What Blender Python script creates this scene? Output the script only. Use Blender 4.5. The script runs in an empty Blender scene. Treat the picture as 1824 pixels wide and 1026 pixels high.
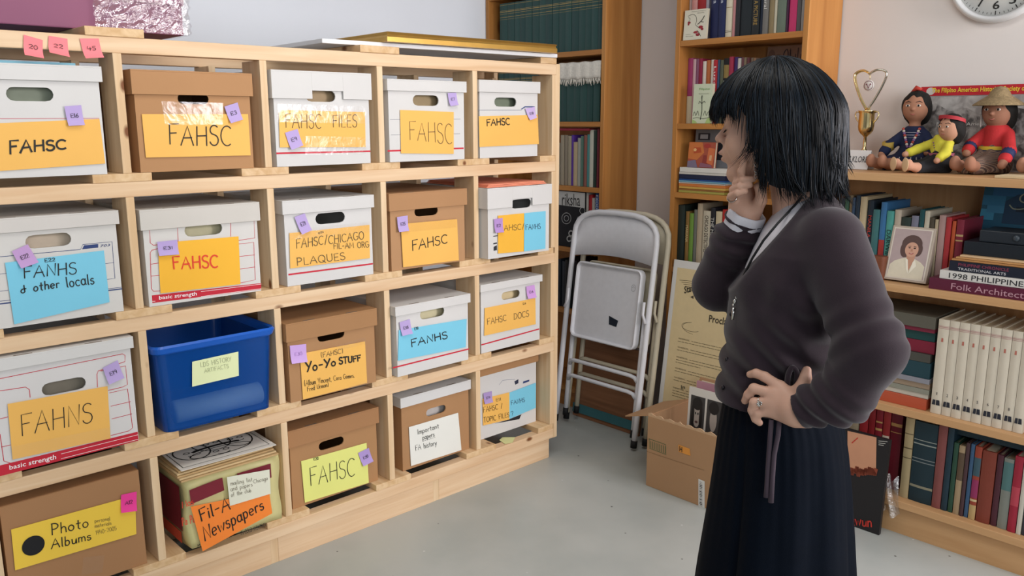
import bpy, bmesh, math, random
import numpy as np
from mathutils import Vector, Matrix
random.seed(7); rng = np.random.default_rng(7)
scene = bpy.context.scene
COL = scene.collection
PI = math.pi
# ------------------------------------------------------------------ camera
CAM = np.array([-0.7504, -2.1922, 1.3206])
YAW, PITCH, ROLL, FPX = math.radians(43.0944), math.radians(11.299), math.radians(-0.12), 1494.4
def _axes():
    fw = np.array([math.cos(PITCH)*math.sin(YAW), math.cos(PITCH)*math.cos(YAW), -math.sin(PITCH)])
    r0 = np.array([math.cos(YAW), -math.sin(YAW), 0.0]); u0 = np.cross(r0, fw)
    c, s = math.cos(ROLL), math.sin(ROLL)
    return c*r0+s*u0, -s*r0+c*u0, fw
RT, UPV, FW = _axes()
cd = bpy.data.cameras.new('camera'); cam = bpy.data.objects.new('camera', cd); COL.objects.link(cam)
cd.sensor_width = 36.0; cd.lens = FPX/1824*36; cd.clip_start = 0.05; cd.clip_end = 60
m = Matrix.Identity(4)
for i in range(3):
    m[i][0], m[i][1], m[i][2], m[i][3] = RT[i], UPV[i], -FW[i], CAM[i]
cam.matrix_world = m
scene.camera = cam
# ------------------------------------------------------------------ light
scene.view_settings.view_transform = 'Standard'; scene.view_settings.look = 'None'
scene.view_settings.gamma = 1.0; scene.view_settings.use_curve_mapping = False
scene.view_settings.exposure = 0.0
w = bpy.data.worlds.new('room_daylight'); scene.world = w; w.use_nodes = True
bg = w.node_tree.nodes['Background']; bg.inputs[0].default_value = (0.80, 0.88, 1.0, 1); bg.inputs[1].default_value = 0.22
def area_light(name, loc, target, sx, sy, power, col):
    ld = bpy.data.lights.new(name, 'AREA'); ld.shape = 'RECTANGLE'; ld.size = sx; ld.size_y = sy
    ld.energy = power; ld.color = col
    o = bpy.data.objects.new(name, ld); COL.objects.link(o); o.location = loc
    o.rotation_euler = (Vector(target)-Vector(loc)).to_track_quat('-Z', 'Y').to_euler()
    return o
area_light('window_light', (-1.6, -4.6, 1.9), (0.9, 0.0, 1.0), 2.6, 1.6, 68, (0.93, 0.97, 1.0))
area_light('side_window_light', (1.0, -4.4, 1.8), (1.5, 0.0, 1.0), 1.2, 1.4, 22, (1.0, 0.93, 0.85))
area_light('far_right_window_light', (1.95, -3.5, 1.65), (0.6, -1.2, 1.0), 1.0, 1.3, 85, (0.97, 0.93, 0.97))
area_light('ceiling_fixture_light', (0.3, -1.3, 2.68), (0.3, -1.3, 0), 1.3, 1.3, 22, (1.0, 0.96, 0.9))
# ------------------------------------------------------------------ pixel -> place helpers
def ray(x, y):
    d = FW + RT*(x-912)/FPX + UPV*(513-y)/FPX
    return CAM, d
def atX(x, y, X): o, d = ray(x, y); return o+d*(X-o[0])/d[0]
def atY(x, y, Y): o, d = ray(x, y); return o+d*(Y-o[1])/d[1]
def atZ(x, y, Z): o, d = ray(x, y); return o+d*(Z-o[2])/d[2]
def atP(x, y, p0, n):
    o, d = ray(x, y); p0 = np.asarray(p0, float); n = np.asarray(n, float)
    return o+d*(((p0-o)@n)/(d@n))
# ------------------------------------------------------------------ materials
def srgb(h):
    if isinstance(h, str):
        h = h.lstrip('#'); v = [int(h[i:i+2], 16)/255 for i in (0, 2, 4)]
    else: v = h
    return tuple((c/12.92 if c <= .04045 else ((c+.055)/1.055)**2.4) for c in v)
_M = {}
def mat(col, rough=0.6, var=0.06, scale=18.0, bump=0.0, metal=0.0, spec=0.35, key='', bscale=None, sheen=0.0, alpha=1.0, trans=0.0):
    k = (col, rough, var, scale, bump, metal, spec, key, bscale, sheen, alpha, trans)
    if k in _M: return _M[k]
    m = bpy.data.materials.new('surface_%s' % str(col).strip('#')); m.use_nodes = True
    nt = m.node_tree; b = nt.nodes['Principled BSDF']
    c = srgb(col)
    b.inputs['Roughness'].default_value = rough; b.inputs['Metallic'].default_value = metal
    b.inputs['Specular IOR Level'].default_value = spec
    tc = nt.nodes.new('ShaderNodeTexCoord')
    nz = nt.nodes.new('ShaderNodeTexNoise'); nz.inputs['Scale'].default_value = scale; nz.inputs['Detail'].default_value = 3
    nt.links.new(tc.outputs['Object'], nz.inputs['Vector'])
    mx = nt.nodes.new('ShaderNodeMix'); mx.data_type = 'RGBA'
    mx.inputs[6].default_value = (*[x*(1-var*1.6) for x in c], 1)
    mx.inputs[7].default_value = (*[min(1, x*(1+var)) for x in c], 1)
    nt.links.new(nz.outputs['Fac'], mx.inputs[0]); nt.links.new(mx.outputs[2], b.inputs['Base Color'])
    if bump:
        n2 = nt.nodes.new('ShaderNodeTexNoise'); n2.inputs['Scale'].default_value = bscale or scale*8; n2.inputs['Detail'].default_value = 2
        nt.links.new(tc.outputs['Object'], n2.inputs['Vector'])
        bp = nt.nodes.new('ShaderNodeBump'); bp.inputs['Strength'].default_value = bump; bp.inputs['Distance'].default_value = 0.004
        nt.links.new(n2.outputs['Fac'], bp.inputs['Height']); nt.links.new(bp.outputs['Normal'], b.inputs['Normal'])
    if sheen: b.inputs['Sheen Weight'].default_value = sheen
    if trans: b.inputs['Transmission Weight'].default_value = trans
    b.inputs['Alpha'].default_value = alpha
    _M[k] = m
    return m
def wood(light, dark, axis, name, knots=True, rough=0.55, grain=1.0, knotcol='#7a4a28', kscale=5.0):
    k = ('wood', light, dark, axis, knots, grain, kscale)
    if k in _M: return _M[k]
    m = bpy.data.materials.new(name); m.use_nodes = True
    nt = m.node_tree; b = nt.nodes['Principled BSDF']; b.inputs['Roughness'].default_value = rough
    b.inputs['Specular IOR Level'].default_value = 0.3
    tc = nt.nodes.new('ShaderNodeTexCoord'); mp = nt.nodes.new('ShaderNodeMapping')
    s = [26*grain]*3; s['xyz'.index(axis)] = 1.3*grain
    mp.inputs['Scale'].default_value = s
    nt.links.new(tc.outputs['Object'], mp.inputs['Vector'])
    nz = nt.nodes.new('ShaderNodeTexNoise'); nz.inputs['Scale'].default_value = 1.6; nz.inputs['Detail'].default_value = 5; nz.inputs['Distortion'].default_value = 0.6
    nt.links.new(mp.outputs[0], nz.inputs['Vector'])
    cr = nt.nodes.new('ShaderNodeValToRGB'); cr.color_ramp.elements[0].position = 0.32; cr.color_ramp.elements[1].position = 0.68
    cr.color_ramp.elements[0].color = (*srgb(dark), 1); cr.color_ramp.elements[1].color = (*srgb(light), 1)
    nt.links.new(nz.outputs['Fac'], cr.inputs[0])
    out = cr.outputs[0]
    if knots:
        mp2 = nt.nodes.new('ShaderNodeMapping'); s2 = [kscale*1.9]*3; s2['xyz'.index(axis)] = kscale
        mp2.inputs['Scale'].default_value = s2
        nt.links.new(tc.outputs['Object'], mp2.inputs['Vector'])
        vo = nt.nodes.new('ShaderNodeTexVoronoi'); vo.inputs['Scale'].default_value = 1.0
        nt.links.new(mp2.outputs[0], vo.inputs['Vector'])
        rk = nt.nodes.new('ShaderNodeValToRGB'); rk.color_ramp.elements[0].position = 0.045; rk.color_ramp.elements[1].position = 0.10
        rk.color_ramp.elements[0].color = (1, 1, 1, 1); rk.color_ramp.elements[1].color = (0, 0, 0, 1)
        nt.links.new(vo.outputs['Distance'], rk.inputs[0])
        mx = nt.nodes.new('ShaderNodeMix'); mx.data_type = 'RGBA'
        mx.inputs[7].default_value = (*srgb(knotcol), 1)
        nt.links.new(rk.outputs[0], mx.inputs[0]); nt.links.new(out, mx.inputs[6]); out = mx.outputs[2]
    nt.links.new(out, b.inputs['Base Color'])
    bp = nt.nodes.new('ShaderNodeBump'); bp.inputs['Strength'].default_value = 0.12; bp.inputs['Distance'].default_value = 0.002
    nt.links.new(nz.outputs['Fac'], bp.inputs['Height']); nt.links.new(bp.outputs[0], b.inputs['Normal'])
    _M[k] = m
    return m
def clear_film(name='clear_film', tint=(1, 1, 1), shine=0.12, rough=0.12, bscale=30, bstr=0.5):
    k = ('film', name)
    if k in _M: return _M[k]
    m = bpy.data.materials.new(name); m.use_nodes = True; nt = m.node_tree
    for n in list(nt.nodes): nt.nodes.remove(n)
    o = nt.nodes.new('ShaderNodeOutputMaterial'); t = nt.nodes.new('ShaderNodeBsdfTransparent'); g = nt.nodes.new('ShaderNodeBsdfGlossy')
    t.inputs[0].default_value = (*tint, 1); g.inputs['Roughness'].default_value = rough
    mx = nt.nodes.new('ShaderNodeMixShader'); mx.inputs[0].default_value = shine
    tc = nt.nodes.new('ShaderNodeTexCoord'); nz = nt.nodes.new('ShaderNodeTexNoise'); nz.inputs['Scale'].default_value = bscale
    nz.inputs['Detail'].default_value = 4; nz.inputs['Distortion'].default_value = 1.5
    nt.links.new(tc.outputs['Object'], nz.inputs['Vector'])
    bp = nt.nodes.new('ShaderNodeBump'); bp.inputs['Strength'].default_value = bstr; bp.inputs['Distance'].default_value = 0.01
    nt.links.new(nz.outputs['Fac'], bp.inputs['Height']); nt.links.new(bp.outputs[0], g.inputs['Normal'])
    nt.links.new(t.outputs[0], mx.inputs[1]); nt.links.new(g.outputs[0], mx.inputs[2]); nt.links.new(mx.outputs[0], o.inputs[0])
    _M[k] = m
    return m
# ------------------------------------------------------------------ mesh builder
class MB:
    def __init__(s): s.v = []; s.f = []; s.m = []; s.sm = []
    def add(s, vs, fs, mi=0, smooth=False):
        n = len(s.v); s.v += [tuple(map(float, p)) for p in vs]
        for f in fs: s.f.append(tuple(n+i for i in f)); s.m.append(mi); s.sm.append(smooth)
        return s
    def quad(s, a, b, c, d, mi=0): return s.add([a, b, c, d], [(0, 1, 2, 3)], mi)
    def box(s, x0, x1, y0, y1, z0, z1, mi=0):
        v = [(x0, y0, z0), (x1, y0, z0), (x1, y1, z0), (x0, y1, z0), (x0, y0, z1), (x1, y0, z1), (x1, y1, z1), (x0, y1, z1)]
        return s.add(v, [(0, 3, 2, 1), (4, 5, 6, 7), (0, 1, 5, 4), (1, 2, 6, 5), (2, 3, 7, 6), (3, 0, 4, 7)], mi)
    def obox(s, o, a, b, c, mi=0):   # corner o, edge vectors a, b, c
        o, a, b, c = map(np.asarray, (o, a, b, c))
        if np.dot(np.cross(a, b), c) < 0: a, b = b, a
        v = [o, o+a, o+a+b, o+b, o+c, o+a+c, o+a+b+c, o+b+c]
        return s.add(v, [(0, 3, 2, 1), (4, 5, 6, 7), (0, 1, 5, 4), (1, 2, 6, 5), (2, 3, 7, 6), (3, 0, 4, 7)], mi)
    def prism(s, pts, ext, mi=0):    # planar polygon pts extruded by vector ext
        pts = [np.asarray(p, float) for p in pts]; ext = np.asarray(ext, float); n = len(pts)
        nr = np.zeros(3)
        for i in range(1, n-1): nr += np.cross(pts[i]-pts[0], pts[i+1]-pts[0])
        if nr@ext > 0: pts = pts[::-1]
        v = pts+[p+ext for p in pts]
        f = [tuple(range(n)), tuple(range(2*n-1, n-1, -1))]+[(i, i+n, (i+1) % n+n, (i+1) % n) for i in range(n)]
        f = [tuple(reversed(q)) if k > 1 else q for k, q in enumerate(f)]
        f = [f[0], f[1]]+[tuple(reversed(q)) for q in [(i, (i+1) % n, (i+1) % n+n, i+n) for i in range(n)]]
        return s.add(v, f, mi)
    def tube(s, pts, r, n=10, mi=0, cap=True, closed=False, flat=None):
        pts = [np.asarray(p, float) for p in pts]; k = len(pts)
        rr = r if hasattr(r, '__len__') else [r]*k
        up = None; rings = []
        for i in range(k):
            a = pts[(i-1) % k] if (closed or i > 0) else pts[0]; b = pts[(i+1) % k] if (closed or i < k-1) else pts[-1]
            t = b-a; t = t/(np.linalg.norm(t)+1e-12)
            if up is None:
                up = np.array([0, 0, 1.0]) if abs(t[2]) < .9 else np.array([1.0, 0, 0])
                if flat is not None: up = np.asarray(flat, float)
            u = up-t*(up@t); u /= np.linalg.norm(u)+1e-12; w = np.cross(t, u); up = u
            rx, ry = rr[i] if hasattr(rr[i], '__len__') else (rr[i], rr[i])
            rings.append([pts[i]+u*rx*math.cos(2*PI*j/n)+w*ry*math.sin(2*PI*j/n) for j in range(n)])
        v = [p for q in rings for p in q]; f = []
        for i in range(k if closed else k-1):
            i2 = (i+1) % k
            for j in range(n): f.append((i*n+j, i*n+(j+1) % n, i2*n+(j+1) % n, i2*n+j))
        if cap and not closed: f.append(tuple(range(n-1, -1, -1))); f.append(tuple((k-1)*n+j for j in range(n)))
        return s.add(v, f, mi, True)
    def lathe(s, prof, c, n=32, mi=0, axis=(0, 0, 1), x=None):
        c = np.asarray(c, float); ax = np.asarray(axis, float)
        xx = np.array([1.0, 0, 0]) if x is None else np.asarray(x, float); yy = np.cross(ax, xx)
        v = []; f = []
        for r, h in prof:
            for j in range(n):
                a = 2*PI*j/n; v.append(c+ax*h+(xx*math.cos(a)+yy*math.sin(a))*r)
        for i in range(len(prof)-1):
            for j in range(n): f.append((i*n+j, i*n+(j+1) % n, (i+1)*n+(j+1) % n, (i+1)*n+j))
        return s.add(v, f, mi, True)
    def sphere(s, c, r, n=12, mi=0, R=None):
        c = np.asarray(c, float); r = np.asarray(r if hasattr(r, '__len__') else (r, r, r), float)
        R = np.eye(3) if R is None else np.asarray(R)
        v = []; f = []; m_ = n*2
        for i in range(n+1):
            t = PI*i/n
            for j in range(m_):
                a = 2*PI*j/m_; v.append(c+R@(r*np.array([math.sin(t)*math.cos(a), math.sin(t)*math.sin(a), math.cos(t)])))
        for i in range(n):
            for j in range(m_): f.append((i*m_+j, (i+1)*m_+j, (i+1)*m_+(j+1) % m_, i*m_+(j+1) % m_))
        return s.add(v, f, mi, True)
    def build(s, name, mats, parent=None, bevel=0.0, seg=2):
        if not isinstance(mats, (list, tuple)): mats = [mats]
        me = bpy.data.meshes.new(name)
        v = np.array(s.v, float).reshape(-1, 3)
        base = np.zeros(3)
        if parent is not None:
            q = parent
            while q is not None: base = base+np.array(q.location); q = q.parent
        me.from_pydata([tuple(p) for p in (v-base)], [], s.f)
        for q in mats: me.materials.append(q)
        me.polygons.foreach_set('material_index', s.m); me.polygons.foreach_set('use_smooth', s.sm)
        me.update()
        o = bpy.data.objects.new(name, me); COL.objects.link(o)
        if parent is not None: o.parent = parent
        if bevel:
            b = o.modifiers.new('bevel', 'BEVEL'); b.width = bevel; b.segments = seg; b.limit_method = 'ANGLE'; b.angle_limit = math.radians(40)
        return o
def thing(name, label, cat, loc=(0, 0, 0), group=None):
    o = bpy.data.objects.new(name, None); COL.objects.link(o); o.location = tuple(map(float, loc)); o.empty_display_size = 0.05
    return tag(o, label, cat, group)
def tag(o, label, cat, group=None):
    o['label'] = label; o['category'] = cat
    if group: o['group'] = group
    return o
def struct(o): o['kind'] = 'structure'; return o
def recenter(o):
    """put a single-mesh thing's origin at the base of its mesh"""
    me = o.data; n = len(me.vertices); a = np.zeros(n*3); me.vertices.foreach_get('co', a); a = a.reshape(-1, 3)
    c = np.array([(a[:, 0].min()+a[:, 0].max())/2, (a[:, 1].min()+a[:, 1].max())/2, a[:, 2].min()])
    me.vertices.foreach_set('co', (a-c).ravel()); me.update(); o.location = tuple(c)
    return o
# ------------------------------------------------------------------ writing
def arc(cx, cy, rx, ry, a0, a1, n=9):
    return [(cx+rx*math.cos(math.radians(a0+(a1-a0)*i/n)), cy+ry*math.sin(math.radians(a0+(a1-a0)*i/n))) for i in range(n+1)]
G = {  # glyph: (width, [strokes])
'A': (.7, [[(0, 0), (.36, 1), (.7, 0)], [(.12, .38), (.6, .4)]]), 'B': (.55, [[(.05, 0), (.05, 1)], [(.05, 1)]+arc(.2, .76, .3, .24, 90, -90)+[(.05, .52)], [(.05, .52)]+arc(.22, .26, .32, .26, 90, -90)+[(.05, 0)]]),
'C': (.62, [arc(.36, .5, .36, .5, 50, 305, 14)]), 'D': (.62, [[(.06, 0), (.06, 1)], [(0, 1)]+arc(.1, .5, .5, .5, 90, -90, 12)+[(0, 0)]]),
'E': (.5, [[(.48, 1), (.05, 1), (.05, 0), (.5, 0)], [(.05, .52), (.42, .52)]]), 'F': (.52, [[(.08, 0), (.04, 1), (.54, 1.02)], [(.06, .55), (.42, .57)]]),
'G': (.66, [arc(.36, .5, .36, .5, 50, 330, 14)+[(.66, .45), (.42, .45)]]), 'H': (.62, [[(.04, 0), (.04, 1)], [(.6, 0), (.58, 1)], [(.04, .5), (.6, .53)]]),
'I': (.12, [[(.06, 0), (.06, 1)]]), 'J': (.4, [[(.36, 1), (.36, .2)]+arc(.18, .2, .18, .2, 0, -170, 6)]), 'K': (.55, [[(.05, 0), (.05, 1)], [(.52, 1), (.06, .45), (.55, 0)]]),
'L': (.48, [[(.06, 1), (.06, 0), (.48, .02)]]), 'M': (.75, [[(.02, 0), (.08, 1), (.38, .35), (.68, 1), (.74, 0)]]), 'N': (.6, [[(.04, 0), (.06, 1), (.56, .02), (.6, 1)]]),
'O': (.68, [arc(.34, .5, .34, .5, 95, 455, 16)]), 'P': (.52, [[(.06, 0), (.06, 1)], [(.02, 1)]+arc(.2, .74, .3, .26, 90, -90)+[(.06, .48)]]),
'Q': (.7, [arc(.34, .5, .34, .5, 95, 455, 16), [(.42, .28), (.72, -.08)]]), 'R': (.56, [[(.06, 0), (.06, 1)], [(.02, 1)]+arc(.2, .75, .3, .25, 90, -90)+[(.06, .5)], [(.22, .5), (.56, 0)]]),
'S': (.5, [arc(.27, .76, .24, .24, 40, 230, 8)+arc(.25, .25, .25, .27, 75, -160, 10)]), 'T': (.6, [[(0, 1), (.6, 1.02)], [(.3, 1), (.3, 0)]]),
'U': (.6, [[(.04, 1), (.04, .3)]+arc(.3, .28, .26, .28, 180, 360, 8)+[(.57, 1)]]), 'V': (.6, [[(0, 1), (.3, 0), (.6, 1)]]), 'W': (.85, [[(0, 1), (.22, 0), (.42, .7), (.62, 0), (.85, 1)]]),
'X': (.55, [[(0, 1), (.55, 0)], [(.55, 1), (0, 0)]]), 'Y': (.56, [[(0, 1), (.28, .5)], [(.58, 1), (.16, 0)]]), 'Z': (.55, [[(0, 1), (.55, 1), (0, 0), (.55, 0)]]),
'a': (.44, [arc(.2, .28, .2, .28, 60, 400, 12), [(.4, .56), (.4, .1), (.46, 0)]]), 'b': (.42, [[(.04, 1), (.04, 0)], arc(.2, .28, .19, .28, 170, -170, 12)]),
'c': (.38, [arc(.22, .28, .22, .28, 50, 310, 10)]), 'd': (.44, [arc(.2, .28, .2, .28, 60, 400, 12), [(.4, 1), (.4, 0)]]), 'e': (.42, [[(.02, .28), (.4, .32)]+arc(.21, .29, .2, .28, 10, 310, 12)]),
'f': (.34, [arc(.24, .84, .12, .15, 20, 180, 5)+[(.12, 0)], [(0, .52), (.3, .54)]]), 'g': (.42, [arc(.2, .28, .2, .28, 60, 400, 12), [(.4, .56), (.4, -.2)]+arc(.22, -.2, .18, .16, 0, -160, 6)]),
'h': (.42, [[(.04, 1), (.04, 0)], [(.04, .35)]+arc(.22, .36, .16, .2, 150, 0, 6)+[(.4, 0)]]), 'i': (.12, [[(.06, .55), (.06, 0)], [(.06, .75), (.07, .8)]]),
'k': (.4, [[(.04, 1), (.04, 0)], [(.36, .55), (.06, .25), (.4, 0)]]), 'l': (.14, [[(.06, 1), (.06, .05), (.12, 0)]]), 'm': (.62, [[(.04, .55), (.04, 0)], [(.04, .35)]+arc(.18, .36, .13, .2, 150, 0, 5)+[(.31, 0)], [(.31, .35)]+arc(.46, .36, .13, .2, 150, 0, 5)+[(.6, 0)]]),
'n': (.42, [[(.04, .55), (.04, 0)], [(.04, .35)]+arc(.22, .36, .16, .2, 150, 0, 6)+[(.4, 0)]]), 'o': (.42, [arc(.2, .28, .2, .28, 90, 450, 12)]),
'p': (.42, [[(.04, .56), (.02, -.35)], arc(.2, .28, .19, .28, 170, -170, 12)]), 'r': (.32, [[(.04, .55), (.04, 0)], [(.04, .34)]+arc(.2, .38, .15, .18, 160, 45, 5)]),
's': (.34, [arc(.18, .43, .15, .14, 40, 230, 6)+arc(.17, .15, .16, .16, 75, -160, 8)]), 't': (.34, [[(.16, .9), (.16, .1), (.28, 0)], [(0, .58), (.32, .6)]]),
'u': (.42, [[(.04, .55), (.06, .15)]+arc(.2, .16, .15, .16, 190, 350, 5)+[(.4, .55), (.42, 0)]]), 'v': (.4, [[(0, .55), (.2, 0), (.4, .55)]]), 'w': (.58, [[(0, .55), (.15, 0), (.29, .45), (.43, 0), (.58, .55)]]),
'y': (.42, [[(0, .55), (.2, .08)], [(.42, .55), (.1, -.35)]]), 'z': (.4, [[(0, .55), (.4, .55), (0, 0), (.4, 0)]]), 'x': (.4, [[(0, .55), (.4, 0)], [(.4, .55), (0, 0)]]),
'0': (.5, [arc(.25, .5, .25, .5, 90, 450, 12)]), '1': (.16, [[(0, .8), (.1, 1), (.1, 0)]]), '2': (.5, [arc(.24, .72, .24, .28, 160, -20, 8)+[(0, 0), (.5, .02)]]), '3': (.48, [arc(.22, .75, .22, .25, 150, -90, 8)+arc(.22, .25, .25, .26, 90, -150, 8)]),
'4': (.5, [[(.06, 1), (0, .4), (.5, .42)], [(.38, .8), (.36, 0)]]), '5': (.46, [[(.44, 1), (.08, 1), (.05, .55)]+arc(.2, .3, .24, .3, 110, -140, 10)]), '6': (.46, [[(.36, 1), (.1, .55)]+arc(.23, .27, .22, .27, 150, -210, 12)]),
'7': (.46, [[(0, 1), (.46, 1), (.16, 0)]]), '8': (.48, [arc(.24, .76, .2, .23, -90, 270, 10), arc(.24, .26, .24, .27, 90, 450, 10)]), '9': (.46, [arc(.22, .72, .2, .26, 0, 360, 10), [(.42, .72), (.36, 0)]]),
'/': (.4, [[(.04, -.08), (.36, 1.08)]]), '-': (.4, [[(.04, .45), (.36, .46)]]), '.': (.12, [[(.05, .0), (.07, .06)]]), ',': (.12, [[(.07, .06), (.03, -.14)]]), '?': (.42, [arc(.2, .76, .2, .24, 170, -60, 8)+[(.2, .28)], [(.2, .04), (.21, .08)]]),
'(': (.22, [arc(.26, .5, .22, .62, 120, 240, 6)]), ')': (.22, [arc(-.04, .5, .22, .62, 60, -60, 6)]), "'": (.1, [[(.05, 1), (.04, .8)]]), '&': (.5, [[(.48, .5), (.2, .5)]+arc(.2, .25, .2, .24, 90, 330, 10)+[(.3, .7), (.28, .95)]]), '#': (.5, [[(.12, 0), (.2, 1)], [(.34, 0), (.42, 1)], [(0, .35), (.5, .35)], [(.02, .68), (.52, .68)]]), ' ': (.42, []), '_': (.5, [[(0, 0), (.5, 0)]]),
}
def smooth_path(P, n=6):
    P = [np.asarray(p, float) for p in P]; o = []
    for i in range(len(P)-1):
        p0, p1, p2, p3 = P[max(i-1, 0)], P[i], P[i+1], P[min(i+2, len(P)-1)]
        for k in range(n): t_ = k/n; o.append(.5*((2*p1)+(-p0+p2)*t_+(2*p0-5*p1+4*p2-p3)*t_*t_+(-p0+3*p1-3*p2+p3)*t_**3))
    return o+[P[-1]]
def bil(q, u, v):
    a, b, c, d = q
    return a*(1-u)*(1-v)+b*u*(1-v)+c*u*v+d*(1-u)*v
def stroke_text(mb, text, quad, width, mi=0, lift=0.0006, normal=None, jit=0.03, slant=0.0):
    """handwriting: text laid into the 3D quad (bl, br, tr, tl)"""
    q = [np.asarray(p, float) for p in quad]
    n = np.cross(q[1]-q[0], q[3]-q[0]); n /= np.linalg.norm(n)
    if normal is not None and n@np.asarray(normal) < 0: n = -n
    tot = sum(G.get(c, G[' '])[0]+.16 for c in text)-.16
    x = 0
    for c in text:
        wd, st = G.get(c, G[' '])
        jy = random.uniform(-jit, jit); js = 1+random.uniform(-jit, jit)
        for si, s in enumerate(st):
            P = [bil(q, (x+p[0]+slant*p[1])/tot, (p[1]*js+jy))+n*(lift+.00012*si) for p in s]
            ribbon(mb, P, width*random.uniform(.9, 1.1), n, mi)
        x += wd+.16
def ribbon(mb, P, width, n, mi=0):
    k = len(P); L = []; R = []
    for i in range(k):
        t = P[min(i+1, k-1)]-P[max(i-1, 0)]; l = np.linalg.norm(t)
        t = t/l if l > 1e-9 else np.array([1.0, 0, 0])
        sd = np.cross(n, t)*width/2
        ext = t*width*.3
        p = P[i]-(ext if i == 0 else 0)+(ext if i == k-1 else 0)
        L.append(p+sd); R.append(p-sd)
    mb.add(R+L, [(i, i+1, k+i+1, k+i) for i in range(k-1)], mi)
def print_text(mb, text, quad, mi=0, lift=0.0006, normal=None, bold=0.0, shear=0.0):
    """printed letters (Blender's built-in face) laid into the 3D quad (bl, br, tr, tl)"""
    cu = bpy.data.curves.new('t', 'FONT'); cu.body = text; cu.resolution_u = 2; cu.offset = bold; cu.shear = shear
    ob = bpy.data.objects.new('t', cu); COL.objects.link(ob)
    dg = bpy.context.evaluated_depsgraph_get(); me = bpy.data.meshes.new_from_object(ob.evaluated_get(dg))
    n_ = len(me.vertices); a = np.zeros(n_*3); me.vertices.foreach_get('co', a); a = a.reshape(-1, 3)
    fs = [tuple(p.vertices) for p in me.polygons]
    bpy.data.objects.remove(ob); bpy.data.curves.remove(cu); bpy.data.meshes.remove(me)
    if n_ == 0: return
    q = [np.asarray(p, float) for p in quad]
    n = np.cross(q[1]-q[0], q[3]-q[0]); n /= np.linalg.norm(n)
    flip = normal is not None and n@np.asarray(normal) < 0
    if flip: n = -n
    x0, x1 = a[:, 0].min(), a[:, 0].max(); y0, y1 = a[:, 1].min(), a[:, 1].max()
    V = [bil(q, (p[0]-x0)/(x1-x0), (p[1]-y0)/max(1e-6, y1-y0))+n*lift for p in a]
    mb.add(V, fs, mi)
# ================================================================== setting
def C(ox, oy, s): return lambda x, y: (ox+x/s, oy+y/s)
cA, cB, cC, cD = C(0, 0, 3.108), C(450, 30, 3.257), C(0, 320, 3.42), C(470, 310, 3.378)
cE, cF, cG = C(0, 560, 2.202), C(470, 470, 3.378), C(470, 620, 2.528)
XW, YB = 2.24, 0.93
M_WALL = mat('#eaeef4', 0.85, 0.02, 3, 0.05, bscale=90); M_WALLR = mat('#ded7d2', 0.85, 0.02, 3, 0.05, bscale=90, key='r')
M_FLOOR = None
def floor_material():
    m = bpy.data.materials.new('grey_painted_concrete'); m.use_nodes = True; nt = m.node_tree; b = nt.nodes['Principled BSDF']
    b.inputs['Roughness'].default_value = 0.38; b.inputs['Specular IOR Level'].default_value = 0.4
    tc = nt.nodes.new('ShaderNodeTexCoord')
    n1 = nt.nodes.new('ShaderNodeTexNoise'); n1.inputs['Scale'].default_value = 2.2; n1.inputs['Detail'].default_value = 5
    r1 = nt.nodes.new('ShaderNodeValToRGB'); r1.color_ramp.elements[0].color = (*srgb('#a3a8a4'), 1); r1.color_ramp.elements[1].color = (*srgb('#b6b9b4'), 1)
    r1.color_ramp.elements[0].position = .35; r1.color_ramp.elements[1].position = .65
    n2 = nt.nodes.new('ShaderNodeTexVoronoi'); n2.inputs['Scale'].default_value = 13
    r2 = nt.nodes.new('ShaderNodeValToRGB'); r2.color_ramp.elements[0].position = .035; r2.color_ramp.elements[1].position = .06
    r2.color_ramp.elements[0].color = (1, 1, 1, 1); r2.color_ramp.elements[1].color = (0, 0, 0, 1)
    r3 = nt.nodes.new('ShaderNodeValToRGB'); r3.color_ramp.interpolation = 'CONSTANT'
    r3.color_ramp.elements[0].color = (*srgb('#4e4e4a'), 1); r3.color_ramp.elements[1].position = .6; r3.color_ramp.elements[1].color = (*srgb('#c9cbc8'), 1)
    mx = nt.nodes.new('ShaderNodeMix'); mx.data_type = 'RGBA'
    for n in (n1, n2): nt.links.new(tc.outputs['Object'], n.inputs['Vector'])
    nt.links.new(n1.outputs['Fac'], r1.inputs[0]); nt.links.new(n2.outputs['Distance'], r2.inputs[0]); nt.links.new(n2.outputs['Color'], r3.inputs[0])
    nt.links.new(r2.outputs[0], mx.inputs[0]); nt.links.new(r1.outputs[0], mx.inputs[6]); nt.links.new(r3.outputs[0], mx.inputs[7])
    nt.links.new(mx.outputs[2], b.inputs['Base Color'])
    return m
struct(MB().box(-3.2, XW+.1, -5.0, YB+.1, -.1, 0).build('floor', floor_material()))
struct(MB().box(-3.2, XW+.1, YB, YB+.1, 0, 2.75).build('wall_back', M_WALL))
struct(MB().box(XW, XW+.1, -5.0, YB, 0, 2.75).build('wall_right', M_WALLR))
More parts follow.
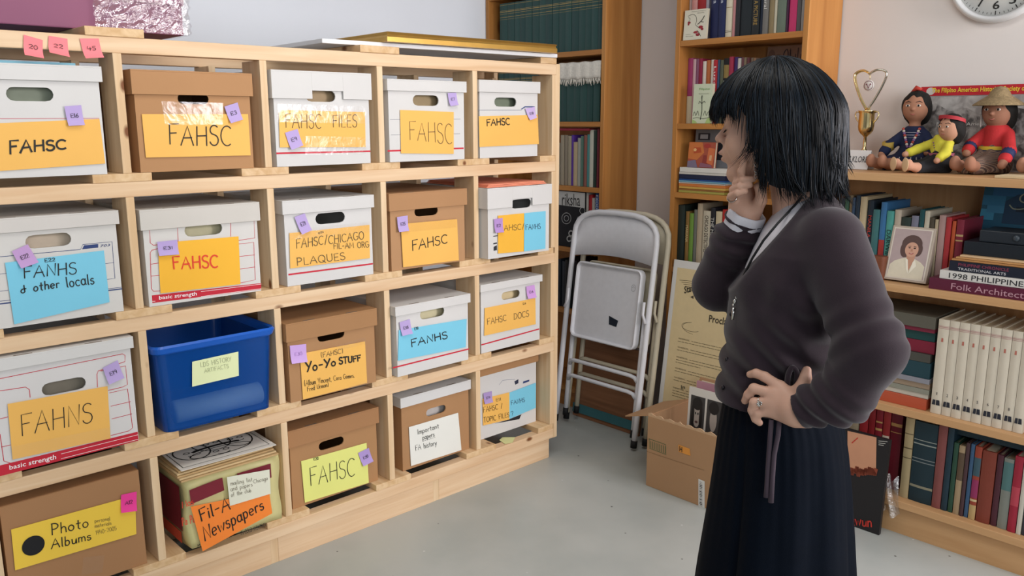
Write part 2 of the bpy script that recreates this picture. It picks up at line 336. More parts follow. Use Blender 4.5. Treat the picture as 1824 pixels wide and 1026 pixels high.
# ================================================================== storage rack
P = 0.381; PW = 0.021; RD = 0.43
ZR = [1.5207, 1.1719, 0.8263, 0.4787, 0.1218]
RT_ = 0.021
PINE_X = wood('#e6c9a5', '#d8b38b', 'x', 'pine_along_rail'); PINE_Z = wood('#e6cba6', '#d6b48a', 'z', 'pine_upright'); PINE_Y = wood('#e2c399', '#cfa879', 'y', 'pine_runner')
rack = thing('storage_rack', 'large open pine lumber rack holding rows of archive boxes along the back wall', 'shelving rack', (0.58, 0.2, 0))
XL, XR = -0.381-PW, 4*P
for zi, z in enumerate(ZR):
    MB().box(XL, XR, 0, .038, z-.038, z).build('rail', PINE_X, rack, .002)
    MB().box(XL, XR, RD-.038, RD, z-.038, z).build('rail', PINE_X, rack, .002)
for k in range(-1, 5):
    for r in range(4):
        zb = ZR[r+1]+RT_; zt = ZR[r]-.038
        for (y0, y1) in ((-.001, .105), (RD-.105, RD)):
            MB().box(k*P-PW, k*P, y0, y1, zb, zt+ (0 if y0 > 0 else 0)).build('post', PINE_Z, rack, .0015)
for zi, z in enumerate(ZR):
    for k in range(-1, 5):
        if zi == 0 and k in (-1, 1, 3): continue
        xa, xb = k*P-PW/2-.072, k*P-PW/2+.07
        if k == -1: xa = XL
        if k == 4: xb = XR
        if zi == 0 and k == 0: xa, xb = -.075, .062
        j = random.uniform(-.012, .012)
        MB().box(max(xa+j, XL), min(xb+j, XR), -.004+random.uniform(0, .006), RD, z, z+RT_).build('runner', PINE_Y, rack, .0015)
MB().box(XR, XR+.02, 0, .09, .083, ZR[0]+.001).build('end_board', PINE_Z, rack, .0015)
MB().box(XR, XR+.02, RD-.09, RD, .083, ZR[0]+.001).build('end_board', PINE_Z, rack, .0015)
for (y0, y1) in ((.012, .05), (RD-.06, RD-.022)):
    xs = [XL, .31, .335, .93, .955, XR-.012] if y0 < .1 else [XL, XR-.012]
    for a, b in zip(xs[:-1], xs[1:]):
        short = b-a < .05
        MB().box(a, b, y0+(.001 if short else 0), y1, 0, .0838).build('plinth_board', PINE_Z if short else PINE_X, rack, .001)
# ================================================================== paper, notes and writing
INK = mat('#23221f', 0.6, 0, key='ink'); PENCIL = mat('#5d4f38', 0.7, 0, key='pencil'); REDINK = mat('#e0402c', 0.6, 0, key='redink'); BLUEINK = mat('#31405a', .6, 0, key='blueink')
YEL, BLU, PUR, PNK, LIM, ORG, WHT, MAG = '#f0b95e', '#7cc9e2', '#b8a3d6', '#f4868c', '#e6ea86', '#fb8a34', '#eeeee6', '#ee3f98'
def paper(c): return mat(c, 0.65, 0.03, 9, 0.04, bscale=12, key='paper')
def plane_pt(yf): return lambda px: atY(px[0], px[1], yf)
def sheet(parent, name, to3, corners, col, lift, texts=(), label=None, curl=0.0, nrm=(0, -1, 0), wname='handwriting'):
    """corners: pixels tl, tr, br, bl; texts: (string, quad pixels bl,br,tr,tl, width, ink[, printed])"""
    nrm = np.asarray(nrm, float); q = [to3(c)+nrm*lift for c in corners]
    tl, tr, br, bl = q
    mb = MB(); N, Kk = 4, 6; V = []
    for j in range(Kk+1):
        v = j/Kk
        for i in range(N+1):
            u = i/N; V.append(tl*(1-u)*(1-v)+tr*u*(1-v)+br*u*v+bl*(1-u)*v+nrm*curl*max(0, v-.45)**2*3.3)
    F = [(j*(N+1)+i, (j+1)*(N+1)+i, (j+1)*(N+1)+i+1, j*(N+1)+i+1) for j in range(Kk) for i in range(N)]
    mb.add(V, F, 0, True)
    o = mb.build(name, paper(col), parent)
    if label: o['label'] = label
    for t in texts:
        s, qd, wdt, ink = t[:4]
        tm = MB(); Q = [to3(c)+nrm*lift for c in qd]
        if len(t) > 4: print_text(tm, s, Q, 0, .0012, nrm, t[4])
        else: stroke_text(tm, s, Q, wdt, 0, .0012+curl*.12, nrm)
        if tm.v: tm.build(wname, ink, o)
    return o
def panel_hole(mb, x0, x1, z0, z1, y0, y1, hole, mi=0):
    """front panel (y0 front, y1 back) with a rounded slot hole=(cx,cz,w,h)"""
    if hole is None: mb.box(x0, x1, y0, y1, z0, z1, mi); return
    cx, cz, w, h = hole; r = h/2; hw = w/2-r
    an = sorted(set([2*PI*i/40 for i in range(40)]+[math.atan2(zz-cz, xx-cx) % (2*PI) for xx in (x0, x1) for zz in (z0, z1)]))
    inn, out = [], []
    for a in an:
        c, s = math.cos(a), math.sin(a)
        t = 1e9
        if abs(c) > 1e-9: t = min(t, ((x1 if c > 0 else x0)-cx)/c)
        if abs(s) > 1e-9: t = min(t, ((z1 if s > 0 else z0)-cz)/s)
        out.append((cx+c*t, cz+s*t))
        # stadium radius by bisection
        lo, hi = 0, w
        for _ in range(30):
            mdl = (lo+hi)/2; dx = max(abs(c*mdl)-hw, 0); d = math.hypot(dx, s*mdl)-r
            if d < 0: lo = mdl
            else: hi = mdl
        inn.append((cx+c*lo, cz+s*lo))
    n = len(an)
    V = [(x, y0, z) for x, z in inn]+[(x, y0, z) for x, z in out]+[(x, y1, z) for x, z in inn]+[(x, y1, z) for x, z in out]
    F = []
    for i in range(n):
        j = (i+1) % n
        F += [(i, j, n+j, n+i)][0:0]+[(i, n+i, n+j, j), (2*n+i, 2*n+j, 3*n+j, 3*n+i), (i, j, 2*n+j, 2*n+i), (n+i, 3*n+i, 3*n+j, n+j)]
    mb.add(V, F, mi)
CARD_W = '#d5d3d0'; CARD_B = '#b3865c'
def cardboard(c): return mat(c, 0.75, 0.04, 7, 0.06, bscale=60, key='card')
BOXDEP = 0.375
def archive_box(label, x0, x1, zb, zl, zt, yf, col, lidcol, hole_px=None, notch=None, prints=(), bands=(), printed=(), lid=True, contents=None, mark=''):
    t = thing('archive_box', label, 'box', ((x0+x1)/2, yf+BOXDEP/2, zb), 'file boxes on the pine rack')
    zb += .0006; y1 = yf+BOXDEP; th = .004; zt0 = zt-.004 if lid else zt
    mb = MB(); hole = None
    if hole_px:
        a, b = atY(*hole_px[0], yf), atY(*hole_px[1], yf)
        wd_ = abs(b[0]-a[0]); hole = ((a[0]+b[0])/2, (a[2]+b[2])/2, wd_, min(abs(a[2]-b[2]), .32*wd_))
    panel_hole(mb, x0, x1, zb, zt0-.001, yf, yf+th, hole)
    mb.box(x0, x1, y1-th, y1, zb, zt0-.001); mb.box(x0, x0+th, yf+th, y1-th, zb, zt0-.001); mb.box(x1-th, x1, yf+th, y1-th, zb, zt0-.001)
    mb.box(x0+th, x1-th, yf+th, y1-th, zb, zb+th)
    mats = [cardboard(col)]
    to3 = plane_pt(yf)
    def mid(c):
        mm = mat(c, .6, 0.02, key='print')
        if mm not in mats: mats.append(mm)
        return mats.index(mm)
    for c, wd, pl in prints: ribbon(mb, [to3(p)+np.array([0, -.0004, 0]) for p in pl], wd, np.array([0, -1.0, 0]), mid(c))
    for c, qd in bands: mb.add([to3(p)+np.array([0, -.0003, 0]) for p in qd], [(3, 2, 1, 0)], mid(c))
    for s, qd, c in printed: print_text(mb, s, [to3(p) for p in qd], mid(c), .0008, (0, -1, 0), .01)
    mb.build('body', mats, t, 0)
    if lid:
        lb = MB(); e = .0035; lx0, lx1, ly0, ly1 = x0-e-.0035, x1+e+.0035, yf-e-.004, min(y1+e+.004, RD+.02)
        lb.box(lx0, lx1, ly0, ly1, zt-.004, zt)
        if notch:
            a, b = atY(*notch[0], yf), atY(*notch[1], yf)
            lb.box(lx0, a[0], ly0, ly0+.004, zl, zt-.004); lb.box(b[0], lx1, ly0, ly0+.004, zl, zt-.004); lb.box(a[0], b[0], ly0, ly0+.004, a[2], zt-.004)
        else: lb.box(lx0, lx1, ly0, ly0+.004, zl, zt-.004)
        lb.box(lx0, lx0+.0035, ly0+.004, ly1, zl, zt-.004); lb.box(lx1-.0035, lx1, ly0+.004, ly1, zl, zt-.004)
        lb.box(lx0+.0035, lx1-.0035, ly1-.004, ly1, zl, zt-.004)
        for sx in (.25, .72):      # slots folded in the lid
            xx = lx0+(lx1-lx0)*sx; lb.box(xx-.02, xx+.02, ly0+.004, ly0+.009, zt-.0005, zt+.0006, 1)
        lb.build('lid', [cardboard(lidcol), mat('#6f6357', .9, key='slot')], t, .0015)
    if contents:
        c, lab = contents
        fm = MB(); n = 7; yy = yf+.03
        for i in range(n):
            h = (hole[1]+.026-zb) + random.uniform(-.012, .012); fm.box(x0+.02, x1-.02, yy, yy+.004, zb+th+.0005, zb+min(h, zt0-zb-.01), i % 2); yy += random.uniform(.006, .012)
        fs = fm.build('file_stack', [mat(c, .7, .1, 30, key='file'), mat(c, .7, .15, 60, key='file2')]); tag(recenter(fs), lab, 'papers')
    return t, to3, yf
def sticky(t, to3, corners, text, c=PUR, ink=None, lab=None, curl=.006, lift=.006):
    tl, tr, br, bl = [np.array(p, float) for p in corners]
    f = lambda u, v: tuple(tl*(1-u)*(1-v)+tr*u*(1-v)+br*u*v+bl*(1-u)*v)
    tx = [] if not text else [(text, [f(.27, .60), f(.72, .60), f(.72, .40), f(.27, .40)], .0013, ink or INK)]
    return sheet(t, 'sticky_note', to3, corners, c, lift, tx, curl=curl)
def label_sheet(t, to3, corners, c, texts, lift=.0035, lab=None):
    return sheet(t, 'label_sheet', to3, corners, c, lift, texts, label=lab)
TAPE = clear_film('clear_tape', shine=.065, rough=.18, bscale=22, bstr=.22)
def tape(t, to3, corners, lift=.0048):
    q = [to3(c)+np.array([0, -lift, 0]) for c in corners]
    MB().add(q, [(3, 2, 1, 0)]).build('clear_tape', TAPE, t)
def L(c, *pts): return [c(*p) for p in pts]
RUN = [z+RT_ for z in ZR]
# ---- row 1
t, q, y = archive_box('white file box at the left end of the top shelf with yellow FAHSC sheet', -.366, -.058, RUN[1], 1.413, 1.449, 0.0, CARD_W, CARD_W, L(cA, (28, 480), (300, 562)),
    prints=[('#c9707a', .0012, L(cA, (0, 657), (548, 655)))], contents=('#8d9482', 'grey green folders behind the hand hole of the top left white box'))
label_sheet(t, q, L(cA, (-200, 690), (548, 658), (580, 905), (-190, 960)), YEL, [('FAHSC', L(cA, (48, 852), (365, 822), (360, 772), (50, 780)), .0045, INK)])
sticky(t, q, L(cA, (352, 588), (445, 582), (462, 692), (372, 697)), 'E16')
t, q, y = archive_box('brown file box with lid on the top shelf, large FAHSC on yellow sheet', .022, .326, RUN[1], 1.386, 1.446, 0.0, CARD_B, CARD_B, L(cA, (980, 512), (1158, 583)))
label_sheet(t, q, L(cA, (782, 632), (1370, 632), (1385, 860), (805, 872)), YEL, [('FAHSC', L(cA, (930, 800), (1278, 808), (1275, 700), (930, 692)), .0032, INK)])
tape(t, q, L(cA, (890, 560), (1230, 570), (1230, 690), (910, 690)))
sticky(t, q, L(cA, (1237, 590), (1310, 567), (1335, 662), (1268, 682)), 'E3')
t, q, y = archive_box('white file box with deep notched lid on the top shelf, yellow sheet marked FAHSC FILES', .394, .706, RUN[1], 1.382, 1.459, -.004, CARD_W, CARD_W, L(cB, (305, 415), (482, 505)), notch=L(cB, (338, 428), (520, 480)),
    prints=[('#c8293c', .005, L(cB, (140, 792), (680, 780)))], contents=('#b39a78', 'tan papers behind the notched lid of the FAHSC FILES box'))
label_sheet(t, q, L(cB, (148, 540), (648, 552), (652, 755), (155, 757)), YEL, [('FAHSC', L(cB, (185, 640), (395, 650), (395, 568), (185, 560)), .002, PENCIL), ('FILES', L(cB, (460, 640), (600, 640), (600, 570), (460, 570)), .002, PENCIL)])
tape(t, q, L(cB, (140, 505), (655, 520), (655, 620), (140, 610))); tape(t, q, L(cB, (300, 690), (655, 700), (655, 800), (300, 800)))
sticky(t, q, L(cB, (182, 672), (255, 650), (283, 745), (215, 772)), 'E9')
t, q, y = archive_box('white file box on the top shelf with faint FAHSC on a tall yellow sheet', .776, 1.078, RUN[1], 1.411, 1.446, -.006, CARD_W, CARD_W, L(cB, (928, 453), (1080, 517)),
    prints=[('#c8293c', .005, L(cB, (785, 778), (1222, 762))), ('#7c7f88', .0012, L(cB, (797, 595), (1205, 593))), ('#7c7f88', .0012, L(cB, (803, 685), (1203, 678)))], contents=('#a48f6c', 'brown edged papers in the box with faint FAHSC on the top shelf'))
label_sheet(t, q, L(cB, (852, 540), (1163, 552), (1163, 795), (857, 792)), YEL, [('FAHSC', L(cB, (903, 715), (1155, 738), (1150, 620), (903, 612)), .0018, PENCIL)])
sticky(t, q, L(cB, (1125, 442), (1175, 440), (1183, 512), (1135, 518)), 'E7')
t, q, y = archive_box('white file box at the right end of the top shelf with small bold FAHSC', 1.152, 1.428, RUN[1], 1.415, 1.455, 0.0, CARD_W, CARD_W, L(cB, (1402, 467), (1530, 522)),
    prints=[('#6d7487', .0015, L(cB, (1305, 541), (1560, 541))), ('#3a4c80', .004, L(cB, (1560, 535), (1580, 522), (1635, 522)))], contents=('#7d8672', 'grey green folders behind the hand hole of the top right white box'))
label_sheet(t, q, L(cB, (1308, 577), (1650, 568), (1657, 738), (1312, 755)), YEL, [('FAHSC', L(cB, (1353, 632), (1488, 625), (1485, 588), (1353, 595)), .0038, INK)])
sticky(t, q, L(cB, (1575, 532), (1630, 522), (1637, 585), (1597, 600)), 'E8', '#c7b0dc')
# ---- row 2
NAVY = '#2c3f73'
t, q, y = archive_box('white file box marked FANHS & other locals on a blue sheet, second shelf left', -.362, -.05, RUN[2], 1.07, 1.104, 0.0, '#d3d0cb', '#cfcac4', L(cC, (147, 322), (440, 418)),
    prints=[(NAVY, .0014, L(cC, (0, 470), (490, 425), (505, 395), (682, 378), (700, 602), (640, 608))), (NAVY, .003, L(cC, (0, 757), (742, 665))), (NAVY, .0012, L(cC, (0, 740), (742, 655))), (NAVY, .001, L(cC, (0, 575), (50, 570))), (NAVY, .001, L(cC, (0, 680), (50, 674))), (NAVY, .001, L(cC, (640, 512), (690, 505)))],
    bands=[(NAVY, L(cC, (500, 424), (512, 400), (598, 392), (598, 414)))], printed=[('703', L(cC, (608, 412), (668, 405), (672, 390), (612, 396)), NAVY)], contents=('#d8c6b0', 'pinkish cream folder behind the hand hole of the FANHS & other locals box'))
label_sheet(t, q, L(cC, (28, 505), (630, 430), (665, 745), (85, 880)), BLU, [('FANHS', L(cC, (140, 600), (462, 570), (460, 500), (140, 530)), .0026, INK), ('& other', L(cC, (125, 690), (360, 655), (355, 605), (125, 640)), .0026, INK), ('locals', L(cC, (405, 655), (570, 632), (565, 570), (395, 592)), .0026, INK), ('E22', L(cC, (270, 502), (332, 494), (330, 474), (268, 482)), .0016, INK)])
sticky(t, q, L(cC, (68, 435), (165, 392), (228, 500), (122, 538)), 'E22', '#c19bcd')
RED = '#c32336'
t, q, y = archive_box('white file box with red printed grid and FAHSC written in red', .014, .325, RUN[2], 1.048, 1.10, 0.0, '#d5d2cd', '#cdc8c0', L(cC, (1120, 265), (1357, 340)),
    prints=[(RED, .0016, L(cC, (1085, 375), (935, 400), (915, 385), (910, 285), (1080, 278), (1085, 375))), (RED, .0016, L(cC, (1405, 262), (1405, 345))), (RED, .0016, L(cC, (1405, 262), (1548, 250), (1552, 355), (1455, 370))), (RED, .0016, L(cC, (960, 420), (925, 430), (915, 445), (922, 665), (935, 680), (975, 678))), (RED, .0014, L(cC, (918, 515), (965, 508))), (RED, .0014, L(cC, (920, 588), (970, 582))), (RED, .0016, L(cC, (1455, 392), (1545, 382), (1555, 610), (1462, 630))), (RED, .0014, L(cC, (1458, 468), (1550, 458))), (RED, .0014, L(cC, (1458, 545), (1553, 532))), ('#f0e6e4', .0012, L(cC, (1225, 682), (1590, 636))), ('#f0e6e4', .0012, L(cC, (1225, 712), (1590, 664))), ('#f0e6e4', .0012, L(cC, (928, 742), (945, 740)))],
    bands=[(RED, L(cC, (925, 705), (1592, 630), (1590, 668), (928, 752)))], printed=[('basic strength', L(cC, (968, 738), (1198, 712), (1198, 682), (968, 708)), '#f4eeee')], contents=('#cbc3a0', 'cream papers behind the hand hole of the red lettered FAHSC box'))
ribs = MB()
label_sheet(t, q, L(cC, (958, 385), (1450, 345), (1462, 635), (975, 692)), '#f5b836', [('FAHSC', L(cC, (1050, 542), (1325, 535), (1322, 460), (1045, 468)), .0042, REDINK)])
sticky(t, q, L(cC, (952, 378), (1075, 365), (1082, 452), (960, 462)), 'E31')
t, q, y = archive_box('white file box with yellow sheet reading FAHSC/CHICAGO FIL-AM ORG PLAQUES, second shelf', .408, .704, RUN[2], 1.058, 1.097, 0.0, CARD_W, CARD_W, L(cD, (308, 228), (490, 300)),
    prints=[('#c8293c', .005, L(cD, (150, 605), (653, 540)))])
label_sheet(t, q, L(cD, (150, 355), (632, 305), (635, 505), (155, 568)), YEL, [('FAHSC/CHICAGO', L(cD, (190, 445), (598, 390), (595, 345), (190, 390)), .0021, PENCIL), ('FIL-AM ORG', L(cD, (415, 450), (628, 440), (625, 405), (415, 418)), .0019, PENCIL), ('PLAQUES', L(cD, (195, 550), (485, 512), (480, 470), (192, 505)), .0021, PENCIL), ('E24', L(cD, (325, 360), (355, 352), (353, 342), (323, 350)), .0012, INK)])
tape(t, q, L(cD, (150, 335), (632, 285), (632, 350), (150, 395)))
sticky(t, q, L(cD, (178, 258), (240, 235), (278, 335), (218, 362)), 'E21')
t, q, y = archive_box('brown file box on the second shelf, glossy taped yellow sheet reading FAHSC, violet note E25', .774, 1.079, RUN[2], 1.04, 1.0955, 0.0, '#b58a62', '#b0845c', L(cD, (905, 195), (1048, 250)))
label_sheet(t, q, L(cD, (818, 300), (1157, 270), (1168, 518), (833, 560)), YEL, [('FAHSC', L(cD, (885, 462), (1100, 412), (1095, 362), (885, 400)), .0032, INK)], lift=.005)
tape(t, q, L(cD, (850, 290), (1150, 262), (1152, 320), (850, 350)), .0062)
sticky(t, q, L(cD, (793, 258), (857, 248), (860, 340), (800, 347)), 'E25', lift=.0075)
t, q, y = archive_box('white file box under the orange folders with half yellow half blue label', 1.152, 1.452, RUN[2], 1.022, 1.093, -.038, CARD_W, CARD_W, L(cD, (1488, 150), (1608, 205)), notch=L(cD, (1488, 152), (1608, 205)),
    bands=[('#2a2d33', L(cD, (1380, 372), (1405, 368), (1405, 374), (1380, 378))), ('#2a2d33', L(cD, (1380, 415), (1402, 411), (1402, 420), (1380, 424))), ('#2a2d33', L(cD, (1382, 438), (1402, 428), (1402, 458), (1382, 462)))])
label_sheet(t, q, L(cD, (1405, 250), (1562, 235), (1560, 465), (1405, 478)), '#f3b73d', [('AHSC/', L(cD, (1440, 342), (1562, 330), (1562, 298), (1440, 308)), .0018, PENCIL)])
label_sheet(t, q, L(cD, (1563, 235), (1692, 222), (1690, 448), (1562, 465)), BLU, [('FANHS', L(cD, (1570, 335), (1660, 328), (1658, 298), (1570, 305)), .0018, BLUEINK)])
sticky(t, q, L(cD, (1378, 270), (1430, 263), (1432, 348), (1382, 353)), 'E2', '#b48fcb')
of = MB()
for i in range(3): of.box(1.15+.004*i, 1.44-.006*i, -.036, .30, 1.0942+.004*i, 1.0975+.004*i)
tag(recenter(of.build('paper_folder', mat('#f2997a', .7, .05, key='folder'), bevel=.001)), 'orange folders lying flat on the half yellow half blue labelled box', 'folder')
# ---- row 3
t, q, y = archive_box('white file box with red grid marked FAHNS, basic strength band, third shelf left end', -.364, -.046, RUN[3], .752, .782, -.008, '#d7d4d2', CARD_W, L(cE, (157, 240), (343, 322)),
    prints=[(RED, .0016, L(cE, (0, 252), (480, 155), (490, 160), (490, 185), (385, 222), (380, 235), (382, 285))), (RED, .0016, L(cE, (0, 300), (100, 285), (115, 295), (118, 325))), (RED, .0016, L(cE, (395, 222), (492, 202), (500, 275), (480, 285), (425, 298))), (RED, .0016, L(cE, (430, 308), (500, 292), (520, 445), (505, 457), (435, 475))), (RED, .0014, L(cE, (435, 360), (512, 342))), (RED, .0014, L(cE, (438, 410), (517, 390))), (RED, .0016, L(cE, (0, 410), (30, 402))), (RED, .0016, L(cE, (0, 470), (15, 575), (40, 583))), (RED, .0014, L(cE, (5, 520), (42, 512))), ('#f0e6e4', .0012, L(cE, (240, 547), (541, 472))), ('#f0e6e4', .0012, L(cE, (240, 566), (541, 490)))],
    bands=[(RED, L(cE, (-40, 602), (540, 460), (543, 495), (-40, 645)))], printed=[('basic strength', L(cE, (37, 615), (220, 573), (220, 548), (36, 592)), '#f4eeee')], contents=('#8d8576', 'grey papers in clear wrap behind the hand hole of the FAHNS box'))
label_sheet(t, q, L(cE, (28, 350), (420, 280), (432, 485), (48, 568)), YEL, [('FAHNS', L(cE, (80, 475), (360, 420), (358, 345), (78, 390)), .0022, INK)])
tape(t, q, L(cE, (28, 520), (430, 440), (432, 485), (48, 568)))
sticky(t, q, L(cE, (400, 208), (458, 178), (482, 245), (422, 272)), 'E19')
# blue tub
t = thing('storage_tub', 'open translucent blue plastic tub with a pale note on its front', 'storage tub', (.18, .17, RUN[3]))
BLUEP = mat('#0c55ac', .22, .03, 5, spec=.5, key='tub', alpha=.42); BLUER = mat('#0f5cc0', .3, .03, 5, spec=.5, key='tubr')
def rrect(x0, x1, y0, y1, r, n=6):
    o = []
    for cx_, cy_, a0 in ((x1-r, y0+r, -90), (x1-r, y1-r, 0), (x0+r, y1-r, 90), (x0+r, y0+r, 180)):
        for i in range(n+1):
            a = math.radians(a0+90*i/n); o.append((cx_+r*math.cos(a), cy_+r*math.sin(a)))
    return o
def loft(mb, rings, mi=0, cap0=False, cap1=False):
    n = len(rings[0]); v = [p for r in rings for p in r]
    f = [(i*n+j, i*n+(j+1) % n, (i+1)*n+(j+1) % n, (i+1)*n+j) for i in range(len(rings)-1) for j in range(n)]
    if cap0: f.append(tuple(range(n-1, -1, -1)))
    if cap1: f.append(tuple((len(rings)-1)*n+j for j in range(n)))
    mb.add(v, f, mi, False)
z0, z1 = RUN[3]+.0006, .742
ring = lambda x0, x1, y0, y1, z, r=.025: [(x, yy, z) for x, yy in rrect(x0, x1, y0, y1, r)]
mb = MB()
loft(mb, [ring(.026, .332, -.008, .335, z0), ring(.012, .346, -.014, .35, z1-.02), ring(.013, .345, -.013, .349, z1-.02), ring(.03, .328, -.004, .331, z0+.004)], 0, True, True)
tb_ = mb.build('tub', [mat('#0a4796', .22, .03, 5, spec=.5, key='tubwall', alpha=.93), BLUEP], t)
for p_ in tb_.data.polygons:
    if all(tb_.data.vertices[v_].co.y+t.location.y < .004 for v_ in p_.vertices): p_.material_index = 1
mb = MB(); loft(mb, [ring(.01, .348, -.016, .352, z1-.024), ring(.006, .352, -.02, .356, z1-.02), ring(.004, .356, -.024, .358, z1-.006), ring(.008, .352, -.02, .354, z1), ring(.014, .346, -.013, .349, z1-.004), ring(.016, .344, -.011, .347, z1-.024)])
mb.build('rim', BLUER, t)
q = plane_pt(-.0135)
o = sheet(t, 'label_sheet', q, L(cE, (752, 185), (933, 145), (935, 240), (752, 283)), '#e4ecb8', .003, [('LDS HISTORY', L(cE, (785, 206), (905, 181), (903, 164), (783, 188)), .0010, mat('#9aa07c', .7, 0, key='lt')), ('ARTIFACTS', L(cE, (800, 228), (895, 208), (893, 193), (798, 213)), .0010, mat('#9aa07c', .7, 0, key='lt'))])
rl = MB().tube([(.07, .040, z0+.0375), (.318, .040, z0+.0375)], .032, 24); tag(recenter(rl.build('paper_roll', mat('#c4ecf8', .5, .05, key='roll'))), 'light blue paper roll lying inside the blue tub', 'paper roll')
t, q, y = archive_box('brown file box marked Yo-Yo Stuff on a yellow sheet', .391, .692, RUN[3], .687, .742, -.012, '#ae835a', '#a87d54', L(cF, (320, 390), (488, 467)))
label_sheet(t, q, L(cF, (213, 540), (605, 465), (618, 715), (232, 815)), YEL, [('(FAHSC)', L(cF, (340, 562), (472, 535), (470, 508), (338, 532)), .0016, PENCIL), ('Yo-Yo', L(cF, (248, 650), (428, 610), (425, 565), (245, 590)), .005, INK), ('STUFF', L(cF, (450, 602), (578, 580), (576, 548), (448, 562)), .0045, INK), ('(Album Vincent, Cora Gomes,', L(cF, (240, 732), (540, 680), (538, 655), (238, 700)), .0013, INK), ('Fred Urman)', L(cF, (258, 765), (385, 735), (383, 710), (256, 738)), .0013, INK)])
tape(t, q, L(cF, (430, 490), (605, 440), (608, 480), (440, 520))); tape(t, q, L(cF, (500, 745), (630, 695), (632, 720), (505, 775)))
sticky(t, q, L(cF, (150, 490), (248, 480), (252, 585), (157, 597)), 'E30', '#c9a5de', mat('#b48fcc', .7, 0, key='faint'))
t, q, y = archive_box('white file box with blue sheet reading FANHS and a red stripe, third shelf', .771, 1.072, RUN[3], .705, .736, -.02, CARD_W, CARD_W, L(cF, (938, 258), (1087, 332)),
    prints=[('#c8293c', .005, L(cF, (778, 625), (1232, 512)))], contents=('#d9cfa9', 'cream file edges behind the hand hole of the blue FANHS box'))
label_sheet(t, q, L(cF, (808, 398), (1217, 330), (1212, 500), (803, 582)), BLU, [('FANHS', L(cF, (882, 500), (1100, 445), (1095, 405), (880, 455)), .0036, INK), ('E18', L(cF, (903, 398), (925, 390), (923, 375), (901, 382)), .0014, INK)])
sticky(t, q, L(cF, (810, 350), (872, 330), (885, 415), (822, 430)), 'E18')
t, q, y = archive_box('white file box with yellow sheet reading FAHSC DOCS', 1.153, 1.448, RUN[3], .726, .752, .004, CARD_W, CARD_W, L(cF, (1430, 150), (1540, 222)),
    prints=[('#c8293c', .005, L(cF, (1310, 487), (1655, 392)))], contents=('#e4cfa2', 'pale yellow folders behind the hand hole of the FAHSC DOCS box'))
label_sheet(t, q, L(cF, (1325, 265), (1630, 205), (1632, 362), (1322, 432)), YEL, [('FAHSC', L(cF, (1340, 365), (1455, 340), (1453, 305), (1338, 328)), .0019, PENCIL), ('DOCS', L(cF, (1500, 335), (1590, 315), (1588, 278), (1500, 300)), .0019, PENCIL), ('E6', L(cF, (1555, 245), (1572, 241), (1571, 230), (1553, 234)), .0012, INK)])
sticky(t, q, L(cF, (1572, 135), (1622, 125), (1630, 198), (1578, 208)), 'E6', '#cf9ddb')
# ---- row 4
t, q, y = archive_box('brown carton with loosely folded top marked Photo Albums on a yellow strip', -.372, -.048, RUN[4], .3, .414, .012, '#a87c55', '#a87c55', None, lid=False)
fl = MB(); fl.prism([(-.37, .014, .414), (-.05, .014, .414), (-.055, .15, .425), (-.365, .16, .43)], (0, 0, -.003)); fl.build('flap', cardboard('#a2764f'), t)
fl = MB(); fl.prism([(-.37, .385, .414), (-.05, .385, .414), (-.055, .2, .426), (-.365, .2, .432)], (0, 0, -.003)); fl.build('flap', cardboard('#a2764f'), t)
label_sheet(t, q, L(cE, (42, 842), (528, 708), (533, 860), (58, 1002)), '#f2cb48', [('Photo', L(cE, (200, 862), (345, 832), (343, 795), (198, 820)), .0026, INK), ('Albums', L(cE, (200, 918), (355, 880), (353, 850), (198, 880)), .0026, INK), ('personal', L(cE, (370, 815), (430, 805), (428, 790), (368, 800)), .0009, PENCIL), ('materials', L(cE, (370, 835), (435, 822), (433, 808), (368, 820)), .0009, PENCIL), ('1940-2005', L(cE, (375, 862), (455, 843), (453, 828), (373, 846)), .0009, PENCIL)])
dm = MB(); cc = q(cE(129, 904)); R_ = abs(q(cE(174, 895))[0]-q(cE(84, 915))[0])/2
dm.add([tuple(cc+np.array([R_*math.cos(2*PI*i/32), -.005, R_*math.sin(2*PI*i/32)])) for i in range(32)], [tuple(range(32))]); dm.build('black_dot', mat('#17171a', .6, .02), t)
tape(t, q, L(cE, (325, 950), (408, 942), (398, 1010), (318, 1018)))
sticky(t, q, L(cE, (472, 705), (533, 692), (532, 765), (470, 773)), 'A12', MAG)
t, q, y = archive_box('brown file box with pale lime sheet reading FAHSC on the bottom shelf', .400, .714, RUN[4], .345, .40, .03, '#ac8157', '#a67a52', L(cG, (245, 402), (362, 456)))
label_sheet(t, q, L(cG, (165, 508), (460, 425), (470, 605), (182, 695)), '#e3e583', [('FAHSC', L(cG, (205, 620), (408, 570), (405, 490), (202, 540)), .0024, INK), ('E20', L(cG, (222, 505), (243, 500), (241, 488), (220, 493)), .0014, INK)])
sticky(t, q, L(cG, (420, 470), (468, 447), (485, 505), (440, 528)), 'E20', '#ae96cf')
t, q, y = archive_box('brown file box with white lid and white torn note reading Important papers', .816, 1.112, RUN[4], .372, .407, .03, '#aa8058', '#d2d1cf', L(cG, (730, 255), (820, 308)), contents=('#cfc8c2', 'grey white papers behind the hand hole of the Important papers box'))
label_sheet(t, q, L(cG, (650, 355), (872, 290), (887, 458), (660, 530)), '#e6e6de', [('Important', L(cG, (690, 388), (785, 358), (783, 338), (688, 365)), .0016, INK), ('papers', L(cG, (712, 412), (765, 395), (763, 375), (710, 390)), .0016, INK), ('_______', L(cG, (712, 418), (768, 400), (768, 380), (712, 396)), .001, INK), ('FA history', L(cG, (680, 460), (775, 435), (773, 412), (678, 436)), .0016, INK)])
